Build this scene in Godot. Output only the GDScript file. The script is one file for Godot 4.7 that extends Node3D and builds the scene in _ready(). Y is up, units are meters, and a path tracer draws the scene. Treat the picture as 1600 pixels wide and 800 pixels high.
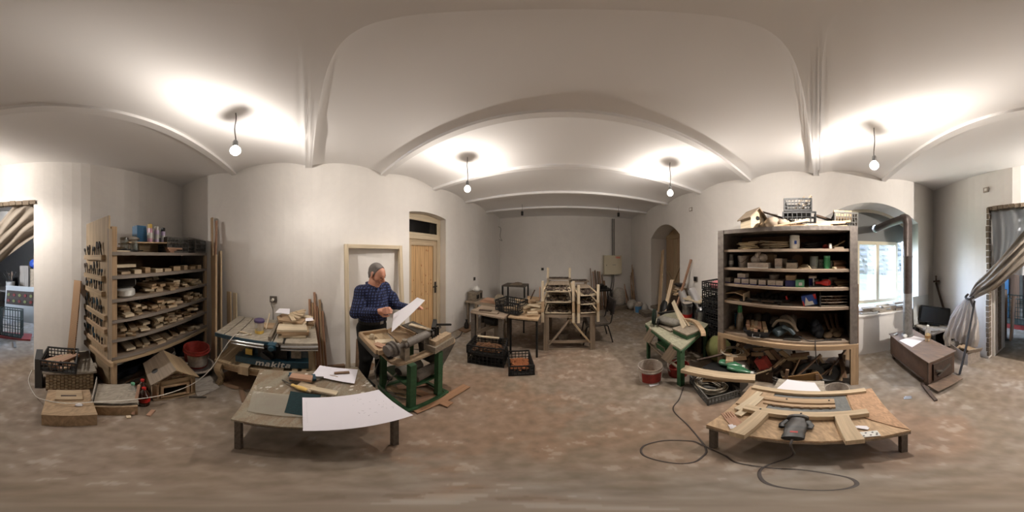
extends Node3D
# A joinery workshop: one long vaulted room, seen in the photograph as a whole-circle panorama.
# The only camera here is an ordinary perspective one, so the hall is built unrolled: W() lays the round room
# out along a straight, flat floor. Bearing runs along the hall, distance from its middle runs into it, a metre stays
# about a metre. All things are drawn up in plan metres (w = to the window side, y = up, u = to the fuse box wall),
# stand on the same flat floor and touch what they touch in the room.

const H := 1.65                      # height of the middle of the room, above the floor, that the hall is unrolled about
const TURN := deg_to_rad(17.7)       # bearing of the fuse box wall
const WL := -2.05                    # long wall with the panelled door
const WR := 2.30                     # long wall with the window
const WB := 5.08                     # fuse box wall
const WF := -1.96                    # wall with the open doorway
const TOP := H * 1.745               # underside of the ceiling beams
const BAY := 0.61 * H
const RIB := 0.043 * H

var seam := 0.0                      # bearing near which a thing is unrolled
var F := Transform3D()               # frame in which shapes are drawn
var gv := PackedVector3Array()
var gu := PackedVector2Array()
var gs := PackedInt32Array()
var sg := 1
var cur: Node3D
var org := Vector3.ZERO
var names := {}
var M := {}
var rng := RandomNumberGenerator.new()


func W(p: Vector3) -> Vector3:
	var b := atan2(p.x, p.z) + TURN
	b = wrapf(b - seam, -PI, PI) + seam
	var r := maxf(Vector2(p.x, p.z).length(), 0.000001)
	var d := H * PI / 2.0 / atan2(H, r)
	return Vector3(b * 2.0 / PI * d, H + atan2(p.y - H, r) * 2.0 / PI * d, -d)


# ---------------------------------------------------------------- naming
func numbered(n: String, parent: Node) -> String:
	var key := str(parent.get_instance_id()) + n
	names[key] = names.get(key, -1) + 1
	return n if names[key] == 0 else "%s_%03d" % [n, names[key]]


func hang(o: Node3D, called: String, parent: Node) -> void:
	o.name = numbered(called, parent)
	parent.add_child(o, true)


func tag(o: Node3D, label: String, category := "", group := "") -> Node3D:
	if label: o.set_meta("label", label)
	if category: o.set_meta("category", category)
	if group: o.set_meta("group", group)
	return o


func thing(called: String, label: String, category: String, at: Vector3, group := "") -> Node3D:
	cur = Node3D.new()
	hang(cur, called, self)
	org = W(at)
	cur.position = org
	F = Transform3D()
	return tag(cur, label, category, group)


func built(m: Material) -> MeshInstance3D:
	var st := SurfaceTool.new()
	st.begin(Mesh.PRIMITIVE_TRIANGLES)
	for i in gv.size():
		st.set_smooth_group(gs[i])
		st.set_uv(gu[i])
		st.add_vertex(gv[i] - org)
	st.generate_normals()
	var mi := MeshInstance3D.new()
	mi.mesh = st.commit()
	mi.material_override = null
	mi.mesh.surface_set_material(0, m)
	mi.cast_shadow = GeometryInstance3D.SHADOW_CASTING_SETTING_ON
	gv.clear(); gu.clear(); gs.clear()
	return mi


func part(called: String, m: Material, parent: Node = null, label := "") -> MeshInstance3D:
	var mi := built(m)
	hang(mi, called, parent if parent else cur)
	if label: mi.set_meta("label", label)
	return mi


func one(called: String, m: Material, label: String, category: String, group := "") -> MeshInstance3D:
	var lo := Vector3.INF
	var hi := -Vector3.INF
	for v in gv:
		lo = lo.min(v)
		hi = hi.max(v)
	org = Vector3((lo.x + hi.x) / 2, lo.y, (lo.z + hi.z) / 2)
	var mi := built(m)
	mi.position = org
	hang(mi, called, self)
	tag(mi, label, category, group)
	cur = mi
	return mi


func struct(called: String, m: Material) -> MeshInstance3D:
	org = Vector3.ZERO
	var mi := built(m)
	hang(mi, called, self)
	mi.set_meta("kind", "structure")
	cur = mi
	return mi


func stuff(o: Node3D) -> void:
	o.set_meta("kind", "stuff")


# ---------------------------------------------------------------- frames
func at(w: float, y: float, u: float, yaw := 0.0) -> void:
	F = Transform3D(Basis(Vector3.UP, deg_to_rad(yaw)), Vector3(w, y, u))


func turn(axis: Vector3, deg: float, about := Vector3.ZERO) -> void:
	F = F * Transform3D(Basis(), about) * Transform3D(Basis(axis, deg_to_rad(deg)), Vector3.ZERO) * Transform3D(Basis(), -about)


func between(a: Vector3, b: Vector3) -> float:        # frame whose z runs from a to b, origin at a; gives the length
	var z := (b - a).normalized()
	var up := Vector3.UP if absf(z.y) < 0.95 else Vector3.RIGHT
	var x := up.cross(z).normalized()
	F = Transform3D(Basis(x, z.cross(x), z), a)
	return a.distance_to(b)


# ---------------------------------------------------------------- shapes
func raw(a: Vector3, b: Vector3, c: Vector3, ua := Vector2.ZERO, ub := Vector2.ZERO, uc := Vector2.ZERO, g := -1) -> void:
	gv.append(a); gv.append(b); gv.append(c)
	gu.append(ua); gu.append(ub); gu.append(uc)
	gs.append(g); gs.append(g); gs.append(g)


func tri(a: Vector3, b: Vector3, c: Vector3, ua := Vector2.ZERO, ub := Vector2.ZERO, uc := Vector2.ZERO, g := -1) -> void:
	raw(W(F * a), W(F * b), W(F * c), ua, ub, uc, g)


func grid(nx: int, ny: int, f: Callable, uvf = null, smooth := false, flip := false) -> void:
	# f(s, t) -> local point for s, t in 0..1; wound so that d/ds x d/dt points out
	var pts := []
	var uvs := []
	for j in ny + 1:
		for i in nx + 1:
			var s := float(i) / nx
			var t := float(j) / ny
			pts.append(W(F * f.call(s, t)))
			uvs.append(uvf.call(s, t) if uvf != null else Vector2(s, t))
	var g := -1
	if smooth:
		sg += 1
		g = sg
	for j in ny:
		for i in nx:
			var a := j * (nx + 1) + i
			var k := [a, a + 1, a + nx + 2, a, a + nx + 2, a + nx + 1]
			if flip: k = [a, a + nx + 2, a + 1, a, a + nx + 1, a + nx + 2]
			for q in [0, 3]:
				var pa: Vector3 = pts[k[q]]
				var pb: Vector3 = pts[k[q + 1]]
				var pc: Vector3 = pts[k[q + 2]]
				if pa.distance_squared_to(pb) < 1e-12 or pb.distance_squared_to(pc) < 1e-12 or pa.distance_squared_to(pc) < 1e-12:
					continue
				raw(pa, pb, pc, uvs[k[q]], uvs[k[q + 1]], uvs[k[q + 2]], g)


func box(c: Vector3, s: Vector3, seg := 0.3) -> void:
	# a box; long edges are divided so that they follow the hall; grain (texture U) runs along its longest side
	var hh := s / 2.0
	var o := Vector2(rng.randf() * 7.0, rng.randf() * 7.0)
	var long := 0 if s.x >= s.y and s.x >= s.z else (1 if s.y >= s.z else 2)
	for ax in 3:
		var b := (ax + 1) % 3
		var d := (ax + 2) % 3
		var nb := maxi(1, ceili(s[b] / seg - 0.01))
		var nd := maxi(1, ceili(s[d] / seg - 0.01))
		for sign in [-1.0, 1.0]:
			var pts := []
			var uvs := []
			for j in nd + 1:
				for i in nb + 1:
					var p := Vector3.ZERO
					p[ax] = sign * hh[ax]
					p[b] = -hh[b] + s[b] * i / nb
					p[d] = -hh[d] + s[d] * j / nd
					pts.append(W(F * (c + p)))
					uvs.append(o + (Vector2(p[d], p[b]) if d == long else Vector2(p[b], p[d])))
			for j in nd:
				for i in nb:
					var a := j * (nb + 1) + i
					if sign > 0:
						raw(pts[a], pts[a + 1], pts[a + nb + 2], uvs[a], uvs[a + 1], uvs[a + nb + 2])
						raw(pts[a], pts[a + nb + 2], pts[a + nb + 1], uvs[a], uvs[a + nb + 2], uvs[a + nb + 1])
					else:
						raw(pts[a], pts[a + nb + 2], pts[a + 1], uvs[a], uvs[a + nb + 2], uvs[a + 1])
						raw(pts[a], pts[a + nb + 1], pts[a + nb + 2], uvs[a], uvs[a + nb + 1], uvs[a + nb + 2])


func bx(x0: float, x1: float, y0: float, y1: float, z0: float, z1: float, seg := 0.3) -> void:
	box(Vector3((x0 + x1) / 2, (y0 + y1) / 2, (z0 + z1) / 2), Vector3(absf(x1 - x0), absf(y1 - y0), absf(z1 - z0)), seg)


func bar(a: Vector3, b: Vector3, wide: float, high: float, seg := 0.3) -> void:
	var keep := F
	var l := between(F * a, F * b)
	box(Vector3(0, 0, l / 2), Vector3(wide, high, l), seg)
	F = keep


func lathe(profile: Array, n := 20, base := Vector3.ZERO, axis := Vector3.UP, soft := true) -> void:
	# profile of [radius, height] pairs from the foot up, turned about the axis
	var q := Quaternion(Vector3.UP, axis.normalized()) if not axis.normalized().is_equal_approx(Vector3.DOWN) else Quaternion(Vector3.RIGHT, PI)
	var start := 0
	for k in profile.size() - 1:
		var a: Array = profile[k]
		var b: Array = profile[k + 1]
		var sharp := true
		if k > 0:
			var z: Array = profile[k - 1]
			sharp = Vector2(a[0] - z[0], a[1] - z[1]).angle_to(Vector2(b[0] - a[0], b[1] - a[1])) * signf(1.0) > 0.7 or Vector2(a[0] - z[0], a[1] - z[1]).angle_to(Vector2(b[0] - a[0], b[1] - a[1])) < -0.7
		if sharp or not soft: sg += 1
		for i in n:
			var t0 := TAU * i / n
			var t1 := TAU * (i + 1) / n
			var p00 := base + q * Vector3(cos(t0) * a[0], a[1], sin(t0) * a[0])
			var p10 := base + q * Vector3(cos(t1) * a[0], a[1], sin(t1) * a[0])
			var p01 := base + q * Vector3(cos(t0) * b[0], b[1], sin(t0) * b[0])
			var p11 := base + q * Vector3(cos(t1) * b[0], b[1], sin(t1) * b[0])
			var u0 := float(i) / n
			var u1 := float(i + 1) / n
			var v0 := float(k) / (profile.size() - 1)
			var v1 := float(k + 1) / (profile.size() - 1)
			if a[0] > 1e-5: tri(p00, p11, p10, Vector2(u0, 1 - v0), Vector2(u1, 1 - v1), Vector2(u1, 1 - v0), sg)
			if b[0] > 1e-5: tri(p00, p01, p11, Vector2(u0, 1 - v0), Vector2(u0, 1 - v1), Vector2(u1, 1 - v1), sg)


func cyl(a: Vector3, b: Vector3, r: float, n := 12, r2 := -1.0) -> void:
	var l := a.distance_to(b)
	lathe([[0.0, 0.0], [r, 0.0], [r if r2 < 0 else r2, l], [0.0, l]], n, a, b - a)


func tube(pts: Array, r: float, n := 6, ends := true) -> void:
	# a rod swept along points
	sg += 1
	var g := sg
	var rings := []
	var up := Vector3(0.13, 0.99, 0.05)
	for k in pts.size():
		var d: Vector3 = (pts[mini(k + 1, pts.size() - 1)] - pts[maxi(k - 1, 0)]).normalized()
		if absf(d.dot(up)) > 0.97: up = Vector3(0.99, 0.1, 0.05)
		var x := up.cross(d).normalized()
		var y := d.cross(x)
		up = y
		var ring := []
		for i in n:
			var t := TAU * i / n
			ring.append(W(F * (pts[k] + (x * cos(t) + y * sin(t)) * r)))
		rings.append(ring)
	var len := 0.0
	for k in pts.size() - 1:
		var l2: float = len + pts[k].distance_to(pts[k + 1])
		for i in n:
			var j := (i + 1) % n
			var ua := Vector2(len, float(i) / n * 0.1)
			var ub := Vector2(l2, float(i) / n * 0.1)
			raw(rings[k][i], rings[k][j], rings[k + 1][j], ua, ua, ub, g)
			raw(rings[k][i], rings[k + 1][j], rings[k + 1][i], ua, ub, ub, g)
		len = l2
	if ends:
		for i in range(1, n - 1):
			raw(rings[0][0], rings[0][i + 1], rings[0][i])
			raw(rings[-1][0], rings[-1][i], rings[-1][i + 1])


func smooth_line(pts: Array, n := 6) -> Array:
	var out := []
	for k in pts.size() - 1:
		var a: Vector3 = pts[maxi(k - 1, 0)]
		var d: Vector3 = pts[mini(k + 2, pts.size() - 1)]
		for i in n:
			out.append((pts[k] as Vector3).cubic_interpolate(pts[k + 1], a, d, float(i) / n))
	out.append(pts[-1])
	return out


func prism(poly: PackedVector2Array, z0: float, z1: float, seg := 0.3) -> void:
	# a polygon in local x, y drawn out along local z; grain along z unless flat
	var o := Vector2(rng.randf() * 7.0, rng.randf() * 7.0)
	if Geometry2D.is_polygon_clockwise(poly): poly.reverse()
	var area := 0.0
	for i in poly.size():
		var a := poly[i]
		var b := poly[(i + 1) % poly.size()]
		area += a.cross(b)
	if area < 0: poly.reverse()
	var ix := Geometry2D.triangulate_polygon(poly)
	for k in range(0, ix.size(), 3):
		var a := poly[ix[k]]
		var b := poly[ix[k + 1]]
		var c := poly[ix[k + 2]]
		if (b - a).cross(c - a) < 0:
			var t := b
			b = c
			c = t
		tri(Vector3(a.x, a.y, z1), Vector3(b.x, b.y, z1), Vector3(c.x, c.y, z1), a + o, b + o, c + o)
		tri(Vector3(a.x, a.y, z0), Vector3(c.x, c.y, z0), Vector3(b.x, b.y, z0), a + o, c + o, b + o)
	var n := maxi(1, ceili(absf(z1 - z0) / seg - 0.01))
	for i in poly.size():
		var a := poly[i]
		var b := poly[(i + 1) % poly.size()]
		for k in n:
			var za := lerpf(z0, z1, float(k) / n)
			var zb := lerpf(z0, z1, float(k + 1) / n)
			tri(Vector3(a.x, a.y, za), Vector3(b.x, b.y, za), Vector3(b.x, b.y, zb), o + Vector2(za, a.x + a.y), o + Vector2(za, b.x + b.y), o + Vector2(zb, b.x + b.y))
			tri(Vector3(a.x, a.y, za), Vector3(b.x, b.y, zb), Vector3(a.x, a.y, zb), o + Vector2(za, a.x + a.y), o + Vector2(zb, b.x + b.y), o + Vector2(zb, a.x + a.y))


func ball(c: Vector3, r: Vector3, n := 12) -> void:
	grid(n, maxi(4, n / 2), func(s: float, t: float): return c + Vector3(sin(PI * t) * cos(TAU * s) * r.x, -cos(PI * t) * r.y, sin(PI * t) * sin(TAU * s) * r.z), null, true, true)


func letters(text: String, size: float, deep: float, bold := false, italic := false) -> void:
	# raised letters in local x, y, standing out towards -z, centred on the origin
	var f := SystemFont.new()
	f.font_names = PackedStringArray(["Droid Sans"])
	f.font_weight = 700 if bold else 400
	f.font_italic = italic
	var tm := TextMesh.new()
	tm.text = text
	tm.font = f
	tm.font_size = 64
	tm.pixel_size = size / 64.0
	tm.depth = deep
	tm.curve_step = 4.0
	var a := tm.get_mesh_arrays()
	var v: PackedVector3Array = a[Mesh.ARRAY_VERTEX]
	var ix: PackedInt32Array = a[Mesh.ARRAY_INDEX]
	for k in range(0, ix.size(), 3):
		var q := []
		for j in 3:
			var p := v[ix[k + j]]
			q.append(Vector3(p.x + (p.y * 0.2 if italic else 0.0), p.y, -p.z))
		tri(q[0], q[1], q[2])


# ---------------------------------------------------------------- materials
func noise(freq: float, sd: int, octaves := 4, kind := FastNoiseLite.TYPE_SIMPLEX_SMOOTH) -> FastNoiseLite:
	var n := FastNoiseLite.new()
	n.noise_type = kind
	n.frequency = freq
	n.seed = sd
	n.fractal_octaves = octaves
	return n


func texture(w: int, h: int, f: Callable) -> ImageTexture:
	var im := Image.create(w, h, false, Image.FORMAT_RGB8)
	for y in h:
		for x in w:
			im.set_pixel(x, y, f.call(x, y))
	return ImageTexture.create_from_image(im)


func mat(called: String, c: Color, rough := 0.8, metal := 0.0) -> StandardMaterial3D:
	var m := StandardMaterial3D.new()
	m.resource_name = called
	m.albedo_color = c
	m.roughness = rough
	m.metallic = metal
	M[called] = m
	return m


func tiled(m: StandardMaterial3D, t: Texture2D, per_metre: float, world := true, bump: Texture2D = null, high := 0.0) -> StandardMaterial3D:
	m.albedo_texture = t
	m.uv1_triplanar = true
	m.uv1_world_triplanar = world
	m.uv1_scale = Vector3.ONE * per_metre
	if bump:
		m.heightmap_enabled = true
		m.heightmap_texture = bump
		m.heightmap_scale = high
	return m


func grained(called: String, c: Color, t: Texture2D, rough := 0.75) -> StandardMaterial3D:
	var m := mat(called, c, rough)
	m.albedo_texture = t
	m.uv1_scale = Vector3(1.1, 3.3, 1)
	return m


func make_materials() -> void:
	var n1 := noise(0.012, 3)
	var n2 := noise(0.05, 5)
	var n3 := noise(0.2, 8, 2)
	# limewashed plaster: faint trowel marks and patches
	var plaster := texture(512, 512, func(x: int, y: int):
		var a := TAU * x / 512.0
		var b := TAU * y / 512.0
		var v := 0.965 + 0.02 * n1.get_noise_3d(cos(a) * 80 + 200, sin(a) * 80 + 40 * sin(b), cos(b) * 80) + 0.012 * n2.get_noise_3d(cos(a) * 80, sin(a) * 80 + 80 * sin(b), cos(b) * 80)
		return Color(v, v * 0.997, v * 0.99))
	var rough := texture(256, 256, func(x: int, y: int):
		var v: float = 0.5 + 0.35 * n2.get_noise_2d(x * 2.0, y * 0.7) + 0.2 * n3.get_noise_2d(x, y)
		return Color(v, v, v))
	tiled(mat("plaster", Color(0.925, 0.910, 0.893), 0.92), plaster, 0.4, true, rough, 0.12)
	mat("ceiling", Color(0.92, 0.91, 0.90), 0.95)
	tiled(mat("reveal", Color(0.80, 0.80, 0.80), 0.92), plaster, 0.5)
	tiled(mat("bluish", Color(0.66, 0.70, 0.76), 0.9), plaster, 0.6)
	# wood: streaks along U, a few knots on the boards of the door
	var g1 := noise(0.02, 21, 3)
	var g2 := noise(0.11, 22, 2)
	var streak := func(x: int, y: int):
		var a := TAU * x / 256.0
		var v: float = g1.get_noise_3d(cos(a) * 12, sin(a) * 12, y * 2.4) * 0.5 + g2.get_noise_3d(cos(a) * 5, sin(a) * 5, y * 3.0) * 0.35
		v = 0.86 + 0.2 * v
		return Color(v, v * (0.975 + 0.025 * v), v * (0.93 + 0.07 * v))
	var grain := texture(256, 256, streak)
	var dirty_n := noise(0.03, 31, 4)
	var worn := texture(256, 256, func(x: int, y: int):
		var a := TAU * x / 256.0
		var b := TAU * y / 256.0
		var v: float = 0.88 + 0.2 * dirty_n.get_noise_3d(cos(a) * 40 + 40 * cos(b), sin(a) * 40, sin(b) * 40) + 0.06 * n3.get_noise_2d(x, y)
		return Color(v, v, v))
	M["worn_texture"] = worn
	grained("pine", Color(0.87, 0.78, 0.65), grain)
	grained("pine_pale", Color(0.93, 0.86, 0.74), grain)
	grained("pine_warm", Color(0.81, 0.69, 0.55), grain)
	grained("pine_rosy", Color(0.80, 0.63, 0.52), grain)
	grained("wood_grey", Color(0.66, 0.59, 0.51), grain)
	grained("wood_brown", Color(0.56, 0.44, 0.34), grain)
	grained("wood_dark", Color(0.34, 0.26, 0.20), grain)
	grained("ply", Color(0.79, 0.69, 0.55), grain)
	grained("shelf_board", Color(0.70, 0.62, 0.54), grain)
	grained("shelf_edge", Color(0.60, 0.56, 0.52), grain)
	var knot_at := []
	rng.seed = 77
	for k in 11: knot_at.append(Vector3(rng.randf() * 512, rng.randf() * 128, rng.randf_range(2, 4.5)))
	var knotty := texture(512, 128, func(x: int, y: int):
		var c: Color = streak.call(x / 2, y)
		for k in knot_at:
			var q: float = Vector2((x - k.x) * 0.6, y - k.y).length() / k.z
			if q < 1.6: c = c.lerp(Color(0.58, 0.40, 0.26), clampf(1.5 - q, 0, 0.8))
		return c)
	grained("door_board", Color(0.93, 0.76, 0.55), knotty).uv1_scale = Vector3(0.9, 4.0, 1)
	# metals and plastics
	tiled(mat("rusty", Color(0.44, 0.33, 0.26), 0.7, 0.05), worn, 1.6, false)
	tiled(mat("iron", Color(0.40, 0.38, 0.35), 0.55, 0.6), worn, 3.0, false)
	tiled(mat("dark_iron", Color(0.17, 0.16, 0.15), 0.6, 0.4), worn, 3.0, false)
	tiled(mat("dusty_metal", Color(0.62, 0.57, 0.50), 0.7, 0.3), worn, 3.0, false)
	tiled(mat("green_paint", Color(0.19, 0.36, 0.22), 0.6), worn, 3.0, false)
	tiled(mat("green_dusty", Color(0.66, 0.65, 0.55), 0.8), worn, 3.0, false)
	tiled(mat("teal", Color(0.10, 0.29, 0.37), 0.5), worn, 3.0, false)
	mat("chrome", Color(0.75, 0.75, 0.75), 0.25, 0.95)
	tiled(mat("tin", Color(0.72, 0.72, 0.72), 0.35, 0.9), worn, 3.0, false)
	tiled(mat("crate", Color(0.10, 0.10, 0.10), 0.6), worn, 4.0, false)
	tiled(mat("crate_dusty", Color(0.40, 0.39, 0.37), 0.85), worn, 4.0, false)
	mat("black", Color(0.06, 0.06, 0.06), 0.5)
	mat("black_gloss", Color(0.05, 0.05, 0.055), 0.2)
	mat("white_plastic", Color(0.82, 0.82, 0.80), 0.45)
	mat("grey_plastic", Color(0.45, 0.45, 0.45), 0.5)
	mat("socket_grey", Color(0.42, 0.39, 0.36), 0.5)
	mat("cream", Color(0.80, 0.76, 0.66), 0.5)
	tiled(mat("pail", Color(0.76, 0.71, 0.66), 0.6), worn, 3.0, false)
	mat("red", Color(0.72, 0.12, 0.10), 0.45)
	mat("blue", Color(0.12, 0.28, 0.62), 0.45)
	mat("navy", Color(0.14, 0.14, 0.38), 0.5)
	mat("light_blue", Color(0.30, 0.50, 0.66), 0.5)
	mat("pink", Color(0.85, 0.52, 0.54), 0.6)
	mat("green", Color(0.22, 0.55, 0.36), 0.45)
	mat("mint", Color(0.40, 0.66, 0.52), 0.5)
	mat("yellow", Color(0.85, 0.72, 0.35), 0.4)
	mat("lilac", Color(0.80, 0.74, 0.84), 0.4)
	mat("paper", Color(0.90, 0.89, 0.91), 0.9)
	tiled(mat("old_paper", Color(0.74, 0.71, 0.67), 0.9), worn, 2.0, false)
	tiled(mat("cardboard", Color(0.74, 0.63, 0.50), 0.9), worn, 2.5, false)
	tiled(mat("cardboard_grey", Color(0.70, 0.66, 0.60), 0.9), worn, 3.0, false)
	mat("cable", Color(0.13, 0.11, 0.10), 0.6)
	mat("cable_white", Color(0.86, 0.84, 0.80), 0.5)
	mat("cable_grey", Color(0.40, 0.38, 0.36), 0.6)
	tiled(mat("stone", Color(0.60, 0.60, 0.60), 0.95), worn, 1.5)
	tiled(mat("concrete", Color(0.52, 0.47, 0.41), 0.95), worn, 1.0)
	var glow := mat("bulb_glow", Color(1, 1, 1), 0.3)
	glow.emission_enabled = true
	glow.emission = Color(1.0, 0.97, 0.92)
	glow.emission_energy_multiplier = 3.0
	var film := mat("film", Color(0.82, 0.80, 0.77, 0.55), 0.35)
	film.transparency = BaseMaterial3D.TRANSPARENCY_ALPHA
	film.backlight_enabled = true
	film.backlight = Color(0.6, 0.6, 0.6)
	mat("fanlight", Color(0.012, 0.012, 0.014), 0.1)
	mat("arch_board", Color(0.46, 0.46, 0.45), 0.8)
	tiled(mat("grass", Color(0.64, 0.72, 0.56), 0.95), worn, 1.3)
	tiled(mat("mortar", Color(0.62, 0.60, 0.57), 0.95), worn, 1.0)
	tiled(mat("stone_pale", Color(0.72, 0.72, 0.71), 0.95), worn, 1.5)
	tiled(mat("stone_dark", Color(0.46, 0.47, 0.48), 0.95), worn, 1.5)
	var pane := mat("glass", Color(0.9, 0.95, 0.95, 0.06), 0.03)
	pane.transparency = BaseMaterial3D.TRANSPARENCY_ALPHA
	var jar := mat("jar_glass", Color(0.75, 0.80, 0.78, 0.30), 0.1)
	jar.transparency = BaseMaterial3D.TRANSPARENCY_ALPHA
	mat("pink_label", Color(0.80, 0.62, 0.70), 0.4)
	mat("navy_dark", Color(0.12, 0.14, 0.18), 0.6)
	mat("cola", Color(0.22, 0.10, 0.06), 0.15)
	var holes := texture(64, 64, func(x: int, y: int):
		var d := Vector2(posmod(x, 32) - 16, posmod(y + (16 if x > 31 else 0), 32) - 16).length()
		return Color(0.93, 0.92, 0.9).lerp(Color(0.5, 0.42, 0.36), clampf(9.0 - d, 0, 1)))
	tiled(mat("ply_warm", Color(0.74, 0.60, 0.46), 0.85), holes, 18.0, false)
	tiled(mat("saw_top", Color(0.74, 0.70, 0.63), 0.6, 0.15), worn, 2.0, false)
	tiled(mat("teal_dark", Color(0.07, 0.19, 0.24), 0.6), worn, 3.0, false)
	mat("violet", Color(0.28, 0.22, 0.38), 0.4)
	mat("handle_yellow", Color(0.88, 0.74, 0.42), 0.35)
	tiled(mat("wood_grey_dark", Color(0.42, 0.38, 0.34), 0.85), worn, 4.0, false)
	tiled(mat("teal_sheet", Color(0.07, 0.20, 0.22), 0.95), worn, 6.0, false)
	var cp := mat("clear_plastic", Color(0.85, 0.85, 0.85, 0.35), 0.15)
	cp.transparency = BaseMaterial3D.TRANSPARENCY_ALPHA
	var df := mat("dusty_film", Color(0.70, 0.68, 0.62, 0.35), 0.5)
	df.transparency = BaseMaterial3D.TRANSPARENCY_ALPHA
	# table top: stained brown with grey film of dust and white paint spots
	var spots := []
	rng.seed = 31
	for k in 300:
		var c := Vector2(rng.randf(), rng.randf()) * 512
		if k > 25: c = (spots[k % 26] as Vector3).x * Vector2.RIGHT + (spots[k % 26] as Vector3).y * Vector2.DOWN + Vector2(rng.randf_range(-34, 34), rng.randf_range(-34, 34))
		spots.append(Vector3(c.x, c.y, rng.randf_range(1.5, 7.5)))
	var im := Image.create(512, 512, false, Image.FORMAT_RGB8)
	for y in 512:
		for x in 512:
			var v := n1.get_noise_2d(x * 1.2, y * 0.8) + 0.5 * n2.get_noise_2d(x, y)
			im.set_pixel(x, y, Color(0.50, 0.42, 0.33).lerp(Color(0.56, 0.53, 0.46), clampf(0.5 + 1.2 * v, 0, 1)) * (1.0 + 0.15 * n3.get_noise_2d(x, y)))
	for s in spots:
		for j in range(-7, 8):
			for i in range(-7, 8):
				var px := int(s.x) + i
				var py := int(s.y) + j
				if px < 0 or py < 0 or px > 511 or py > 511: continue
				if Vector2(i * 0.8, j * 1.4).length() < s.z * (0.8 + 0.5 * n3.get_noise_2d(px * 2.0, py * 2.0)): im.set_pixel(px, py, Color(0.86, 0.84, 0.80))
	tiled(mat("table_stain", Color.WHITE, 0.7), ImageTexture.create_from_image(im), 0.7, false)
	# drawing paper with a few pencil strokes
	var dr := Image.create(256, 256, false, Image.FORMAT_RGB8)
	dr.fill(Color(0.91, 0.90, 0.93))
	rng.seed = 33
	for k in 26:
		var c := Vector2(rng.randf_range(140, 240), rng.randf_range(70, 220))
		var d := Vector2.from_angle(rng.randf() * TAU) * rng.randf_range(0.5, 1.2)
		for i in rng.randi_range(2, 8):
			var q := c + d * i
			dr.set_pixel(clampi(int(q.x), 0, 255), clampi(int(q.y), 0, 255), Color(0.42, 0.40, 0.45))
	for k in 14:
		for i in rng.randi_range(2, 4): dr.set_pixel(10 + i, 60 + k * 12, Color(0.6, 0.58, 0.64))
	mat("drawing", Color.WHITE, 0.9).albedo_texture = ImageTexture.create_from_image(dr)
	mat("skin", Color(0.78, 0.56, 0.46), 0.55).subsurf_scatter_enabled = true
	M.skin.subsurf_scatter_strength = 0.06
	tiled(mat("hair", Color(0.60, 0.57, 0.55), 0.95), worn, 22.0, false, rough, 1.2)
	mat("eye", Color(0.12, 0.09, 0.08), 0.3)
	mat("lip", Color(0.52, 0.30, 0.27), 0.6)
	mat("black_cloth", Color(0.035, 0.035, 0.04), 0.9)
	# shirt: dark blue with a grid of small pale squares
	var cloth := texture(128, 128, func(x: int, y: int):
		var c := Color(0.055, 0.075, 0.19)
		for q in [Vector2i(0, 0), Vector2i(32, 32)]:
			var i := posmod(x - q.x, 64)
			var j := posmod(y - q.y, 64)
			if i > 4 and i < 34 and j > 4 and j < 34 and q.x == 0: c = Color(0.27, 0.33, 0.53)
		return c)
	tiled(mat("shirt", Color.WHITE, 0.9), cloth, 14.0, false)
	tiled(mat("apron_dusty", Color(0.74, 0.64, 0.52), 0.85), worn, 3.0, false)
	tiled(mat("drum_grey", Color(0.48, 0.45, 0.42), 0.6, 0.25), worn, 4.0, false)
	tiled(mat("motor_grey", Color(0.56, 0.54, 0.50), 0.6, 0.1), worn, 4.0, false)
	grained("ply_warm_grain", Color(0.74, 0.56, 0.42), grain)
	tiled(mat("chip_brown", Color(0.46, 0.32, 0.21), 0.9), worn, 9.0, false)
	tiled(mat("chip_orange", Color(0.66, 0.40, 0.24), 0.9), worn, 9.0, false)
	mat("dark_cloth", Color(0.16, 0.13, 0.12), 0.9)
	grained("old_wood", Color(0.62, 0.53, 0.42), grain)
	tiled(mat("slices", Color(0.34, 0.28, 0.24), 0.8), worn, 9.0, false)
	mat("red_print", Color(0.9, 0.25, 0.22), 0.6)
	tiled(mat("red_dusty", Color(0.62, 0.20, 0.16), 0.7), worn, 3.0, false)
	tiled(mat("rack_grey", Color(0.49, 0.455, 0.425), 0.7), worn, 2.0, false)
	tiled(mat("green_dark", Color(0.12, 0.22, 0.17), 0.7), worn, 3.0, false)
	mat("foil", Color(0.82, 0.82, 0.83), 0.3, 0.85)
	mat("wire_pale", Color(0.66, 0.62, 0.55), 0.6)
	mat("olive", Color(0.55, 0.56, 0.34), 0.8)
	mat("bottle_green", Color(0.22, 0.42, 0.30), 0.25)
	mat("pine_plain", Color(0.80, 0.72, 0.58), 0.8)
	mat("wood_plain", Color(0.60, 0.54, 0.44), 0.8)
	mat("tube_blue", Color(0.10, 0.36, 0.48), 0.4)
	tiled(mat("steel_blue", Color(0.40, 0.48, 0.52), 0.5, 0.2), worn, 4.0, false)
	grained("ochre", Color(0.62, 0.47, 0.28), grain)
	tiled(mat("rusty_top", Color(0.52, 0.43, 0.36), 0.6, 0.05), worn, 1.3, false)
	tiled(mat("rusty_dark", Color(0.32, 0.24, 0.19), 0.7, 0.1), worn, 2.0, false)
	tiled(mat("rusty_pipe", Color(0.36, 0.31, 0.29), 0.5, 0.5), worn, 2.0, false)
	tiled(mat("pipe_grey", Color(0.58, 0.57, 0.56), 0.5, 0.5), worn, 2.0, false)
	tiled(mat("router_top", Color(0.82, 0.70, 0.56), 0.85), worn, 3.0, false)
	tiled(mat("sawdust_panel", Color(0.80, 0.65, 0.52), 0.95), worn, 5.0, false)
	tiled(mat("plate_grey", Color(0.45, 0.46, 0.45), 0.6), worn, 5.0, false)
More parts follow.
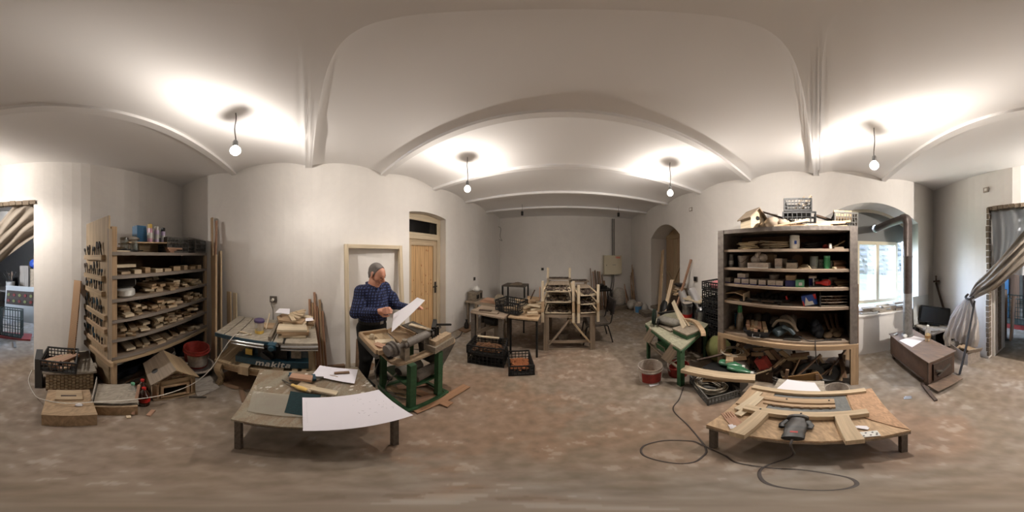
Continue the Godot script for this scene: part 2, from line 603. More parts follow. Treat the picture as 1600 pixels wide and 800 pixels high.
	tiled(mat("router_grey", Color(0.30, 0.29, 0.28), 0.5, 0.3), worn, 8.0, false)
	mat("cable_brown", Color(0.22, 0.18, 0.16), 0.6)
	mat("oil_yellow", Color(0.88, 0.68, 0.10), 0.2)
	mat("screen_dark", Color(0.035, 0.035, 0.04), 0.15)
	tiled(mat("foam_edge", Color(0.52, 0.46, 0.39), 0.95), worn, 6.0, false)
	tiled(mat("crate_green", Color(0.20, 0.24, 0.20), 0.7), worn, 4.0, false)
	var ft := mat("film_thin", Color(0.86, 0.88, 0.90, 0.5), 0.3)
	ft.transparency = BaseMaterial3D.TRANSPARENCY_ALPHA
	var fd := mat("film_dense", Color(0.80, 0.76, 0.71, 0.62), 0.35)
	fd.transparency = BaseMaterial3D.TRANSPARENCY_ALPHA
	fd.backlight_enabled = true
	fd.backlight = Color(0.7, 0.7, 0.72)
	var fg := mat("film_gathered", Color(0.60, 0.56, 0.51, 0.8), 0.35)
	fg.transparency = BaseMaterial3D.TRANSPARENCY_ALPHA


# ---------------------------------------------------------------- the setting
func plan_at(x: float, z: float) -> Vector2:           # plan place of a floor point of the unrolled hall (z < -H)
	var d := -z
	var r := H / tan(minf(H * PI / 2.0 / d, PI / 2 - 0.001))
	var b := x * PI / 2.0 / d - TURN
	return Vector2(sin(b) * r, cos(b) * r)


func make_floor() -> void:
	var na := noise(0.9, 41, 5)
	var nb := noise(2.6, 42, 5)
	var nc := noise(8.0, 43, 5)
	var wd := 2048
	var hd := 832
	var im := Image.create(wd, hd, false, Image.FORMAT_RGB8)
	# sawdust: [w, u, reach, strength]
	var dust := [[-0.75, 1.15, 0.75, 1.0], [-0.35, 0.9, 0.6, 0.7], [-1.0, 0.5, 0.5, 0.7], [0.9, 0.55, 0.45, 0.8], [0.35, 0.75, 0.5, 0.5], [0.62, -0.5, 0.38, 0.9], [0.9, -0.55, 0.4, 0.6], [0.2, 1.9, 0.9, 0.35], [-0.3, 3.3, 1.3, 0.45], [-0.4, -0.6, 0.8, 0.3], [0.5, -1.6, 0.9, 0.25]]
	for j in hd:
		var z := lerpf(1.6, -9.0, (j + 0.5) / hd)
		for i in wd:
			var x := lerpf(-13.0, 13.0, (i + 0.5) / wd)
			var p := plan_at(x, minf(z, -H - 0.004))
			if z > -H: p += Vector2(x * (z + H) * 0.4, z + H)
			var a := na.get_noise_2d(p.x, p.y)
			var b := nb.get_noise_2d(p.x, p.y)
			var c := nc.get_noise_2d(p.x, p.y)
			var s := clampf(0.45 + 0.7 * a + 0.6 * b + 0.35 * c, 0, 1)
			var col := Color(0.52, 0.46, 0.39).lerp(Color(0.55, 0.525, 0.495), s)
			var k := 0.0
			for q in dust:
				var r2: float = Vector2(p.x - q[0], p.y - q[1]).length() / q[2]
				k += q[3] * clampf(1.1 - r2 + 0.6 * b + 0.4 * a, 0, 1)
			col = col.lerp(Color(0.55, 0.42, 0.32), clampf(k, 0, 0.55))
			col = col * (1.0 + 0.05 * b + 0.15 * c)
			if b + c > 0.6: col = col.lerp(Color(0.72, 0.70, 0.66), 0.3)
			if b - c > 0.8: col = col.lerp(Color(0.44, 0.37, 0.31), 0.3)
			im.set_pixel(i, j, col)
	var m := mat("floor", Color.WHITE, 0.85)
	m.albedo_texture = ImageTexture.create_from_image(im)
	m.texture_repeat = false
	m.uv1_scale = Vector3(42.0 / 26.0, 14.2 / 10.6, 1)
	m.uv1_offset = Vector3(0.5 - 0.5 * 42.0 / 26.0, 0.0, 0)
	var st := [Vector3(-21, 0, 1.6), Vector3(21, 0, 1.6), Vector3(21, 0, -12.6), Vector3(-21, 0, -12.6)]
	var dn := Vector3(0, -0.2, 0)
	raw(st[0], st[2], st[1], Vector2(0, 0), Vector2(1, 1), Vector2(1, 0))
	raw(st[0], st[3], st[2], Vector2(0, 0), Vector2(0, 1), Vector2(1, 1))
	raw(st[0] + dn, st[1] + dn, st[2] + dn)
	raw(st[0] + dn, st[2] + dn, st[3] + dn)
	for k in 4:
		var a: Vector3 = st[k]
		var b: Vector3 = st[(k + 1) % 4]
		raw(a, b, b + dn)
		raw(a, b + dn, a + dn)
	struct("floor", m)


func vault_y(t: float) -> float:                       # t runs 0..1 from beam to beam
	return TOP + 0.026 * H + 0.042 * H * (1.0 - pow(absf(2.0 * t - 1.0), 2.2))


func strip(u0: float, u1: float, b0: float, b1: float, nu: int, yf: Callable, up := 0.0) -> void:
	# a band of ceiling between two lines across the room, over the bearings b0..b1 (degrees from the fuse box wall)
	var bs := []
	var nb := maxi(2, int(absf(b1 - b0) / 1.5))
	for k in nb + 1: bs.append(lerpf(b0, b1, float(k) / nb))
	for e in [[b0, 1.0], [b1, -1.0]]:
		if absf(absf(absf(e[0]) - 180.0) - 90.0) < 0.1 or absf(absf(e[0]) - 90.0) < 0.1:
			var q := 1.3
			while q > 0.0008:
				bs.append(e[0] + e[1] * q)
				q *= 0.7
	bs.sort()
	var thin := minf(absf(u0), absf(u1)) < 0.02 and absf(u1 - u0) > 0.001
	var reach := maxf(absf(u0), absf(u1)) / maxf(minf(absf(u0), absf(u1)), 1e-5)
	grid(bs.size() - 1, 24 if thin else nu, func(s: float, t: float):
		var u := lerpf(u0, u1, t)
		if thin:                                        # rows crowd towards the line over the middle of the room
			u = u0 * pow(reach, t) if absf(u0) < absf(u1) else u1 * pow(reach, 1.0 - t)
			t = (u - u0) / (u1 - u0)
		var b := deg_to_rad(bs[roundi(s * (bs.size() - 1))])
		return Vector3(clampf(u * tan(b), WL - 0.02, WR + 0.02), yf.call(t) + up, u), null, true)


func make_ceiling() -> void:
	F = Transform3D()
	for back in [true, false]:
		var runs := [[-89.9995, 89.9995, 0.0]] if back else [[90.0005, 269.9995, PI], [90.0005, 269.9995, -PI]]
		for run in runs:
			seam = run[2]
			var ks := range(0, 5) if back else [-1, -2]
			for k in ks:
				var e: float = k * BAY
				var lo := e + RIB
				var hi := e + BAY
				if k == 4: hi = WB + 0.02
				if k == -2: lo = WF - 0.02
				if k == -1: hi = -0.012
				if k == 0: e = -0.012
				strip(lo, hi, run[0], run[1], 14, vault_y)
				if k == -2: continue
				strip(maxf(e, 0.00003) if k >= 0 else e, lo, run[0], run[1], 1, func(_t): return TOP)
				for q in [e, lo]:
					if q < 0.0 and k == 0: continue
					strip(q, q + 0.0001, run[0], run[1], 1, func(t: float): return TOP + 0.026 * H * t)
				if k == -1:                            # the beam over the middle of the room begins on this side of it
					strip(-0.012, -0.00003, run[0], run[1], 1, func(_t): return TOP)
					strip(-0.0121, -0.012, run[0], run[1], 1, func(t: float): return TOP + 0.026 * H * (1.0 - t))
	seam = 0.0
	# thin ribbon added over the mesh gap along that beam, keeps sky from showing
	for side in [-1.0, 1.0]:
		grid(2, 40, func(s: float, t: float):
			var w := 0.0004 * pow(2.1 / 0.0004, t)
			var b := deg_to_rad(90.0 + lerpf(-0.3, 0.3, s))
			return Vector3(sin(b) * w * side, TOP - 0.0004, cos(b) * w), null, true)
	# the hall goes on over the middle of the room
	bx_world(-14.0, 14.0, 2.0 * H, 2.0 * H + 0.2, -H - 0.02, 1.6)
	struct("ceiling", M.ceiling)
	bx_world(-14.0, 14.0, 2.0 * H + 0.3, 2.0 * H + 0.45, -4.3, 1.7)  # unseen slabs above the ceiling, added to keep sky light out
	bx_world(-14.0, -8.3, 2.0 * H + 0.3, 2.0 * H + 0.45, -6.0, -4.2)
	bx_world(8.9, 14.0, 2.0 * H + 0.3, 2.0 * H + 0.45, -5.8, -4.2)
	struct("added_roof", M.plaster)


func bx_world(x0: float, x1: float, y0: float, y1: float, z0: float, z1: float) -> void:
	var p := []
	for k in 8: p.append(Vector3(x1 if k & 1 else x0, y1 if k & 2 else y0, z1 if k & 4 else z0))
	for q in [[0, 2, 3, 1], [4, 5, 7, 6], [0, 1, 5, 4], [2, 6, 7, 3], [0, 4, 6, 2], [1, 3, 7, 5]]:
		raw(p[q[0]], p[q[2]], p[q[1]])
		raw(p[q[0]], p[q[3]], p[q[2]])


func wall(a0: float, a1: float, y0: float, y1: float, axis: String, face: float, thick: float) -> void:
	# a solid stretch of wall; axis is the plan axis it runs along, face the plane of its room side, thick its depth outwards
	if a1 - a0 < 0.001 or y1 - y0 < 0.001: return
	if axis == "u": bx(face, face + thick, y0, y1, a0, a1, 0.12)
	else: bx(a0, a1, y0, y1, face, face + thick, 0.12)


func arch_fill(a0: float, a1: float, y0: float, rise: float, y1: float, axis: String, face: float, thick: float) -> void:
	# the wall above a flat arch that springs at y0
	var n := 16
	for k in n:
		var s0 := float(k) / n
		var s1 := float(k + 1) / n
		var q0 := y0 + rise * (1.0 - pow(2.0 * s0 - 1.0, 2.0))
		var q1 := y0 + rise * (1.0 - pow(2.0 * s1 - 1.0, 2.0))
		var poly := PackedVector2Array([Vector2(lerpf(a0, a1, s0), q0), Vector2(lerpf(a0, a1, s1), q1), Vector2(lerpf(a0, a1, s1), y1), Vector2(lerpf(a0, a1, s0), y1)])
		for p in [poly]:
			for f in [face, face + thick]:
				var P := []
				for v in p: P.append(Vector3(f, v.y, v.x) if axis == "u" else Vector3(v.x, v.y, f))
				var flip: bool = (f == face) == (thick > 0) 
				if axis == "u": flip = not flip
				if not flip:
					tri(P[0], P[1], P[2]); tri(P[0], P[2], P[3])
				else:
					tri(P[0], P[2], P[1]); tri(P[0], P[3], P[2])
		var E := []
		for f in [face, face + thick]:
			for v in [poly[0], poly[1]]: E.append(Vector3(f, v.y, v.x) if axis == "u" else Vector3(v.x, v.y, f))
		var down := (E[1] - E[0] as Vector3).cross(E[3] - E[0]).y < 0
		if down:
			tri(E[0], E[1], E[3]); tri(E[0], E[3], E[2])
		else:
			tri(E[0], E[3], E[1]); tri(E[0], E[2], E[3])


const HI := 3.15                      # walls end above the vaults


func make_walls() -> void:
	F = Transform3D()
	seam = 0.0
	# long wall with the panelled door: opening u 1.50 .. 2.34
	wall(WF - 0.45, 1.50, 0, HI, "u", WL, -0.4)
	wall(2.36, WB + 0.4, 0, HI, "u", WL, -0.4)
	arch_fill(1.50, 2.36, 2.36, 0.05, HI, "u", WL, -0.4)
	wall(1.50, 2.36, 0, HI, "u", WL - 0.55, -0.1)
	struct("wall_left", M.plaster)
	wall(WL - 0.4, WR + 0.6, 0, HI, "w", WB, 0.4)
	struct("wall_back", M.plaster)
	# window side: niche with a plank door u 2.62 .. 3.80, window niche u -1.62 .. -0.10
	wall(3.80, WB + 0.4, 0, HI, "u", WR, 0.6)
	wall(-0.10, 2.62, 0, HI, "u", WR, 0.6)
	wall(WF - 0.45, -1.62, 0, HI, "u", WR, 0.6)
	arch_fill(2.62, 3.80, 2.12, 0.30, HI, "u", WR, 0.6)
	arch_fill(-1.62, -0.10, 2.22, 0.26, HI, "u", WR, 0.6)
	wall(2.62, 3.80, 0, 0.22, "u", WR, 0.6)
	wall(-1.62, -0.10, 0, 0.72, "u", WR, 0.6)
	struct("wall_right", M.plaster)
	# wall with the open doorway, unrolled to both ends of the hall: opening w 0.20 .. 1.136
	for e in [[-PI, WL - 0.4, WR + 0.1], [PI, WL - 0.1, WR + 0.6]]:
		seam = e[0]
		wall(e[1], 0.20, 0, HI, "w", WF, -0.45)
		wall(1.136, e[2], 0, HI, "w", WF, -0.45)
		wall(0.20, 1.136, 2.33, HI, "w", WF, -0.45)
		struct("wall_front", M.plaster)
		# the next room: its walls, with a daylight opening in the wall out of sight, and a flat ceiling
		var far := -5.6
		var a := -1.5 if e[0] < 0 else -0.1
		var b := 2.6 if e[0] < 0 else 3.2
		wall(a, b, 0, HI, "w", far, -0.3)
		if e[0] < 0:
			wall(far, WF - 0.45, 0, HI, "u", b, 0.3)
			wall(-3.0, WF - 0.45, 0, HI, "u", a, -0.3)
			wall(far, -4.6, 0, HI, "u", a, -0.3)
			wall(-4.6, -3.0, 0, 1.1, "u", a, -0.3)
			wall(-4.6, -3.0, 1.9, HI, "u", a, -0.3)
		else:
			wall(far, WF - 0.45, 0, HI, "u", a, -0.3)
			wall(-2.9, WF - 0.45, 0, HI, "u", b, 0.3)
			wall(far, -4.6, 0, HI, "u", b, 0.3)
			wall(-4.6, -2.9, 0, 1.1, "u", b, 0.3)
			wall(-4.6, -2.9, 1.9, HI, "u", b, 0.3)
		struct("wall_beyond", M.plaster)
		bx(a - 0.3, b + 0.3, HI - 0.02, HI + 0.2, far - 0.3, WF - 0.4, 0.3)
		struct("ceiling_beyond", M.plaster)
	seam = 0.0
	# unseen walls added at the ends and near side: keep sky out, bounce light
	bx_world(-14.2, 14.2, -0.2, 2.0 * H + 0.5, 1.5, 1.7)
	struct("added_wall_near", M.plaster)
	bx_world(-12.9, -12.6, -0.2, 2.0 * H + 0.5, -6.0, 1.55)
	struct("added_wall_end", M.plaster)
	bx_world(13.4, 13.7, -0.2, 2.0 * H + 0.5, -5.8, 1.55)
	struct("added_wall_end", M.plaster)


func splay(w0: float, w1: float, u0: float, u1: float, y0: float, y1: float) -> void:
	# a slanted window cheek: from the room corner (w0, u0) to the frame (w1, u1)
	at(0, 0, 0)
	turn(Vector3.RIGHT, -90)
	# local x = w, y = u, z = height
	prism(PackedVector2Array([Vector2(w0, u0), Vector2(w1, u0), Vector2(w1, u1)]), y0, y1, 0.15)
	F = Transform3D()


func make_openings() -> void:
	# panelled pine door with a dark fanlight over it
	cur = Node3D.new()
	org = W(Vector3(-2.2, 0, 1.95))
	cur.position = org
	hang(cur, "door_1", self)
	cur.set_meta("kind", "structure")
	at(0, 0, 0)
	var w0 := -2.28
	var w1 := -2.19
	bx(w0, w1, 0, 2.42, 1.50, 1.57, 0.15)
	bx(w0, w1, 0, 2.42, 2.27, 2.355, 0.15)
	bx(w0, w1, 2.28, 2.43, 1.57, 2.27, 0.15)
	bx(w0, w1, 1.95, 2.06, 1.57, 2.27, 0.15)
	part("door_frame", M.pine_pale)
	bx(w0 + 0.06, w0 + 0.066, 2.06, 2.28, 1.57, 2.27, 0.2)
	part("fanlight_pane", M.fanlight)
	bx(w0, w1 - 0.02, 0.01, 1.95, 1.57, 1.66, 0.15)
	bx(w0, w1 - 0.02, 0.01, 1.95, 2.185, 2.27, 0.15)
	bx(w0, w1 - 0.02, 1.84, 1.95, 1.66, 2.185, 0.15)
	bx(w0, w1 - 0.02, 0.01, 0.16, 1.66, 2.185, 0.15)
	var leaf := part("door_leaf", M.pine)
	for k in 5:
		var a := 1.66 + k * 0.105
		bx(w0 + 0.02, w1 - 0.04, 0.16, 1.84, a + 0.002, a + 0.103, 0.15)
		part("board", M.door_board, leaf)
	bx(w1 - 0.022, w1 - 0.012, 0.93, 1.15, 2.21, 2.25, 0.2)
	cyl(Vector3(w1 - 0.02, 1.07, 2.23), Vector3(w1 + 0.03, 1.07, 2.23), 0.009, 8)
	bar(Vector3(w1 + 0.03, 1.07, 2.235), Vector3(w1 + 0.03, 1.065, 2.125), 0.016, 0.018)
	part("door_handle", M.dark_iron, leaf)
	# plank door at the back of the niche
	cur = Node3D.new()
	org = W(Vector3(2.78, 0.22, 3.2))
	cur.position = org
	hang(cur, "door_2", self)
	cur.set_meta("kind", "structure")
	for k in 7:
		var a := 2.66 + k * 0.155
		bx(2.79, 2.82, 0.23, 2.44, a + 0.003, a + 0.152, 0.15)
		part("plank", [M.pine_warm, M.ply, M.pine_warm][k % 3])
	for y in [0.55, 2.12]:
		bx(2.762, 2.79, y, y + 0.12, 2.66, 3.74, 0.15)
		part("ledge", M.ply)
	bar(Vector3(2.776, 0.67, 3.60), Vector3(2.776, 2.10, 2.80), 0.03, 0.11, 0.15)
	part("brace", M.ply)
	bar(Vector3(2.776, 1.2, 3.70), Vector3(2.776, 0.68, 3.20), 0.03, 0.09, 0.15)
	part("brace", M.ply)
	bx(2.82, 2.9, 0, HI, 2.5, 3.9, 0.2)
	struct("trim_1", M.pine_warm)
	# window in its deep niche
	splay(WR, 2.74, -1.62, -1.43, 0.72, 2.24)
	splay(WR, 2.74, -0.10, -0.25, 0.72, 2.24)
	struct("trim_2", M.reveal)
	cur = Node3D.new()
	org = W(Vector3(2.76, 0.85, -1.0))
	cur.position = org
	hang(cur, "window_1", self)
	cur.set_meta("kind", "structure")
	for q in [[-1.44, -1.395], [-0.32, -0.27]]: bx(2.72, 2.79, 0.80, 1.90, q[0], q[1], 0.15)
	bx(2.72, 2.79, 0.80, 0.86, -1.40, -0.30, 0.15)
	bx(2.72, 2.79, 1.85, 1.91, -1.40, -0.30, 0.15)
	part("window_frame", M.cream)
	for q in [-1.03, -0.67]:
		bx(2.70, 2.78, 0.84, 1.87, q - 0.028, q + 0.028, 0.15)
		part("mullion", M.cream)
	for q in [[-1.395, -1.03], [-1.03, -0.67], [-0.67, -0.32]]:
		bx(2.75, 2.756, 0.86, 1.85, q[0] + 0.025, q[1] - 0.025, 0.2)
		part("pane", M.glass)
	# boarded arch over it, with the hole for the stovepipe
	var ring := 20
	var hole := Vector2(-1.0, 2.14)
	var a0 := -1.60
	var a1 := -0.12
	grid(ring * 2, 4, func(s: float, t: float):
		var k := TAU * s
		var dir := Vector2(cos(k), sin(k))
		var reach := 3.0
		if absf(dir.x) > 1e-4: reach = minf(reach, ((a1 if dir.x > 0 else a0) - hole.x) / dir.x)
		if dir.y < -1e-4: reach = minf(reach, (1.90 - hole.y) / dir.y)
		if dir.y > 1e-4:
			for n in 40:
				var l := n * 0.04
				var x := hole.x + dir.x * l
				var top := 2.23 + 0.26 * (1.0 - pow(clampf((x + 0.86) / 0.76, -1, 1), 2.0)) + 0.02
				if hole.y + dir.y * l > top:
					reach = minf(reach, l)
					break
		var v := hole + dir * lerpf(0.065, reach, t)
		return Vector3(2.735, v.y, v.x))
	part("arch_board", M.arch_board)
	for k in 14:
		var s0 := -1.58 + k * 0.103
		var f := func(x: float): return 2.205 + 0.25 * (1.0 - pow(clampf((x + 0.86) / 0.76, -1, 1), 2.0))
		bar(Vector3(2.715, f.call(s0), s0), Vector3(2.715, f.call(s0 + 0.106), s0 + 0.106), 0.04, 0.05)
	part("arch_trim", M.cream)
	# sill board of the niche
	bx(2.28, 2.76, 0.715, 0.735, -1.6, -0.12, 0.15)
	struct("sill_1", M.plaster)
	# stone steps before the plank door
	bx(2.02, 2.32, 0, 0.12, 3.62, 3.98, 0.15)
	struct("trim_3", M.concrete)
	bx(2.28, 2.8, 0.20, 0.26, 2.62, 3.8, 0.15)
	struct("trim_4", M.concrete)


func make_outside() -> void:
	# grass bank behind the window and the rubble wall above it
	at(0, 0, 0)
	var n := noise(1.2, 61, 3)
	grid(40, 16, func(s: float, t: float):
		var w := lerpf(2.9, 6.4, s)
		return Vector3(w, lerpf(0.05, 0.85, s) + 0.3 * n.get_noise_2d(s * 9, t * 9) , lerpf(-5.5, 2.0, t)), null, true, true)
	struct("ground", M.grass)
	bx(6.55, 7.0, 0.2, 2.75, -6.0, 2.2, 0.3)
	var o := one("rubble_wall", M.mortar, "grey rubble stone wall outside above the grass bank", "stone wall")
	cur = o
	rng.seed = 5
	var y := 0.75
	while y < 2.6:
		var hgt := rng.randf_range(0.16, 0.26)
		var u := -5.6 + rng.randf() * 0.2
		while u < 1.6:
			var l := rng.randf_range(0.2, 0.48)
			var dw := rng.randf_range(0.03, 0.09)
			at(6.56, y + hgt / 2, u + l / 2)
			turn(Vector3.RIGHT, rng.randf_range(-4, 4))
			var q := []
			for k in 8: q.append(rng.randf_range(0.72, 1.0))
			var hh := hgt * 0.48
			grid(4, 3, func(s: float, t: float):
				var e := 1.0 if s > 0.01 and s < 0.99 and t > 0.01 and t < 0.99 else 0.0
				var k := int(s * 3.9) + (4 if t > 0.5 else 0)
				return Vector3(-dw * e * (0.6 + 0.4 * q[k]), lerpf(-hh, hh, t) * q[(k + 3) % 8], lerpf(-l / 2, l / 2, s) * q[(k + 5) % 8]), null, false)
			part("stone", [M.stone, M.stone_pale, M.stone_dark][rng.randi() % 3])
			u += l + 0.02
		y += hgt + 0.015


# ---------------------------------------------------------------- lamps
# [w, u, height of the bulb's middle, energy all round, energy downwards, what sets it apart]
const ROUND := 0.5                     # share of a bulb that goes all round, and of it that only goes down
const DOWN := 1.0
const BULBS := [
	[-1.01, -0.47, 2.49, 0.8, 0.4, "bare bulb on a cord, the one above the wooden rack and the blue table saw"],
	[-1.06, 1.61, 2.49, 0.95, 0.45, "bare bulb on a cord near the panelled pine door"],
	[1.27, 1.63, 2.49, 0.95, 0.45, "bare bulb on a cord near the plank door niche"],
	[1.26, -0.45, 2.48, 1.05, 1.6, "bare bulb on a cord near the window and stovepipe"],
]


func make_bulb(b: Array, label := "", share := 1.0) -> void:
	var y: float = b[2]
	thing("light_bulb", label if label else b[5], "light bulb", Vector3(b[0], y, b[1]), "bare bulbs on cords")
	at(b[0], y, b[1])
	lathe([[0.0, -0.044], [0.020, -0.040], [0.036, -0.02], [0.040, 0.0], [0.035, 0.022], [0.021, 0.042], [0.016, 0.052], [0.0, 0.052]], 20)
	part("bulb_glass", M.bulb_glow)
	lathe([[0.0, 0.046], [0.019, 0.046], [0.020, 0.06], [0.019, 0.10], [0.012, 0.115], [0.004, 0.12], [0.0, 0.12]], 14)
	part("socket", M.grey_plastic)
	var roof := TOP + 0.06 * H
	var pts := []
	for k in 9: pts.append(Vector3(sin(k * 0.8) * 0.006 * (1 if k < 8 else 0), lerpf(0.115, roof - y + 0.01, k / 8.0), cos(k * 0.9) * 0.004))
	tube(pts, 0.0045, 6)
	part("cord", M.cable_grey)
	var l := OmniLight3D.new()
	l.light_color = Color(1.0, 0.965, 0.93)
	l.light_energy = b[3] * ROUND * share
	l.light_size = 0.014
	l.omni_range = 14.0
	l.omni_attenuation = 2.0
	l.shadow_enabled = true
	cur.add_child(l)
	l.name = "bulb_light"
	# these lamps throw most of their light downwards: the collar over the globe is closed
	var d := SpotLight3D.new()
	d.light_color = l.light_color
	d.light_energy = b[4] * DOWN * share
	d.light_size = 0.02
	d.spot_angle = 84.0
	d.spot_angle_attenuation = 0.55
	d.spot_range = 14.0
	d.spot_attenuation = 2.0
	d.shadow_enabled = true
	d.rotation = Vector3(-PI / 2, 0, 0)
	cur.add_child(d)
	d.name = "bulb_light_down"


# ---------------------------------------------------------------- things that recur
const NTH := ["first", "second", "third", "fourth", "fifth", "sixth", "seventh", "eighth", "ninth", "tenth", "eleventh", "twelfth", "thirteenth", "fourteenth", "fifteenth", "sixteenth"]
const ORD := ["first", "second", "third", "fourth", "fifth", "sixth", "seventh", "eighth", "ninth", "tenth", "eleventh", "twelfth", "thirteenth", "fourteenth", "fifteenth", "sixteenth", "seventeenth", "eighteenth", "nineteenth", "twentieth", "twenty-first", "twenty-second", "twenty-third", "twenty-fourth", "twenty-fifth", "twenty-sixth", "twenty-seventh", "twenty-eighth"]
const TIER := ["lowest piece", "second piece up", "third piece up", "fourth piece up", "fifth piece up", "sixth piece up", "seventh piece up"]


func r(a: float, b: float) -> float:
	return rng.randf_range(a, b)


func crate(label: String, w: float, y: float, u: float, yaw: float, sx: float, sy: float, sz: float, m: Material, group := "", bars := 7) -> Node3D:
	# open plastic crate: slatted bottom, rim, corner posts and four latticed sides
	var t := thing("plastic_crate", label, "crate", Vector3(w, y, u), group)
	at(w, y, u, yaw)
	bx(-sx / 2, sx / 2, 0, 0.012, -sz / 2, sz / 2)
	part("bottom", m)
	for e in [[0, -1], [0, 1], [1, -1], [1, 1]]:
		var l := sx if e[0] == 0 else sz
		var n := bars if e[0] == 0 else maxi(4, int(bars * sz / sx))
		var off: float = (sz if e[0] == 0 else sx) / 2 * e[1]
		var boxes := []
		for k in n + 1: boxes.append([-l / 2 + l * k / n, 0.01, sy, 0.008 if k > 0 and k < n else 0.018, 0])
		var rows := 3
		for k in rows + 1: boxes.append([0, sy * k / rows, 0, 0.020 if k == rows or k == 0 else 0.009, 1])
		for q in boxes:
			if q[4] == 0:
				if e[0] == 0: box(Vector3(q[0], sy / 2, off), Vector3(q[3], sy - 0.005, 0.01))
				else: box(Vector3(off, sy / 2, q[0]), Vector3(0.01, sy - 0.005, q[3]))
			else:
				if e[0] == 0: box(Vector3(0, clampf(q[1], 0.012, sy - 0.01), off), Vector3(l, q[3], 0.012), 0.2)
				else: box(Vector3(off, clampf(q[1], 0.012, sy - 0.01), 0), Vector3(0.012, q[3], l), 0.2)
		part("side", m)
	return t


var kind_of := "wood_offcut"           # what the loose pieces of a place are called


func offcut(w: float, y: float, u: float, yaw: float, l: float, wide: float, thick: float, m: Material, label: String, group: String, tilt := 0.0, called := "wood_offcut") -> void:
	at(w, y + thick / 2 + 0.0008, u, yaw)
	if tilt: turn(Vector3.RIGHT, tilt)
	if called == "wood_offcut": called = kind_of
	box(Vector3.ZERO, Vector3(wide, thick, l), 0.5)
	one(called, m, label, "wood piece" if called == kind_of else called.get_slice("_", called.get_slice_count("_") - 1), group)


func pile(w: float, y: float, u: float, n: int, l0: float, l1: float, w0: float, w1: float, yaw: float, mats: Array, label: String, group: String) -> float:
	for k in n:
		var t := r(0.016, 0.03)
		offcut(w + r(-0.015, 0.015), y, u + r(-0.03, 0.03), yaw + r(-22, 22), r(l0, l1), r(w0, w1), t, mats[rng.randi() % mats.size()], label.replace("#", TIER[k]), group)
		y += t + 0.001
	return y


func lean(called: String, a: Vector3, b: Vector3, wide: float, thick: float, m: Material, label: String, group := "", roll := 0.0, cat := "plank") -> void:
	# a board standing on a and leaning on b
	F = Transform3D()
	var l := between(a, b)
	F = F * Transform3D(Basis(Vector3.BACK, deg_to_rad(roll)), Vector3.ZERO)
	box(Vector3(0, 0, l / 2), Vector3(wide, thick, l), 0.2)
	one(called, m, label, cat, group)


func pail(label: String, w: float, y: float, u: float, rad: float, high: float, m: Material, inner: Material, band: Material = null, group := "", called := "bucket") -> Node3D:
	var t := thing(called, label, called, Vector3(w, y, u), group)
	at(w, y, u)
	lathe([[0.0, 0.0], [rad * 0.86, 0.0], [rad * 0.96, high * 0.86], [rad * 0.99, high * 0.87], [rad, high], [rad * 0.95, high], [rad * 0.93, high * 0.84], [rad * 0.82, 0.015], [0.0, 0.015]], 24)
	part("body", m)
	lathe([[rad * 1.0, high * 0.80], [rad * 1.05, high * 0.81], [rad * 1.05, high * 0.85], [rad * 0.97, high * 0.86]], 24)
	part("rim", m)
	if inner:
		lathe([[0.0, high * 0.34], [rad * 0.85, high * 0.32]], 20)
		part("contents", inner)
	if band:
		var n := 14
		grid(n, 1, func(s, t2):
			var a := atan2(-u, -w) + lerpf(-0.75, 1.1, s)
			var q := rad * lerpf(0.872, 0.946, t2) + 0.003
			return Vector3(cos(a) * q, high * lerpf(0.10, 0.74, t2), sin(a) * q), null, true, true)
		part("label_band", band)
	return t


func jar(called: String, cat: String, label: String, w: float, y: float, u: float, rad: float, high: float, m: Material, lid: Material, group := "") -> Node3D:
	var t := thing(called, label, cat, Vector3(w, y, u), group)
	at(w, y, u)
	lathe([[0.0, 0.0], [rad * 0.94, 0.0], [rad, high * 0.04], [rad, high * 0.76], [rad * 0.9, high * 0.85], [rad * 0.9, high * 0.87], [0.0, high * 0.87]], 18)
	part("body", m)
	lathe([[0.0, high * 0.84], [rad * 0.96, high * 0.84], [rad * 0.96, high], [0.0, high]], 18)
	part("lid", lid)
	return t


func spray(label: String, w: float, y: float, u: float, m: Material, cap: Material, group: String, rad := 0.033, high := 0.19) -> void:
	thing("spray_can", label, "can", Vector3(w, y, u), group)
	at(w, y, u)
	lathe([[0.0, 0.0], [rad, 0.0], [rad, high * 0.72], [rad * 0.8, high * 0.78], [0.0, high * 0.78]], 18)
	part("can_body", m)
	lathe([[0.0, high * 0.76], [rad * 0.88, high * 0.76], [rad * 0.88, high * 0.98], [rad * 0.7, high], [0.0, high]], 18)
	part("cap", cap)
	lathe([[rad + 0.0008, high * 0.2], [rad + 0.0008, high * 0.5]], 18)
	part("label_band", M.white_plastic)


func carton(label: String, w: float, y: float, u: float, yaw: float, sx: float, sy: float, sz: float, m: Material, m2: Material, group := "", called := "small_box") -> void:
	thing(called, label, "box", Vector3(w, y, u), group)
	at(w, y, u, yaw)
	bx(-sx / 2, sx / 2, 0, sy * 0.99, -sz / 2, sz / 2)
	part("box_body", m)
	bx(-sx / 2 - 0.001, sx / 2 + 0.001, sy * 0.2, sy, -sz / 2 - 0.001, sz / 2 + 0.001)
	part("box_lid", m2)


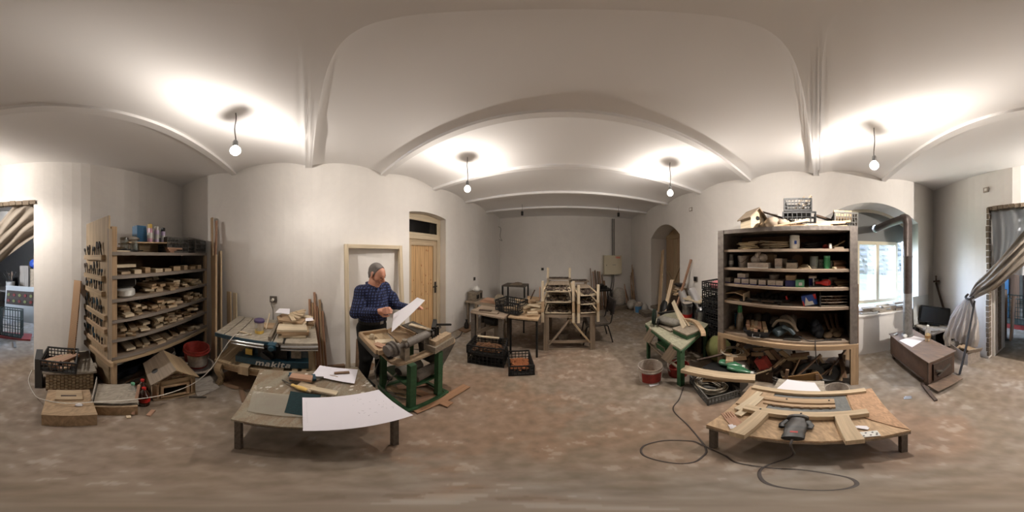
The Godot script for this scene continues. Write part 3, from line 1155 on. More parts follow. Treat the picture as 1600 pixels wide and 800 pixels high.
func wires(called: String, cat: String, label: String, c: Vector3, rad: Vector2, n: int, turns: float, m: Material, thick: float, group := "") -> void:
	# a loose coil or tangle of wire or cable lying at c
	at(c.x, c.y, c.z)
	for k in n:
		var pts := []
		var a := r(0, TAU)
		var sc := r(0.65, 1.0)
		var off := Vector3(r(-0.15, 0.15) * rad.x, 0, r(-0.15, 0.15) * rad.y)
		var steps := int(16 * turns)
		var tl := Vector2(r(-0.25, 0.25), r(-0.25, 0.25))
		for i in steps + 1:
			var t := a + TAU * turns * i / steps
			var x := cos(t) * rad.x * sc
			var z := sin(t) * rad.y * sc
			pts.append(off + Vector3(x, maxf(thick, thick * (1.2 + 2.0 * k / 1.5) + absf(tl.x * x + tl.y * z) * 0.5), z))
		tube(pts, thick, 5)
	one(called, m, label, cat, group)


func sheet(label: String, corners: Array, m: Material, cat := "paper", called := "paper_sheet", curl := 0.0, group := "") -> void:
	# a sheet over four plan points, two-sided with a little thickness
	F = Transform3D()
	for side in [0, 1]:
		grid(10, 8, func(s: float, t: float):
			var p: Vector3 = (corners[0] as Vector3).lerp(corners[1], s).lerp((corners[3] as Vector3).lerp(corners[2], s), t)
			return p + Vector3.UP * (curl * (sin(s * 5.0 + t * 2.0) * 0.5 + 0.5) * (0.3 + absf(s - 0.5)) + 0.0012 * side), null, true, side == 1)
	one(called, m, label, cat, group)


func slab(poly: Array, y0: float, y1: float) -> void:
	# flat polygon of plan points [w, u] with thickness; follows the room's unrolling through divided edges
	var v := PackedVector2Array()
	for i in poly.size():
		var a := Vector2(poly[i][0], poly[i][1])
		var b := Vector2(poly[(i + 1) % poly.size()][0], poly[(i + 1) % poly.size()][1])
		var n := maxi(1, ceili(a.distance_to(b) / 0.12))
		for k in n: v.append(a.lerp(b, float(k) / n))
	var keep := F
	F = F * Transform3D(Basis(Vector3.RIGHT, Vector3.BACK, Vector3.UP), Vector3.ZERO)     # local x = w, y = u, z = up
	prism(v, y0, y1)
	F = keep


# ---------------------------------------------------------------- corner with the rack of offcuts
const SHELF_Y := [1.69, 1.465, 1.235, 1.015, 0.79, 0.555]


func make_rack() -> void:
	thing("shelving_rack", "tall wooden shelving rack loaded with pine offcuts in the corner", "rack", Vector3(-1.25, 0, -1.68))
	F = Transform3D()
	for y in SHELF_Y:
		at(0, 0, 0)
		bx(-2.0, -0.56, y - 0.02, y, -1.93, -1.42, 0.1)
		var s := part("shelf", M.shelf_board)
		bx(-2.0, -0.56, y - 0.034, y - 0.0005, -1.42, -1.402, 0.1)
		part("shelf_edge", M.shelf_edge, s)
	bx(-2.0, -0.56, 0.475, 0.515, -1.42, -1.39, 0.1)
	part("front_rail", M.ply)
	for q in [[-0.585, -1.43], [-1.99, -1.43], [-0.56, -1.90], [-1.99, -1.92]]:
		bx(q[0] - 0.028, q[0] + 0.028, 0, 1.93 if q[1] > -1.5 and q[0] > -1 else 1.669, q[1] - 0.012, q[1] + 0.018, 0.2)
		part("post", M.shelf_board if q[1] < -1.5 else M.pine_warm)
	bx(-2.02, -0.54, 0.50, 1.71, -1.948, -1.935, 0.1)
	part("back_panel", M.wood_brown)
	# sheet of plywood on the end of the rack, full of holders for tools
	var q := Transform3D(Basis(Vector3.UP, deg_to_rad(-11.5)), Vector3(-0.54, 0, -1.40))
	F = q
	bx(0.0, 0.018, 0.46, 2.03, -0.50, 0.0, 0.12)
	var tb := part("tool_board", M.ply)
	bx(-0.004, 0.03, 0.5, 1.9, -0.005, 0.022, 0.12)
	part("edge_strip", M.wood_grey, tb)
	for h in [[1.66, 0.05], [1.46, 0.06], [1.31, 0.05], [1.08, 0.07], [0.93, 0.05], [0.72, 0.05]]:
		F = q
		bx(0.018, 0.062, h[0] - 0.05, h[0], -0.47, -0.06 if h[0] > 1.2 else -0.01, 0.12)
		part("tool_holder", M.ply if h[0] > 1.0 else M.pine_warm, tb)
	F = q
	bx(0.02, 0.05, 0.50, 0.56, -0.5, 0.08, 0.12)
	part("holder_rail", M.pine_warm, tb)
	var n := 0
	for h in [[1.66, 8], [1.46, 9], [1.31, 8], [1.08, 11], [0.93, 11], [0.72, 9]]:
		for k in h[1]:
			var row: String = {1.66: "top", 1.46: "second", 1.31: "third", 1.08: "fourth", 0.93: "fifth", 0.72: "lowest"}[h[0]]
			F = q * Transform3D(Basis(), Vector3(0.042, h[0], lerpf(-0.45, -0.09, (k + r(-0.3, 0.3)) / (h[1] - 1.0))))
			turn(Vector3.RIGHT, r(-14, 14))
			turn(Vector3.BACK, r(-6, 2))
			var l := r(0.05, 0.15) if h[0] > 1.2 else r(0.07, 0.17)
			var keep := F
			thing("hand_tool", "dusty hand tool, %s from the wall in the %s holder of the tool board" % [NTH[k], row], "tool", keep.origin, "hand tools in the holders of the plywood tool board")
			F = keep
			bx(-0.006, 0.006, -0.05, l * 0.55, -0.004, 0.004)
			part("blade", M.iron if k % 3 else M.dusty_metal)
			lathe([[0.0, l * 0.5], [0.008, l * 0.5], [0.012, l * 0.7], [0.009, l], [0.0, l]], 8)
			part("handle", [M.dark_iron, M.wood_dark, M.black, M.teal][rng.randi() % 4])
			n += 1


func make_rack_load() -> void:
	kind_of = "pine_offcut"
	rng.seed = 11
	var woods := [M.pine, M.pine_pale, M.pine_warm, M.ply, M.pine]
	var names_of := ["second", "third", "fourth", "fifth", "bottom"]
	for s in 5:
		var y: float = SHELF_Y[s + 1] + 0.001
		var g := "pine offcuts on the %s shelf of the rack" % names_of[s]
		var no := 0
		var x := -0.66 if s != 1 else -0.98
		if s == 4: x = -0.72
		while x > -1.9:
			var wide := r(0.07, 0.13)
			x -= wide * 0.62
			if x < -1.9: break
			var layers := 1 if s == 0 else 3 + rng.randi() % 4
			if s == 4: layers = 1 + rng.randi() % 3 if x < -1.0 else 2
			var top := y
			var lab := "pine offcut, # of the %s front pile from the left, %s rack shelf" % [NTH[no], names_of[s]]
			if s == 0: lab = "pine offcut, %s from the left on the second rack shelf" % NTH[no]
			no += 1
			if s == 0:
				offcut(x, y, -1.52 + r(-0.02, 0.03), r(-12, 12), r(0.1, 0.2), wide * 0.9, r(0.02, 0.06), woods[rng.randi() % 5], lab, g)
			else:
				top = pile(x, y, -1.56 + r(-0.02, 0.03), layers, 0.16, 0.28, wide * 0.75, wide, r(-20, 20), woods, lab, g)
				if rng.randf() < 0.8: pile(x + r(-0.02, 0.02), y, -1.81, 4 + rng.randi() % 3, 0.10, 0.17, wide * 0.8, wide, r(-18, 18), woods, lab.replace("front pile", "back pile"), g)
			x -= wide * 0.62 + 0.012
	# small light items on the second shelf
	offcut(-0.72, SHELF_Y[1] + 0.07, -1.50, 82, 0.26, 0.09, 0.03, M.pine_pale, "long pale block lying at the left end of the second shelf", "")
	# respirator-like white cased appliance on the third shelf
	thing("white_appliance", "white oval plastic appliance standing at the left end of the third shelf", "appliance", Vector3(-0.72, 1.235, -1.5))
	at(-0.735, 1.2365, -1.50, 12)
	lathe([[0.0, 0.0], [0.09, 0.0], [0.11, 0.02], [0.105, 0.07], [0.085, 0.085], [0.0, 0.085]], 20)
	part("base", M.white_plastic)
	cyl(Vector3(-0.02, 0.045, -0.12), Vector3(-0.02, 0.045, -0.10), 0.012, 10)
	at(-0.735, 1.33, -1.50, 12)
	part("knob", M.black)
	var ringpts := []
	for k in 25:
		var a := TAU * k / 24.0
		ringpts.append(Vector3(0.11 * signf(cos(a)) * pow(absf(cos(a)), 0.5), 0.05 + 0.045 * signf(sin(a)) * pow(absf(sin(a)), 0.6), 0))
	tube(ringpts, 0.013, 8)
	part("hood_frame", M.white_plastic)
	bx(-0.10, 0.10, 0.01, 0.09, 0.01, 0.05)
	part("grille", M.dark_iron)
	# on the top
	var t := SHELF_Y[0] + 0.001
	jar("glass_jar", "jar", "clear glass jar standing at the left end of the rack top", -0.78, t, -1.60, 0.05, 0.16, M.jar_glass, M.tin)
	jar("glass_jar", "jar", "smaller clear glass jar lower and right of the big one on the rack top", -0.86, t, -1.52, 0.04, 0.12, M.jar_glass, M.jar_glass)
	carton("brown flat carton lying behind the glass jars on the rack top", -0.72, t, -1.74, 5, 0.22, 0.06, 0.12, M.cardboard, M.cardboard)
	at(-0.80, t, -1.46)
	for k in 5: bar(Vector3(-0.13 + k * 0.05, 0.014 + 0.004 * k, 0.0), Vector3(-0.05 + k * 0.055, 0.012, -0.02 + 0.01 * k), 0.03, 0.012)
	one("dust_brush", M.dark_iron, "dark scrap of metal fittings on the front edge of the rack top", "metal scrap")
	offcut(-0.68, t, -1.45, 80, 0.16, 0.05, 0.012, M.pine_pale, "thin pale strip at the front left of the rack top", "")
	# a thin board raised on a block, with cans on it
	offcut(-1.13, t, -1.72, 85, 0.30, 0.16, 0.10, M.ply, "thick plywood block under the thin board on the rack top", "")
	at(-1.13, t + 0.115, -1.64, 0)
	turn(Vector3.BACK, -2.0)
	bx(-0.42, 0.34, -0.008, 0.006, -0.15, 0.13, 0.12)
	one("thin_board", M.pine_warm, "wide thin board lying across a block on the rack top", "board")
	var ty := t + 0.128
	thing("plastic_case", "light blue angular plastic case on the raised board of the rack", "case", Vector3(-1.08, ty, -1.74))
	at(-1.05, ty - 0.005, -1.74)
	prism(PackedVector2Array([Vector2(-0.11, 0), Vector2(0.06, 0), Vector2(0.06, 0.21), Vector2(-0.07, 0.21), Vector2(-0.08, 0.12), Vector2(-0.11, 0.12)]), -0.06, 0.06)
	part("case_body", M.light_blue)
	bx(-0.05, 0.04, 0.03, 0.10, -0.066, -0.06)
	part("label_plate", M.navy)
	spray("spray can with yellow cap, leftmost of three on the rack top", -1.12, ty - 0.002, -1.60, M.pink_label, M.yellow, "", 0.034, 0.22)
	spray("lilac spray can with white cap, middle of three on the rack top", -1.23, ty - 0.008, -1.61, M.lilac, M.white_plastic, "", 0.034, 0.21)
	spray("spray can with black cap, rightmost of three on the rack top", -1.34, ty - 0.008, -1.62, M.lilac, M.black, "", 0.032, 0.205)
	at(-0.93, ty + 0.004, -1.72)
	ball(Vector3(0.0, 0.03, 0), Vector3(0.12, 0.035, 0.08), 12)
	one("rag", M.old_paper, "crumpled pale rag on the left half of the raised board", "rag")
	for k in 3: offcut(-1.42, t + k * 0.021, -1.52 + 0.01 * k, 70 + k * 12, 0.24, 0.05, 0.02, M.pine_rosy, "reddish strip, %s of the stack before the crates on the rack top" % TIER[k], "reddish strips on the rack top")
	crate("black dusty crate on the rack top, left of two", -1.51, t, -1.66, 8, 0.33, 0.20, 0.34, M.crate_dusty, "", 14)
	crate("black dusty crate with paper on it at the right end of the rack top", -1.86, t, -1.60, -6, 0.28, 0.19, 0.34, M.crate_dusty, "", 12)
	sheet("folded pale paper lying on the right crate of the rack top", [Vector3(-1.73, t + 0.2, -1.46), Vector3(-2.02, t + 0.205, -1.46), Vector3(-2.03, t + 0.26, -1.76), Vector3(-1.75, t + 0.23, -1.76)], M.old_paper, "paper", "paper_sheet", 0.01)
	# dark stuff under the rack
	at(-1.70, 0.0, -1.6)
	ball(Vector3(0, 0.2, 0), Vector3(0.25, 0.2, 0.22), 14)
	one("dark_sack", M.crate, "dark bulging sack under the rack behind the bucket", "sack")
	offcut(-0.98, 0.02, -1.50, 60, 0.75, 0.22, 0.015, M.wood_brown, "wide brown board lying under the rack behind the toy house", "", 6)
	offcut(-0.90, 0.07, -1.66, 75, 0.6, 0.16, 0.10, M.navy_dark, "dark blue block lying under the left end of the rack", "")
	lean("grey_pipe", Vector3(-0.72, 0.05, -1.42), Vector3(-1.05, 0.22, -1.34), 0.03, 0.03, M.iron, "grey metal pipe sloping under the rack behind the bottles", "", 0, "pipe")
	pail("red and white paint bucket under the right end of the rack", -1.50, 0.16, -1.20, 0.155, 0.30, M.red_dusty, M.wood_brown, M.pail)
	thing("steel_bowl", "shallow grey enamel bowl under the red paint bucket", "bowl", Vector3(-1.50, 0, -1.20))
	at(-1.50, 0, -1.20)
	lathe([[0.0, 0.0], [0.13, 0.0], [0.20, 0.13], [0.19, 0.155], [0.0, 0.155]], 22)
	part("bowl_body", M.tin)
	lathe([[0.19, 0.135], [0.215, 0.14], [0.215, 0.15], [0.19, 0.155]], 22)
	part("rim", M.pail)
	wires("cable_ring", "cable", "ring of pale hose beside the red paint bucket", Vector3(-1.32, 0.20, -1.30), Vector2(0.10, 0.09), 2, 1.0, M.pail, 0.016)
	pail("white bucket with blue print under the rack behind the toy house", -1.28, 0, -1.55, 0.15, 0.34, M.pail, null, M.light_blue)


func make_corner() -> void:
	kind_of = "curved_offcut"
	rng.seed = 12
	# perforated brown board leaning in the corner of the front wall
	lean("perforated_board", Vector3(-0.22, 0.37, -1.79), Vector3(-0.32, 1.36, -1.885), 0.16, 0.012, M.ply_warm, "brown perforated board leaning on the wall behind the crate", "", -20, "board")
	at(-0.505, 0.0, -1.72, -11)
	bx(-0.012, 0.008, 0.04, 0.44, -0.16, 0.26, 0.12)
	one("plywood_panel", M.ply, "small plywood panel hung low on the end of the rack", "panel")
	thing("round_dial", "dusty round metal pulley on the low plywood panel", "pulley", Vector3(-0.45, 0.30, -1.60))
	cyl(Vector3(-0.46, 0.32, -1.60), Vector3(-0.43, 0.32, -1.60), 0.045, 14)
	part("disc", M.dusty_metal)
	cyl(Vector3(-0.43, 0.32, -1.60), Vector3(-0.415, 0.32, -1.60), 0.02, 10)
	part("hub", M.dark_iron)
	# cabinet with a woven front, and the crate of sticks on it
	thing("woven_cabinet", "low brown cabinet with a woven front beside the doorway", "cabinet", Vector3(-0.18, 0, -1.60))
	at(-0.18, 0, -1.53, 4)
	bx(-0.22, 0.22, 0.02, 0.33, -0.36, 0.04, 0.12)
	part("cabinet_body", M.wood_brown)
	bx(-0.25, 0.25, 0.33, 0.36, -0.40, 0.06, 0.12)
	part("cabinet_top", M.cardboard_grey)
	for j in 9:
		for i in 13:
			var x := -0.205 + i * 0.034
			bx(x - 0.014, x + 0.014, 0.06 + j * 0.028, 0.078 + j * 0.028, 0.04, 0.046 + 0.008 * ((i + j) % 2))
	part("woven_strip", M.ply)
	stuff(cur.get_child(2))
	crate("black crate full of curved reddish offcuts on the woven cabinet", -0.10, 0.362, -1.62, 14, 0.33, 0.17, 0.30, M.crate, "", 9)
	for k in 12:
		var layer := k / 4
		offcut(-0.20 + (k % 4) * 0.062 + r(-0.01, 0.01), 0.378 + layer * 0.036, -1.62 + r(-0.02, 0.02), 74 + r(-35, 20) if layer == 2 else r(-10, 25), r(0.18, 0.25), 0.04, 0.034, [M.pine_rosy, M.pine_warm, M.pine_rosy][k % 3], "reddish curved offcut, %s of the %s layer in the crate by the doorway" % [NTH[k % 4], ["bottom", "middle", "top"][layer]], "reddish offcuts in the crate on the woven cabinet")
	at(-0.02, 0.0, -1.66)
	bx(0.10, 0.17, 0.0, 0.5, -0.12, 0.10)
	one("dark_box", M.black, "narrow dark box between the wall and the woven cabinet", "box")
	# cardboard box with a wooden pull handle plate on it
	thing("cardboard_box", "closed cardboard box with a handle plate, nearest the doorway", "box", Vector3(-0.13, 0, -1.12))
	at(-0.13, 0, -1.13, 6)
	bx(-0.165, 0.165, 0, 0.22, -0.18, 0.18, 0.06)
	part("box_body", M.cardboard)
	bx(-0.168, 0.168, 0.222, 0.226, -0.005, 0.182, 0.06)
	part("flap", M.cardboard)
	bx(-0.168, 0.168, 0.222, 0.226, -0.182, -0.008, 0.06)
	part("flap", M.cardboard)
	thing("handle_plate", "small wooden plate with a slot lying on the cardboard box", "plate", Vector3(-0.13, 0.227, -1.13))
	at(-0.13, 0.226, -1.13, 6)
	bx(-0.10, 0.10, 0.002, 0.022, -0.165, -0.02, 0.06)
	part("plate_board", M.ply)
	bx(-0.055, 0.06, 0.0221, 0.026, -0.085, -0.065)
	part("slot", M.wood_dark)
	at(-0.13, 0.227, -1.13)
	ball(Vector3(-0.06, 0.014, 0.06), Vector3(0.03, 0.012, 0.02), 8)
	one("paper_scrap", M.paper, "crumpled white paper scrap on the cardboard box", "paper")
	# second box, under a grey printed bag
	thing("cardboard_box", "cardboard box covered by a grey printed bag, beside the bottles", "box", Vector3(-0.5, 0, -1.14))
	at(-0.49, 0, -1.17, 22)
	bx(-0.155, 0.155, 0, 0.17, -0.19, 0.16, 0.06)
	part("box_body", M.cardboard)
	bx(0.158, 0.165, 0.0, 0.30, -0.2, 0.15, 0.08)
	part("flap", M.old_paper)
	thing("printed_bag", "grey paper bag with white lettering lying on the second box", "bag", Vector3(-0.49, 0.172, -1.2))
	at(-0.49, 0.172, -1.17, 22)
	for side in [0, 1]:
		grid(10, 8, func(s: float, t: float): return Vector3(lerpf(-0.165, 0.150, s), 0.004 + (0.03 * sin(t * PI) + 0.035 * t + 0.006 * sin(s * 9.0 + t * 7.0)) * (1 - side) , lerpf(-0.20, 0.14, t)), null, true, side == 0)
	part("bag_body", M.cardboard_grey)
	at(-0.485, 0.214, -1.17, 22)
	turn(Vector3.RIGHT, 78)
	turn(Vector3.BACK, 180)
	F.basis = F.basis * Basis(Vector3.UP, PI)
	letters("TOTAL", 0.075, 0.003, true)
	part("lettering", M.old_paper)
	lean("stick", Vector3(-0.54, 0.03, -0.97), Vector3(-0.66, 0.36, -1.09), 0.022, 0.022, M.pine_rosy, "reddish stick leaning on the second cardboard box")
	# bottles
	for q in [[-0.70, -1.08, M.cola, M.red, "plastic bottle of brown liquid with a red label before the toy house"], [-0.66, -1.19, M.jar_glass, M.mint, "clear plastic bottle with a green cap behind the brown one"], [-0.76, -1.20, M.cola, M.red, "bottle with a red cap behind the brown bottle"]]:
		thing("bottle", q[4], "bottle", Vector3(q[0], 0, q[1]))
		at(q[0], 0, q[1])
		lathe([[0.0, 0.0], [0.045, 0.0], [0.05, 0.02], [0.05, 0.16], [0.045, 0.20], [0.018, 0.26], [0.014, 0.285], [0.0, 0.285]], 18)
		part("bottle_body", q[2])
		lathe([[0.0, 0.28], [0.018, 0.28], [0.018, 0.305], [0.0, 0.305]], 12)
		part("cap", q[3])
		lathe([[0.0508, 0.08], [0.0508, 0.15]], 18)
		part("label_band", M.red if q[3] == M.red else M.mint)
	# wooden toy house
	thing("toy_house", "unfinished wooden toy house with a pitched roof under the rack", "toy house", Vector3(-1.03, 0, -1.18))
	at(-1.03, 0, -1.15, 24)
	# x to the left seen from the room's middle, z towards the middle
	bx(-0.19, 0.19, 0.0, 0.03, -0.20, 0.17, 0.1)
	part("floor_board", M.ply)
	for s in [-1, 1]:
		bx(s * 0.19 - 0.008, s * 0.19 + 0.008, 0.03, 0.33, -0.20, 0.15, 0.1)
		part("side_wall", M.ply)
	bx(-0.19, 0.19, 0.03, 0.33, -0.208, -0.195, 0.1)
	part("back_wall", M.ply)
	for q in [[-0.19, -0.12, 0.03, 0.33], [0.12, 0.19, 0.03, 0.33], [-0.12, 0.12, 0.235, 0.33], [-0.12, 0.12, 0.03, 0.055]]:
		bx(q[0], q[1], q[2], q[3], 0.14, 0.152, 0.1)
	var fr := part("front_wall", M.ply)
	for q in [[-0.13, -0.105, 0.05, 0.25], [0.105, 0.13, 0.05, 0.25], [-0.13, 0.13, 0.23, 0.26], [-0.16, -0.145, 0.05, 0.3], [0.145, 0.16, 0.05, 0.3], [-0.13, 0.13, 0.05, 0.075]]:
		bx(q[0], q[1], q[2], q[3], 0.15, 0.172, 0.1)
		part("moulding", M.pine_warm, fr)
	prism(PackedVector2Array([Vector2(-0.19, 0.33), Vector2(0.19, 0.33), Vector2(0.0, 0.49)]), 0.138, 0.150)
	part("gable", M.ply)
	for k in 22:
		var x := r(-0.12, 0.12)
		var y := 0.345 + r(0.0, 0.105) * (1.0 - absf(x) / 0.14)
		bar(Vector3(x - 0.02, y, 0.153), Vector3(x + 0.02, y + r(-0.02, 0.02), 0.153), 0.008, 0.012)
	part("carving", M.wood_brown, cur.get_child(cur.get_child_count() - 1))
	for s in [-1, 1]:
		F = Transform3D(Basis(Vector3.UP, deg_to_rad(24)), Vector3(-1.03, 0, -1.15)) * Transform3D(Basis(Vector3.BACK, deg_to_rad(-s * 40.0)), Vector3(0, 0.505, 0))
		bx(minf(0, s * 0.285), maxf(0, s * 0.285), -0.014, 0.0, -0.23, 0.19, 0.1)
		var rf := part("roof_board", M.wood_grey if s > 0 else M.ply)
		if s > 0:
			lathe([[0.0, 0.001], [0.035, 0.001], [0.035, 0.003], [0.0, 0.003]], 14, Vector3(s * 0.19, 0, 0.02))
			part("roof_hole", M.black, rf)
	for k in 2: offcut(-1.02 - 0.1 * k, 0.032, -1.18, 24 + 90, 0.2, 0.06, 0.02, M.ply, "%s slat from the right inside the toy house" % NTH[k], "slats in the toy house")
	sheet("big grey sheet of paper on the floor right of the toy house", [Vector3(-1.10, 0.004, -0.86), Vector3(-1.36, 0.004, -0.80), Vector3(-1.50, 0.03, -1.02), Vector3(-1.27, 0.06, -1.12)], M.old_paper, "paper", "paper_sheet", 0.008)
	lean("chisel", Vector3(-1.14, 0.012, -0.80), Vector3(-1.05, 0.012, -0.92), 0.018, 0.012, M.iron, "small dark chisel on the floor before the toy house", "", 0, "chisel")
	offcut(-0.66, 0.001, -0.93, 60, 0.09, 0.03, 0.02, M.pine_rosy, "small offcut on the floor before the bottles", "")
	offcut(-0.50, 0.001, -0.96, 20, 0.035, 0.03, 0.018, M.pine_pale, "tiny white chip on the floor before the second box", "")
	# white cable looping from the doorway over the boxes and up to the saw
	F = Transform3D()
	tube(smooth_line([Vector3(0.22, 0.01, -1.93), Vector3(0.23, 0.01, -1.70), Vector3(0.14, 0.03, -1.42), Vector3(0.06, 0.20, -1.20), Vector3(-0.10, 0.275, -1.08), Vector3(-0.3, 0.275, -1.06), Vector3(-0.55, 0.245, -1.02), Vector3(-0.80, 0.20, -0.98), Vector3(-1.10, 0.22, -0.92), Vector3(-1.24, 0.42, -0.82), Vector3(-1.31, 0.66, -0.74), Vector3(-1.39, 0.83, -0.66), Vector3(-1.46, 0.815, -0.60), Vector3(-1.55, 0.809, -0.54)], 8), 0.004, 6)
	one("white_cable", M.cable_white, "white cable looping from the doorway over the boxes to the saw", "cable")
	# long boards standing between rack and saw
	var g := ""
	lean("long_plank", Vector3(-1.92, 0.0, -1.22), Vector3(-2.0, 2.22, -1.31), 0.05, 0.022, M.pine_warm, "tallest narrow plank standing beside the rack", g, 30)
	lean("long_plank", Vector3(-1.84, 0.0, -1.20), Vector3(-1.98, 2.16, -1.22), 0.045, 0.02, M.pine_rosy, "reddish narrow plank just right of the tallest one", g, 30)
	lean("long_plank", Vector3(-1.70, 0.0, -1.08), Vector3(-1.90, 1.66, -1.20), 0.15, 0.024, M.pine_warm, "broad plank standing before the rack's right edge", g, 38)
	lean("long_plank", Vector3(-1.86, 0.0, -1.08), Vector3(-1.99, 1.72, -1.16), 0.06, 0.024, M.pine, "medium plank right of the broad one at the rack", g, 30)
	lean("long_plank", Vector3(-1.95, 0.0, -0.98), Vector3(-2.005, 1.15, -1.03), 0.08, 0.02, M.pine, "short pale plank behind the left edge of the saw table", g, 25)
	lean("long_plank", Vector3(-1.95, 0.0, -0.90), Vector3(-2.005, 1.14, -0.94), 0.07, 0.02, M.pine_pale, "palest short plank behind the saw table corner", g, 25)


# ---------------------------------------------------------------- table saw, low table, loose door frame
func make_saw() -> void:
	kind_of = "saw_offcut"
	rng.seed = 21
	# low carved stand under the saw
	thing("carved_stand", "low brown wooden stand with a curved leg under the table saw", "stand", Vector3(-1.72, 0, -0.42))
	at(0, 0, 0)
	slab([[-1.42, -0.90], [-1.40, -0.58], [-1.46, 0.08], [-2.02, 0.08], [-2.02, -0.92]], 0.37, 0.41)
	part("stand_top", M.ply)
	for q in [[-1.44, -0.84], [-1.50, 0.03], [-1.97, -0.86], [-1.97, 0.02]]:
		at(q[0], 0, q[1])
		var line := smooth_line([Vector3(0.02, 0.0, -0.01), Vector3(-0.01, 0.10, 0.01), Vector3(0.04, 0.22, 0.015), Vector3(0.045, 0.30, 0.0), Vector3(0.0, 0.37, 0.0)], 5)
		for k in line.size() - 1: bar(line[k], line[k + 1] + Vector3(0, 0.004, 0), 0.055 + 0.02 * k / line.size(), 0.045)
		part("leg", M.ply)
	at(0, 0, 0)
	bx(-1.45, -1.43, 0.29, 0.37, -0.82, 0.02, 0.1)
	part("apron", M.pine_warm)
	var nb := 0
	for q in [[-1.40, -0.56, 0.10], [-1.42, -0.25, 0.10], [-1.43, -0.10, 0.05], [-1.43, -0.02, 0.04]]:
		at(q[0], 0, q[1])
		bx(-0.05, 0.035, 0.33, 0.455, -q[2] / 2, q[2] / 2)
		one("support_block", M.ply, "%s wooden block from the left wedged under the table saw" % NTH[nb], "block", "blocks between stand and table saw")
		nb += 1
	# turned round base board lying under the stand
	thing("round_board", "round wooden board lying on the floor under the carved stand", "board", Vector3(-1.50, 0, -0.70))
	at(-1.62, 0, -0.68)
	lathe([[0.0, 0.0], [0.22, 0.0], [0.23, 0.012], [0.21, 0.022], [0.0, 0.022]], 26)
	part("disc", M.wood_brown)
	nb = 0
	for q in [[-1.33, -0.55, 60], [-1.40, -0.40, 80], [-1.45, -0.47, 40], [-1.6, -0.3, 70]]:
		offcut(q[0], 0.001, q[1], q[2], 0.26, 0.05, 0.018, M.wood_brown, "%s dark offcut from the front on the floor under the table saw" % NTH[nb], "dark offcuts on the floor under the saw")
		nb += 1
	# the saw
	thing("table_saw", "large table saw with dusty slotted top, chrome rails and teal body", "table saw", Vector3(-1.72, 0.41, -0.4))
	at(0, 0, 0)
	# top in three plates parted by grooves
	for q in [[-0.89, -0.795], [-0.781, -0.682], [-0.668, -0.305], [-0.293, 0.10]]:
		bx(-2.02, -1.425, 0.772, 0.80, q[0], q[1], 0.1)
		part("top_plate", M.saw_top)
	bx(-1.60, -1.425, 0.788, 0.802, -0.21, -0.19, 0.1)
	part("slot", M.dark_iron)
	bx(-1.424, -1.412, 0.755, 0.80, -0.89, -0.32, 0.08)
	part("teal_edge", M.teal)
	bx(-2.02, -1.425, 0.757, 0.7715, -0.885, -0.872, 0.1)
	part("teal_edge", M.teal)
	bx(-2.02, -1.425, 0.757, 0.7715, 0.085, 0.10, 0.1)
	part("teal_edge", M.teal)
	for q in [[-0.69, -0.37, 0.768], [-0.22, 0.10, 0.772]]:
		tube([Vector3(-1.395, q[2], q[0]), Vector3(-1.395, q[2], lerpf(q[0], q[1], 0.5)), Vector3(-1.395, q[2], q[1])], 0.017, 10)
		tube([Vector3(-1.395, q[2] - 0.035, q[0]), Vector3(-1.395, q[2] - 0.035, lerpf(q[0], q[1], 0.5)), Vector3(-1.395, q[2] - 0.035, q[1])], 0.012, 8)
		part("rail", M.chrome)
	bx(-1.44, -1.36, 0.74, 0.80, -0.33, -0.26)
	cyl(Vector3(-1.36, 0.77, -0.295), Vector3(-1.33, 0.77, -0.295), 0.025, 12)
	part("rip_fence_head", M.teal)
	bx(-1.98, -1.44, 0.802, 0.85, -0.345, -0.315, 0.1)
	part("rip_fence", M.dusty_metal)
	for q in [[Vector3(-1.41, 0.75, -0.36), Vector3(-1.40, 0.79, -0.24)], [Vector3(-1.42, 0.74, -0.27), Vector3(-1.37, 0.80, -0.25)]]:
		bar(q[0], q[1], 0.02, 0.03)
	part("fence_lever", M.black)
	# body: a tapering housing on a flared foot
	at(-1.74, 0.41, -0.34)
	grid(24, 4, func(s: float, t: float):
		var e := [Vector2(0.30, 0.36), Vector2(0.26, 0.31), Vector2(0.22, 0.27), Vector2(0.23, 0.28), Vector2(0.24, 0.30)]
		var q: Vector2 = e[roundi(t * 4)]
		var a := TAU * s
		var c := Vector2(signf(cos(a)) * pow(absf(cos(a)), 0.25), signf(sin(a)) * pow(absf(sin(a)), 0.25))
		return Vector3(c.x * q.x, [0.045, 0.12, 0.15, 0.28, 0.355][roundi(t * 4)], c.y * q.y), null, false, true)
	part("housing", M.teal_dark)
	bx(0.20, 0.30, 0.045, 0.13, -0.33, 0.36, 0.1)
	bx(-0.3, 0.25, 0.045, 0.06, -0.35, 0.36, 0.1)
	part("foot", M.teal)
	bx(0.215, 0.245, 0.13, 0.31, -0.12, 0.16, 0.1)
	part("recess_panel", M.dark_iron)
	at(-1.74, 0.41, -0.34)
	cyl(Vector3(0.245, 0.20, -0.02), Vector3(0.29, 0.20, -0.02), 0.065, 18)
	cyl(Vector3(0.29, 0.20, -0.02), Vector3(0.30, 0.20, -0.02), 0.03, 12)
	bar(Vector3(0.31, 0.24, -0.06), Vector3(0.31, 0.16, 0.02), 0.02, 0.02)
	part("hand_wheel", M.black)
	bx(0.225, 0.25, 0.14, 0.22, -0.245, -0.175)
	part("warning_plate", M.yellow)
	bx(0.22, 0.245, 0.15, 0.31, 0.20, 0.29)
	part("side_panel", M.dusty_metal)
	# the maker's lettering on the front of the foot (outward is +w)
	F = Transform3D(Basis(Vector3(0, 0, 1), Vector3.UP, Vector3(-1, 0, 0)), Vector3(-1.437, 0.495, -0.30))
	letters("makita", 0.098, 0.006, true, true)
	part("lettering", M.white_plastic)
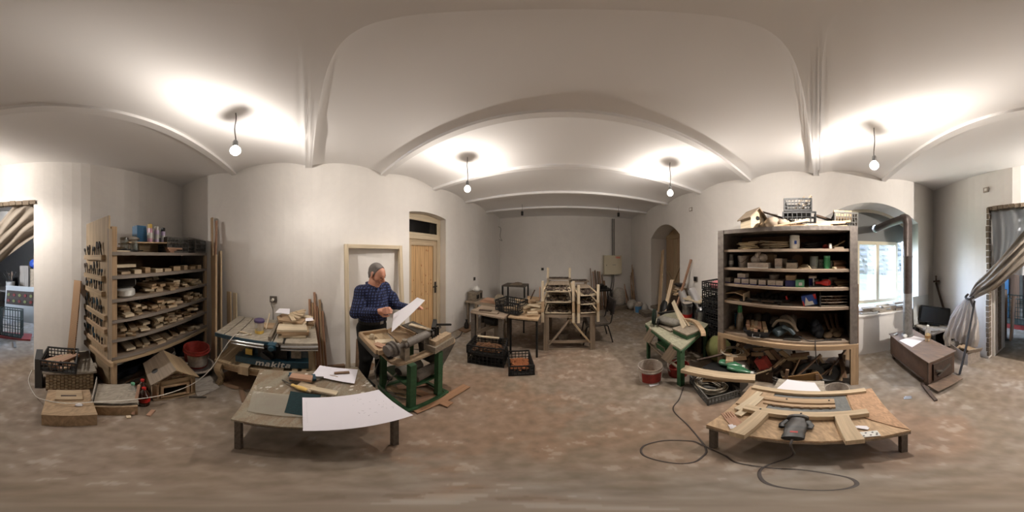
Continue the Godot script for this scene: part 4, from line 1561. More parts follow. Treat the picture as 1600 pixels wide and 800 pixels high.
	# on the saw table
	thing("plastic_tub", "clear plastic tub with a violet lid and yellow inside on the saw", "tub", Vector3(-1.56, 0.802, -0.475))
	at(-1.60, 0.802, -0.475)
	lathe([[0.0, 0.0], [0.046, 0.0], [0.052, 0.14], [0.0, 0.14]], 18)
	part("tub_body", M.clear_plastic)
	lathe([[0.0, 0.002], [0.0465, 0.002], [0.048, 0.04], [0.0, 0.04]], 18)
	part("yellow_contents", M.yellow)
	lathe([[0.0, 0.138], [0.056, 0.138], [0.056, 0.158], [0.05, 0.164], [0.0, 0.162]], 18)
	part("lid", M.violet)
	offcut(-1.53, 0.802, -0.60, 12, 0.14, 0.018, 0.012, M.pine_pale, "thin pale stick lying left of the tub on the saw", "")
	lean("thin_stick", Vector3(-1.70, 0.805, -0.43), Vector3(-1.96, 0.91, -0.45), 0.012, 0.012, M.pine_pale, "thin pale stick sloping up behind the tub on the saw", "", 0, "stick")
	offcut(-1.79, 0.802, -0.44, 82, 0.15, 0.20, 0.014, M.pine_warm, "flat pine board lying between the tub and the fence", "")
	var g := "pine offcuts heaped on the table saw"
	var heap := 0
	for q in [[-1.60, -0.13, 0, 0.16, 0.31, 4], [-1.76, -0.14, 8, 0.15, 0.28, 5], [-1.90, -0.20, 20, 0.12, 0.28, 4], [-1.83, -0.0, 15, 0.10, 0.18, 3], [-1.96, -0.03, 40, 0.09, 0.2, 3]]:
		var y := 0.802
		heap += 1
		for k in q[5]:
			var th := r(0.02, 0.034)
			offcut(q[0] + r(-0.01, 0.01), y, q[1] + r(-0.02, 0.02), q[2] + r(-12, 12), q[4] * r(0.8, 1.0), q[3] * r(0.75, 1.0), th, [M.pine, M.pine_pale, M.pine_warm][rng.randi() % 3], "pine offcut, %s of the %s heap from the front on the table saw" % [TIER[k], NTH[heap - 1]], g)
			y += th + 0.001
	offcut(-1.80, 0.86, -0.28, 70, 0.22, 0.06, 0.03, M.pine_warm, "long board leaning across the saw fence", "", 8)
	for k in 5: offcut(-1.72 - k * 0.05, 0.945 + k * 0.004, -0.15 + 0.02 * k, 70 - k * 30, 0.15, 0.045, 0.02, M.pine, "loose pine offcut, %s from the front on top of the table saw heap" % NTH[k], g, 4)
	sheet("square of white card on the heap of offcuts on the saw", [Vector3(-1.86, 0.965, -0.36), Vector3(-1.84, 0.96, -0.19), Vector3(-1.97, 0.985, -0.20), Vector3(-1.98, 0.98, -0.33)], M.paper, "card", "paper_sheet", 0.0)
	sheet("small white scrap of card at the right edge of the saw", [Vector3(-1.76, 0.905, -0.01), Vector3(-1.78, 0.905, 0.08), Vector3(-1.85, 0.915, 0.07), Vector3(-1.84, 0.91, -0.01)], M.paper, "card", "paper_sheet", 0.0)
	# socket on the wall with its plug
	thing("wall_socket", "grey wall socket with a white plug above the table saw", "socket", Vector3(-2.05, 1.08, -0.42))
	at(0, 0, 0)
	bx(-2.049, -2.036, 1.04, 1.125, -0.465, -0.375)
	part("cover", M.socket_grey)
	bx(-2.036, -2.03, 1.05, 1.115, -0.455, -0.385)
	part("insert", M.socket_grey)
	cyl(Vector3(-2.032, 1.085, -0.42), Vector3(-1.99, 1.08, -0.425), 0.018, 10)
	part("plug", M.cable_white)
	tube(smooth_line([Vector3(-1.99, 1.075, -0.425), Vector3(-1.985, 1.03, -0.435), Vector3(-2.01, 0.95, -0.42), Vector3(-2.03, 0.80, -0.42)], 5), 0.005, 6)
	part("lead", M.cable_grey)
	# reddish sticks standing on the wall right of the saw
	var k := 0
	for q in [[0.02, 1.10, 0.04], [0.06, 1.05, 0.075], [0.10, 1.19, 0.10], [0.13, 1.00, 0.13], [0.165, 1.09, 0.165], [0.20, 0.93, 0.20]]:
		lean("thin_stick", Vector3(-1.93 + 0.01 * (k % 2), 0.0, q[0] + 0.04), Vector3(-2.035, q[1], q[2]), 0.026, 0.016, [M.pine_rosy, M.pine_warm, M.pine_rosy][k % 3], "%s reddish stick from the left on the wall beside the table saw" % NTH[k], "reddish sticks beside the table saw", 20, "stick")
		k += 1
	# frame for a door leaning on the wall
	thing("door_frame", "pale unfinished door frame leaning on the wall behind the man", "door frame", Vector3(-1.95, 0, 0.9))
	at(0, 0, 0)
	for u in [0.50, 1.30]:
		bar(Vector3(-1.90, 0.0, u), Vector3(-2.012, 1.80, u), 0.05, 0.05, 0.15)
		part("jamb", M.pine_pale)
	bar(Vector3(-2.012, 1.775, 0.475), Vector3(-2.012, 1.775, 1.325), 0.05, 0.05, 0.1)
	part("head", M.pine_pale)
	bar(Vector3(-1.955, 0.98, 0.525), Vector3(-1.955, 0.98, 1.275), 0.03, 0.035, 0.1)
	part("cross_rail", M.pine_pale)
	# wavy cut board behind the man's legs
	at(0, 0, 0)
	F = Transform3D(Basis(Vector3(0, 0, 1), Vector3.UP, Vector3(-1, 0, 0)), Vector3(-1.80, 0.0, 0.62))
	turn(Vector3.RIGHT, 8)
	var poly := PackedVector2Array([Vector2(-0.06, 0.0), Vector2(0.16, 0.0)])
	for i in 13: poly.append(Vector2(0.16 + 0.035 * sin(i * 1.5), 0.05 + i * 0.04))
	poly.append(Vector2(-0.02, 0.55))
	prism(poly, 0, 0.018)
	one("wavy_board", M.wood_brown, "brown board with a wavy sawn edge behind the man's legs", "board")
	lean("dark_plank", Vector3(-1.97, 0.03, 0.02), Vector3(-1.97, 0.03, 0.47), 0.05, 0.06, M.wood_brown, "dark plank lying along the wall under the sticks")


func make_low_table() -> void:
	kind_of = "wood_block"
	rng.seed = 22
	thing("low_table", "low paint-spotted table with square legs in the left foreground", "table", Vector3(-0.92, 0, 0.05))
	at(0, 0, 0)
	slab([[-0.61, -0.305], [-0.60, 0.42], [-1.255, 0.405], [-1.235, -0.36]], 0.562, 0.585)
	part("table_top", M.table_stain)
	for q in [[-0.625, -0.275], [-0.625, 0.375], [-1.21, -0.31], [-1.22, 0.36]]:
		bx(q[0] - 0.015, q[0] + 0.015, 0, 0.562, q[1] - 0.014, q[1] + 0.014, 0.06)
		part("leg", M.wood_grey_dark)
	bx(-0.655, -0.62, 0.53, 0.562, -0.25, 0.35, 0.08)
	bx(-1.22, -1.20, 0.53, 0.562, -0.29, 0.34, 0.08)
	part("apron", M.wood_grey_dark)
	var y := 0.5865
	sheet("sheet of dusty clear plastic film on the left of the low table", [Vector3(-0.71, y, -0.27), Vector3(-0.70, y, 0.02), Vector3(-0.93, y, 0.0), Vector3(-0.93, y, -0.315)], M.dusty_film, "plastic sheet", "plastic_sheet", 0.0)
	sheet("dark teal sheet of sandpaper lying under the big paper", [Vector3(-0.735, y + 0.003, -0.10), Vector3(-0.70, y + 0.003, 0.03), Vector3(-0.925, y + 0.003, 0.085), Vector3(-0.968, y + 0.003, -0.095)], M.teal_sheet, "sandpaper", "sandpaper_sheet", 0.0)
	sheet("large white sheet of drawing paper over the table's front edge", [Vector3(-0.572, y + 0.008, -0.012), Vector3(-0.565, y + 0.008, 0.435), Vector3(-0.885, y + 0.010, 0.42), Vector3(-0.888, y + 0.010, -0.022)], M.drawing, "paper", "paper_sheet", 0.004)
	sheet("smaller white drawing on the far right of the low table", [Vector3(-1.017, y + 0.004, 0.309), Vector3(-1.205, y + 0.004, 0.395), Vector3(-1.325, y + 0.004, 0.11), Vector3(-1.18, y + 0.004, 0.04)], M.drawing, "paper", "paper_sheet", 0.004)
	at(0, 0, 0)
	bar(Vector3(-1.175, y + 0.019, 0.203), Vector3(-1.166, y + 0.019, 0.315), 0.022, 0.016)
	one("wood_stick", M.wood_brown, "short brown stick lying on the smaller drawing", "stick")
	bar(Vector3(-1.13, y + 0.01, 0.222), Vector3(-1.165, y + 0.01, 0.17), 0.004, 0.004)
	one("pencil_stub", M.pine_warm, "tiny pencil stub lying on the smaller drawing", "pencil")
	# bar clamp
	thing("bar_clamp", "blue-grey bar clamp lying at the back of the low table", "clamp", Vector3(-1.14, y, 0.0))
	bar(Vector3(-1.15, y + 0.02, -0.13), Vector3(-1.125, y + 0.02, 0.12), 0.018, 0.008, 0.1)
	part("clamp_bar", M.iron)
	bar(Vector3(-1.19, y + 0.015, -0.115), Vector3(-1.10, y + 0.015, -0.105), 0.025, 0.025)
	part("fixed_jaw", M.teal)
	bar(Vector3(-1.17, y + 0.015, 0.05), Vector3(-1.10, y + 0.015, 0.055), 0.025, 0.025)
	part("sliding_jaw", M.teal)
	offcut(-1.01, y, -0.005, 30, 0.11, 0.08, 0.022, M.pine, "lower pale block under the reddish one on the low table", "")
	offcut(-1.095, y + 0.035, -0.035, 102, 0.065, 0.15, 0.028, M.pine_rosy, "reddish block resting on the clamp and a pale block", "")
	offcut(-0.95, y + 0.0145, 0.10, -62, 0.045, 0.165, 0.014, M.pine_pale, "pale strip lying between blocks and the large paper", "")
	# chisel with a turned handle
	thing("wood_chisel", "chisel with a yellow turned wooden handle on the low table", "chisel", Vector3(-1.0, y, -0.05))
	F = Transform3D()
	var a := Vector3(-0.965, y + 0.019, 0.005)
	var b := Vector3(-1.035, y + 0.016, -0.095)
	lathe([[0.0, 0.0], [0.012, 0.002], [0.018, 0.02], [0.019, 0.05], [0.014, 0.08], [0.012, 0.10], [0.014, 0.115], [0.008, 0.122], [0.0, 0.122]], 14, a, b - a)
	part("handle", M.handle_yellow)
	bar(b, Vector3(-1.10, y + 0.006, -0.165), 0.010, 0.005)
	part("blade", M.iron)


# ---------------------------------------------------------------- the man
func net(bones: Array, cell: float, blend: float, cuts := []) -> void:
	# one closed surface round tapered bones [a, b, ra, rb], joined by a smooth minimum; cuts are planes [point, normal]
	var lo := Vector3.INF
	var hi := -Vector3.INF
	for b in bones:
		var m: float = maxf(b[2], b[3]) + 2.5 * cell
		lo = lo.min((b[0] as Vector3).min(b[1]) - Vector3.ONE * m)
		hi = hi.max((b[0] as Vector3).max(b[1]) + Vector3.ONE * m)
	var n := Vector3i(((hi - lo) / cell).ceil()) + Vector3i.ONE
	var f := PackedFloat32Array()
	f.resize(n.x * n.y * n.z)
	f.fill(9.0)
	for b in bones:
		var a: Vector3 = b[0]
		var ab: Vector3 = b[1] - b[0]
		var inv := 1.0 / maxf(ab.length_squared(), 1e-9)
		var m: float = maxf(b[2], b[3]) + blend + 2.0 * cell
		var squash: Vector3 = b[4] if b.size() > 4 else Vector3.ONE
		var i0 := Vector3i(((a.min(b[1]) - Vector3.ONE * m - lo) / cell).floor()).max(Vector3i.ZERO)
		var i1 := Vector3i(((a.max(b[1]) + Vector3.ONE * m - lo) / cell).ceil()).min(n - Vector3i.ONE)
		for z in range(i0.z, i1.z + 1):
			for y in range(i0.y, i1.y + 1):
				for x in range(i0.x, i1.x + 1):
					var p := lo + Vector3(x, y, z) * cell
					var t := clampf((p - a).dot(ab) * inv, 0, 1)
					var q := (p - a - ab * t) / squash
					var d: float = q.length() - lerpf(b[2], b[3], t)
					var k := (z * n.y + y) * n.x + x
					var e := f[k]
					var h := maxf(blend - absf(d - e), 0.0) / blend
					f[k] = minf(d, e) - h * h * blend * 0.25
	for c in cuts:
		for z in n.z:
			for y in n.y:
				for x in n.x:
					var k := (z * n.y + y) * n.x + x
					if f[k] < 3.0 * cell: f[k] = maxf(f[k], (lo + Vector3(x, y, z) * cell - c[0]).dot(c[1]))
	var at_cell := {}
	var pos := []
	var step := [1, n.x, n.x * n.y]
	for z in n.z - 1:
		for y in n.y - 1:
			for x in n.x - 1:
				var k := (z * n.y + y) * n.x + x
				var inside := 0
				for c in 8:
					if f[k + (c & 1) + ((c >> 1) & 1) * n.x + (c >> 2) * step[2]] < 0: inside += 1
				if inside == 0 or inside == 8: continue
				var sum := Vector3.ZERO
				var cnt := 0
				for e in 12:
					var ax := e / 4
					var o := [(e & 1), (e >> 1) & 1]
					var c0 := Vector3i.ZERO
					c0[(ax + 1) % 3] = o[0]
					c0[(ax + 2) % 3] = o[1]
					var ka: int = k + c0.x + c0.y * n.x + c0.z * step[2]
					var va := f[ka]
					var vb := f[ka + step[ax]]
					if (va < 0) == (vb < 0): continue
					var v := Vector3(c0)
					v[ax] += va / (va - vb)
					sum += v
					cnt += 1
				at_cell[k] = pos.size()
				pos.append(W(F * (lo + (Vector3(x, y, z) + sum / cnt) * cell)))
	sg += 1
	for k in at_cell:
		var x: int = k % n.x
		var y: int = (k / n.x) % n.y
		var z: int = k / step[2]
		for ax in 3:
			var va := f[k]
			var vb := f[k + step[ax]]
			if (va < 0) == (vb < 0): continue
			var s1: int = step[(ax + 1) % 3]
			var s2: int = step[(ax + 2) % 3]
			if not (at_cell.has(k - s1) and at_cell.has(k - s2) and at_cell.has(k - s1 - s2)): continue
			var q := [pos[at_cell[k]], pos[at_cell[k - s1]], pos[at_cell[k - s1 - s2]], pos[at_cell[k - s2]]]
			if va < 0:
				raw(q[0], q[1], q[2], Vector2.ZERO, Vector2.ZERO, Vector2.ZERO, sg)
				raw(q[0], q[2], q[3], Vector2.ZERO, Vector2.ZERO, Vector2.ZERO, sg)
			else:
				raw(q[0], q[2], q[1], Vector2.ZERO, Vector2.ZERO, Vector2.ZERO, sg)
				raw(q[0], q[3], q[2], Vector2.ZERO, Vector2.ZERO, Vector2.ZERO, sg)


func hand_bones(wrist: Vector3, dir: Vector3, back: Vector3, curl: float, thumb_side: float) -> Array:
	# palm and five fingers: dir along the hand, back out of its back; thumb_side +1 or -1 across
	var across := dir.cross(back).normalized() * thumb_side
	var out := []
	var knuckle := wrist + dir * 0.078
	out.append([wrist - dir * 0.015, wrist + dir * 0.02, 0.024, 0.027])
	for k in 4: out.append([wrist + dir * 0.02 + across * (0.012 - 0.008 * k), knuckle + across * (0.027 - 0.018 * k) - back * 0.002, 0.016, 0.0115])
	var lens := [0.072, 0.080, 0.074, 0.058]
	for k in 4:
		var p := knuckle + across * (0.027 - 0.018 * k)
		var d := dir
		for j in 3:
			var c: float = curl * [0.5, 1.0, 0.7][j]
			d = (d * cos(c) - back * sin(c)).normalized()
			# back turns along with the bend
			var q: Vector3 = p + d * lens[k] * [0.45, 0.32, 0.23][j]
			out.append([p, q, 0.0095 - 0.001 * j, 0.009 - 0.001 * j])
			p = q
	var t0 := wrist + dir * 0.02 + across * 0.02
	var t1 := t0 + (dir * 0.6 + across * 0.75 - back * 0.35).normalized() * 0.042
	var t2 := t1 + (dir * 0.9 + across * 0.15 - back * 0.45).normalized() * 0.034
	var t3 := t2 + (dir * 0.95 - across * 0.15 - back * 0.4).normalized() * 0.026
	out.append([t0, t1, 0.014, 0.0115])
	out.append([t1, t2, 0.0108, 0.0095])
	out.append([t2, t3, 0.0095, 0.0085])
	return out


func make_man() -> void:
	thing("person", "person in a dark blue dotted shirt reading a sheet behind a machine", "person", Vector3(-1.55, 0, 0.70))
	# own frame: local x to his left, y up, z the way he faces (mostly towards the window side)
	F = Transform3D(Basis(Vector3(-0.216, 0, 0.976), Vector3.UP, Vector3(0.976, 0, 0.216)), Vector3(-1.62, 0, 0.70))
	var sh := [Vector3(-0.155, 1.275, 0.0), Vector3(0.155, 1.285, 0.01)]
	var el := [Vector3(-0.235, 1.06, 0.03), Vector3(0.225, 1.085, 0.09)]
	var wr := [Vector3(-0.105, 1.105, 0.205), Vector3(0.235, 1.095, 0.31)]
	var hip := [Vector3(-0.085, 0.83, -0.02), Vector3(0.085, 0.83, -0.02)]
	var kn := [Vector3(-0.10, 0.44, 0.02), Vector3(0.10, 0.44, 0.01)]
	var an := [Vector3(-0.11, 0.075, -0.03), Vector3(0.12, 0.075, -0.03)]
	var neck := Vector3(0, 1.31, 0.015)
	var head := Vector3(0.015, 1.455, 0.055)
	# head frame: turned a little to his left and down
	var hb := Basis(Vector3.UP, 0.30) * Basis(Vector3.RIGHT, 0.42)
	var hl := func(v: Vector3) -> Vector3: return head + hb * v
	var body := [
		[Vector3(0, 0.88, -0.01), Vector3(0, 1.02, 0.01), 0.125, 0.13, Vector3(1.1, 1, 0.9)],
		[Vector3(0, 1.02, 0.01), Vector3(0, 1.2, 0.0), 0.13, 0.135, Vector3(1.1, 1, 0.85)],
		[sh[0] * 0.85 + Vector3(0, 0.18, 0), sh[1] * 0.85 + Vector3(0, 0.19, 0), 0.07, 0.07],
		[Vector3(0, 1.24, 0), neck + Vector3(0, 0.05, 0.01), 0.075, 0.056],
		[neck, hl.call(Vector3(0, -0.04, -0.01)), 0.056, 0.056],
	]
	for s in 2:
		body.append([sh[s], el[s], 0.05, 0.04])
		body.append([el[s], wr[s], 0.041, 0.027])
		body.append([hip[s], kn[s], 0.082, 0.055])
		body.append([kn[s], an[s], 0.054, 0.038])
		body.append([an[s] + Vector3(0, -0.03, -0.02), an[s] + Vector3(0, -0.045, 0.13), 0.038, 0.028])
	net(body, 0.013, 0.03)
	# head, finer
	var skull := [
		[hl.call(Vector3(0, 0.025, -0.015)), hl.call(Vector3(0, 0.02, 0.012)), 0.083, 0.078, Vector3(0.92, 1, 1)],
		[hl.call(Vector3(0, -0.035, 0.02)), hl.call(Vector3(0, -0.075, 0.048)), 0.062, 0.036],
		[hl.call(Vector3(-0.035, -0.02, 0.045)), hl.call(Vector3(0.035, -0.02, 0.045)), 0.034, 0.034],
		[hl.call(Vector3(-0.03, 0.022, 0.072)), hl.call(Vector3(0.03, 0.022, 0.072)), 0.014, 0.014],
		[hl.call(Vector3(0, 0.008, 0.086)), hl.call(Vector3(0, -0.026, 0.107)), 0.008, 0.013],
		[hl.call(Vector3(-0.012, -0.031, 0.094)), hl.call(Vector3(0.012, -0.031, 0.094)), 0.009, 0.009],
		[hl.call(Vector3(-0.018, -0.056, 0.082)), hl.call(Vector3(0.018, -0.056, 0.082)), 0.009, 0.009],
		[neck, hl.call(Vector3(0, -0.04, -0.015)), 0.054, 0.056],
	]
	for s in [-1, 1]:
		skull.append([hl.call(Vector3(s * 0.078, 0.012, -0.012)), hl.call(Vector3(s * 0.08, -0.025, -0.002)), 0.018, 0.012, Vector3(0.5, 1, 1)])
	net(skull, 0.005, 0.014)
	# hands
	var d0 := Vector3(0.72, 0.12, 0.68).normalized()
	net(hand_bones(wr[0] + d0 * 0.012, d0, Vector3(-0.62, 0.35, 0.70).slide(d0).normalized(), 0.75, 1.0), 0.0045, 0.006)
	var d1 := Vector3(0.12, 0.30, 0.93).normalized()
	net(hand_bones(wr[1] + d1 * 0.012, d1, Vector3(0.1, 1.0, 0.0).slide(d1).normalized(), 0.55, -1.0), 0.0045, 0.006)
	var b := part("body", M.skin)
	# eyes, brows, mouth
	for s in [-1, 1]:
		ball(hl.call(Vector3(s * 0.031, 0.003, 0.081)), Vector3(0.013, 0.006, 0.007), 10)
	part("eye", M.eye, b)
	for s in [-1, 1]:
		tube([hl.call(Vector3(s * 0.012, 0.022, 0.088)), hl.call(Vector3(s * 0.030, 0.027, 0.086)), hl.call(Vector3(s * 0.048, 0.020, 0.072))], 0.004, 5)
	part("eyebrow", M.hair, b)
	tube([hl.call(Vector3(-0.022, -0.058, 0.0855)), hl.call(Vector3(0, -0.056, 0.094)), hl.call(Vector3(0.022, -0.058, 0.0855))], 0.0032, 5)
	part("mouth", M.lip, b)
	# short grey hair, thin on the crown
	net([
		[hl.call(Vector3(0, 0.032, -0.026)), hl.call(Vector3(0, 0.03, 0.0)), 0.086, 0.080, Vector3(0.95, 1, 1)],
		[hl.call(Vector3(0, -0.02, -0.045)), hl.call(Vector3(0, -0.05, -0.04)), 0.060, 0.048],
		[hl.call(Vector3(-0.07, 0.01, 0.012)), hl.call(Vector3(-0.072, -0.02, 0.012)), 0.014, 0.008],
		[hl.call(Vector3(0.07, 0.01, 0.012)), hl.call(Vector3(0.072, -0.02, 0.012)), 0.014, 0.008],
	], 0.005, 0.012, [[hl.call(Vector3(0, 0.06, 0.028)), (hb * Vector3(0, -0.25, 1.0)).normalized()], [hl.call(Vector3(0, -0.065, 0)), (hb * Vector3(0, -1, 0.1)).normalized()]])
	part("hair", M.hair)
	# shirt
	var shirt := [
		[Vector3(0, 0.93, -0.005), Vector3(0, 1.05, 0.025), 0.142, 0.152, Vector3(1.1, 1, 0.92)],
		[Vector3(0, 1.05, 0.025), Vector3(0, 1.2, 0.005), 0.150, 0.146, Vector3(1.1, 1, 0.88)],
		[sh[0] * 0.9 + Vector3(0, 0.125, 0), sh[1] * 0.9 + Vector3(0, 0.13, 0), 0.075, 0.075],
		[Vector3(0, 1.24, 0), neck + Vector3(0, -0.035, 0.005), 0.085, 0.064],
	]
	for s in 2:
		shirt.append([sh[s], el[s], 0.066, 0.054])
		shirt.append([el[s], wr[s] - (wr[s] - el[s]).normalized() * 0.012, 0.054, 0.038])
		for k in 3:                                     # folds round the elbow
			var c: Vector3 = el[s].lerp(sh[s], 0.12 + 0.16 * k)
			shirt.append([c + Vector3(0.02, 0.015, 0.02), c + Vector3(-0.02, -0.01, 0.025), 0.048 + 0.004 * k, 0.046])
	net(shirt, 0.011, 0.026, [[Vector3(0, 0.925, 0), Vector3(0, -1, 0)]])
	var shirt_part := part("shirt", M.shirt)
	for s in [-1, 1]:                                   # collar wings
		F = F
		tube([Vector3(0, 1.352, -0.072), Vector3(s * 0.045, 1.352, -0.058), Vector3(s * 0.07, 1.348, -0.01), Vector3(s * 0.066, 1.338, 0.035), Vector3(s * 0.042, 1.322, 0.072), Vector3(s * 0.022, 1.306, 0.09)], 0.013, 7)
		bar(Vector3(s * 0.046, 1.325, 0.070), Vector3(s * 0.030, 1.262, 0.104), 0.012, 0.036)
	part("collar", M.shirt, shirt_part)
	# trousers, belt, shoes
	var tr := [[Vector3(0, 0.86, -0.01), Vector3(0, 0.95, 0.0), 0.138, 0.138, Vector3(1.1, 1, 0.92)]]
	for s in 2:
		tr.append([hip[s], kn[s], 0.098, 0.07])
		tr.append([kn[s], an[s] + Vector3(0, 0.0, 0.005), 0.07, 0.056])
	net(tr, 0.013, 0.03, [[Vector3(0, 0.945, 0), Vector3(0, 1, 0)], [Vector3(0, 0.045, 0), Vector3(0, -1, 0)]])
	part("trousers", M.black_cloth)
	var belt := []
	for k in 33:
		var a := TAU * k / 32.0
		belt.append(Vector3(cos(a) * 0.160, 0.932, -0.002 + sin(a) * 0.137))
	for k in 32: bar(belt[k], belt[k + 1], 0.008, 0.034)
	var bl := part("belt", M.black)
	box(Vector3(0.01, 0.932, 0.138), Vector3(0.045, 0.036, 0.01))
	part("buckle", M.chrome, bl)
	for s in 2:
		net([[an[s] + Vector3(0, -0.035, -0.035), an[s] + Vector3(0, -0.04, 0.06), 0.044, 0.044], [an[s] + Vector3(0, -0.04, 0.06), an[s] + Vector3(0.005, -0.048, 0.165), 0.044, 0.032]], 0.01, 0.02, [[Vector3(0, 0.004, 0), Vector3(0, -1, 0)], [an[s] + Vector3(0, 0.012, 0), Vector3(0, 1, 0)]])
		part("shoe", M.black)
	# the sheet he holds: a thing of its own
	sheet("white sheet of paper held in the man's left hand", [Vector3(-1.20, 0.945, 0.69), Vector3(-1.205, 1.20, 1.075), Vector3(-1.31, 1.205, 1.06), Vector3(-1.42, 1.03, 0.84)], M.paper, "paper", "paper_sheet", 0.01)


# ---------------------------------------------------------------- green planing machine before the man
func make_machine() -> void:
	kind_of = "thin_board"
	rng.seed = 23
	thing("planing_machine", "green framed woodworking machine with a long grey drum and motor", "machine", Vector3(-1.18, 0, 0.87))
	at(0, 0, 0)
	for q in [[-0.965, 0.72], [-0.985, 1.03], [-1.40, 0.71], [-1.40, 1.03]]:
		bar(Vector3(q[0], 0.0, q[1]), Vector3(q[0], 0.70, q[1] + 0.01), 0.055, 0.05, 0.1)
		part("leg", M.green_paint)
	for q in [[Vector3(-0.93, 0.05, 0.66), Vector3(-0.945, 0.05, 1.11)], [Vector3(-1.40, 0.05, 0.66), Vector3(-1.40, 0.05, 1.11)], [Vector3(-0.93, 0.05, 0.67), Vector3(-1.40, 0.05, 0.67)], [Vector3(-0.945, 0.05, 1.10), Vector3(-1.40, 0.05, 1.10)]]:
		bar(q[0], q[1], 0.03, 0.035, 0.1)
	part("base_frame", M.green_paint)
	# flat dusty apron with rounded corners round the top
	var outer := [[-1.42, 0.60], [-1.06, 0.60], [-1.0, 0.63], [-0.985, 0.69], [-0.985, 1.26], [-1.02, 1.32], [-1.42, 1.32]]
	slab([[-1.42, 0.60], [-1.06, 0.60], [-1.0, 0.63], [-0.985, 0.69], [-0.985, 1.27], [-1.02, 1.32], [-1.06, 1.32], [-1.06, 0.70], [-1.09, 0.67], [-1.42, 0.67]], 0.70, 0.725)
	part("apron", M.apron_dusty)
	slab([[-1.42, 0.67], [-1.36, 0.67], [-1.36, 1.32], [-1.42, 1.32]], 0.70, 0.725)
	slab([[-1.36, 1.24], [-1.06, 1.24], [-1.06, 1.32], [-1.36, 1.32]], 0.70, 0.725)
	part("apron_back", M.apron_dusty)
	# left feed tray, a frame of pale wood round a board
	slab([[-1.10, 0.53], [-1.10, 0.70], [-1.44, 0.77], [-1.46, 0.52]], 0.815, 0.83)
	part("feed_tray", M.ply)
	for q in [[Vector3(-1.09, 0.845, 0.51), Vector3(-1.465, 0.845, 0.50)], [Vector3(-1.465, 0.845, 0.50), Vector3(-1.445, 0.845, 0.77)], [Vector3(-1.085, 0.845, 0.51), Vector3(-1.085, 0.845, 0.62)]]:
		bar(q[0], q[1], 0.03, 0.045, 0.1)
		part("tray_rim", M.pine_warm)
	bar(Vector3(-1.07, 0.80, 0.50), Vector3(-1.48, 0.80, 0.49), 0.03, 0.03, 0.1)
	part("tray_pipe", M.iron)
	slab([[-1.17, 0.77], [-1.22, 0.955], [-1.47, 0.935], [-1.44, 0.79]], 0.80, 0.815)
	part("middle_tray", M.pine_warm)
	for q in [[Vector3(-1.44, 0.835, 0.78), Vector3(-1.48, 0.835, 0.945)], [Vector3(-1.48, 0.835, 0.945), Vector3(-1.22, 0.835, 0.965)]]:
		bar(q[0], q[1], 0.018, 0.04, 0.1)
		part("tray_rim", M.pine_warm)
	slab([[-1.06, 0.985], [-1.13, 1.15], [-1.50, 1.15], [-1.47, 0.975]], 0.84, 0.855)
	part("outfeed_plate", M.iron)
	# posts that carry trays and plate
	for q in [[-1.40, 0.63, 0.815], [-1.12, 0.63, 0.815], [-1.40, 0.86, 0.80], [-1.40, 1.06, 0.84], [-1.15, 1.06, 0.84]]:
		bx(q[0] - 0.02, q[0] + 0.02, 0.70, q[2], q[1] - 0.02, q[1] + 0.02)
		part("bracket", M.dark_iron)
	# drum on its bearings
	var a := Vector3(-1.03, 0.885, 0.62)
	var b := Vector3(-1.10, 0.90, 1.20)
	var ax := (b - a).normalized()
	F = Transform3D()
	lathe([[0.0, 0.0], [0.018, 0.0], [0.018, 0.08], [0.034, 0.085], [0.034, 0.11], [0.04, 0.112], [0.04, 0.36], [0.034, 0.365], [0.034, 0.39], [0.046, 0.392], [0.046, 0.41], [0.03, 0.415], [0.03, 0.50], [0.018, 0.505], [0.018, 0.56], [0.0, 0.56]], 20, a, ax)
	part("drum", M.drum_grey)
	lathe([[0.0, 0.0], [0.065, 0.0], [0.07, 0.012], [0.05, 0.02], [0.07, 0.03], [0.07, 0.042], [0.0, 0.045]], 22, a - ax * 0.04, ax)
	lathe([[0.0, 0.0], [0.05, 0.0], [0.05, 0.03], [0.0, 0.03]], 18, a - ax * 0.075, ax)
	part("pulley", M.drum_grey)
	for t in [0.10, 0.38]:
		var c: Vector3 = a + ax * t
		bx(c.x - 0.035, c.x + 0.035, 0.725, c.y - 0.03, c.z - 0.022, c.z + 0.022)
		cyl(c + Vector3(0, -0.05, 0), c + Vector3(0, 0.05, 0), 0.022, 12)
		part("bearing", M.dusty_metal)
	for k in 4:
		cyl(a + ax * (0.40 + k * 0.03) + Vector3(0.03, -0.05, 0), a + ax * (0.40 + k * 0.03) + Vector3(0.03, 0.04, 0), 0.012, 8)
	part("bolt", M.dark_iron)
	# right guide block
	at(-1.03, 0.725, 1.09, -6)
	bx(-0.06, 0.07, 0, 0.07, -0.14, 0.15, 0.1)
	part("guide_block", M.dusty_metal)
	bx(-0.02, 0.05, 0.07, 0.12, -0.11, 0.13, 0.1)
	part("guide_ridge", M.apron_dusty)
	at(0, 0, 0)
	bar(Vector3(-1.06, 0.93, 1.05), Vector3(-1.15, 0.96, 1.16), 0.04, 0.05)
	bar(Vector3(-1.09, 0.95, 1.12), Vector3(-1.06, 0.90, 1.30), 0.02, 0.02)
	part("clamp_arm", M.dark_iron)
	# motor, belt cover, tank
	lathe([[0.0, 0.0], [0.055, 0.0], [0.075, 0.02], [0.085, 0.05], [0.085, 0.18], [0.075, 0.2], [0.075, 0.24], [0.0, 0.25]], 20, Vector3(-1.20, 0.43, 0.76), Vector3(-0.1, 0.02, 1))
	part("motor", M.motor_grey)
	lathe([[0.0, -0.004], [0.045, -0.004], [0.05, 0.004], [0.0, 0.004]], 16, Vector3(-1.20, 0.43, 0.757), Vector3(-0.1, 0.02, 1))
	part("fan_cover", M.dark_iron, cur.get_child(cur.get_child_count() - 1))
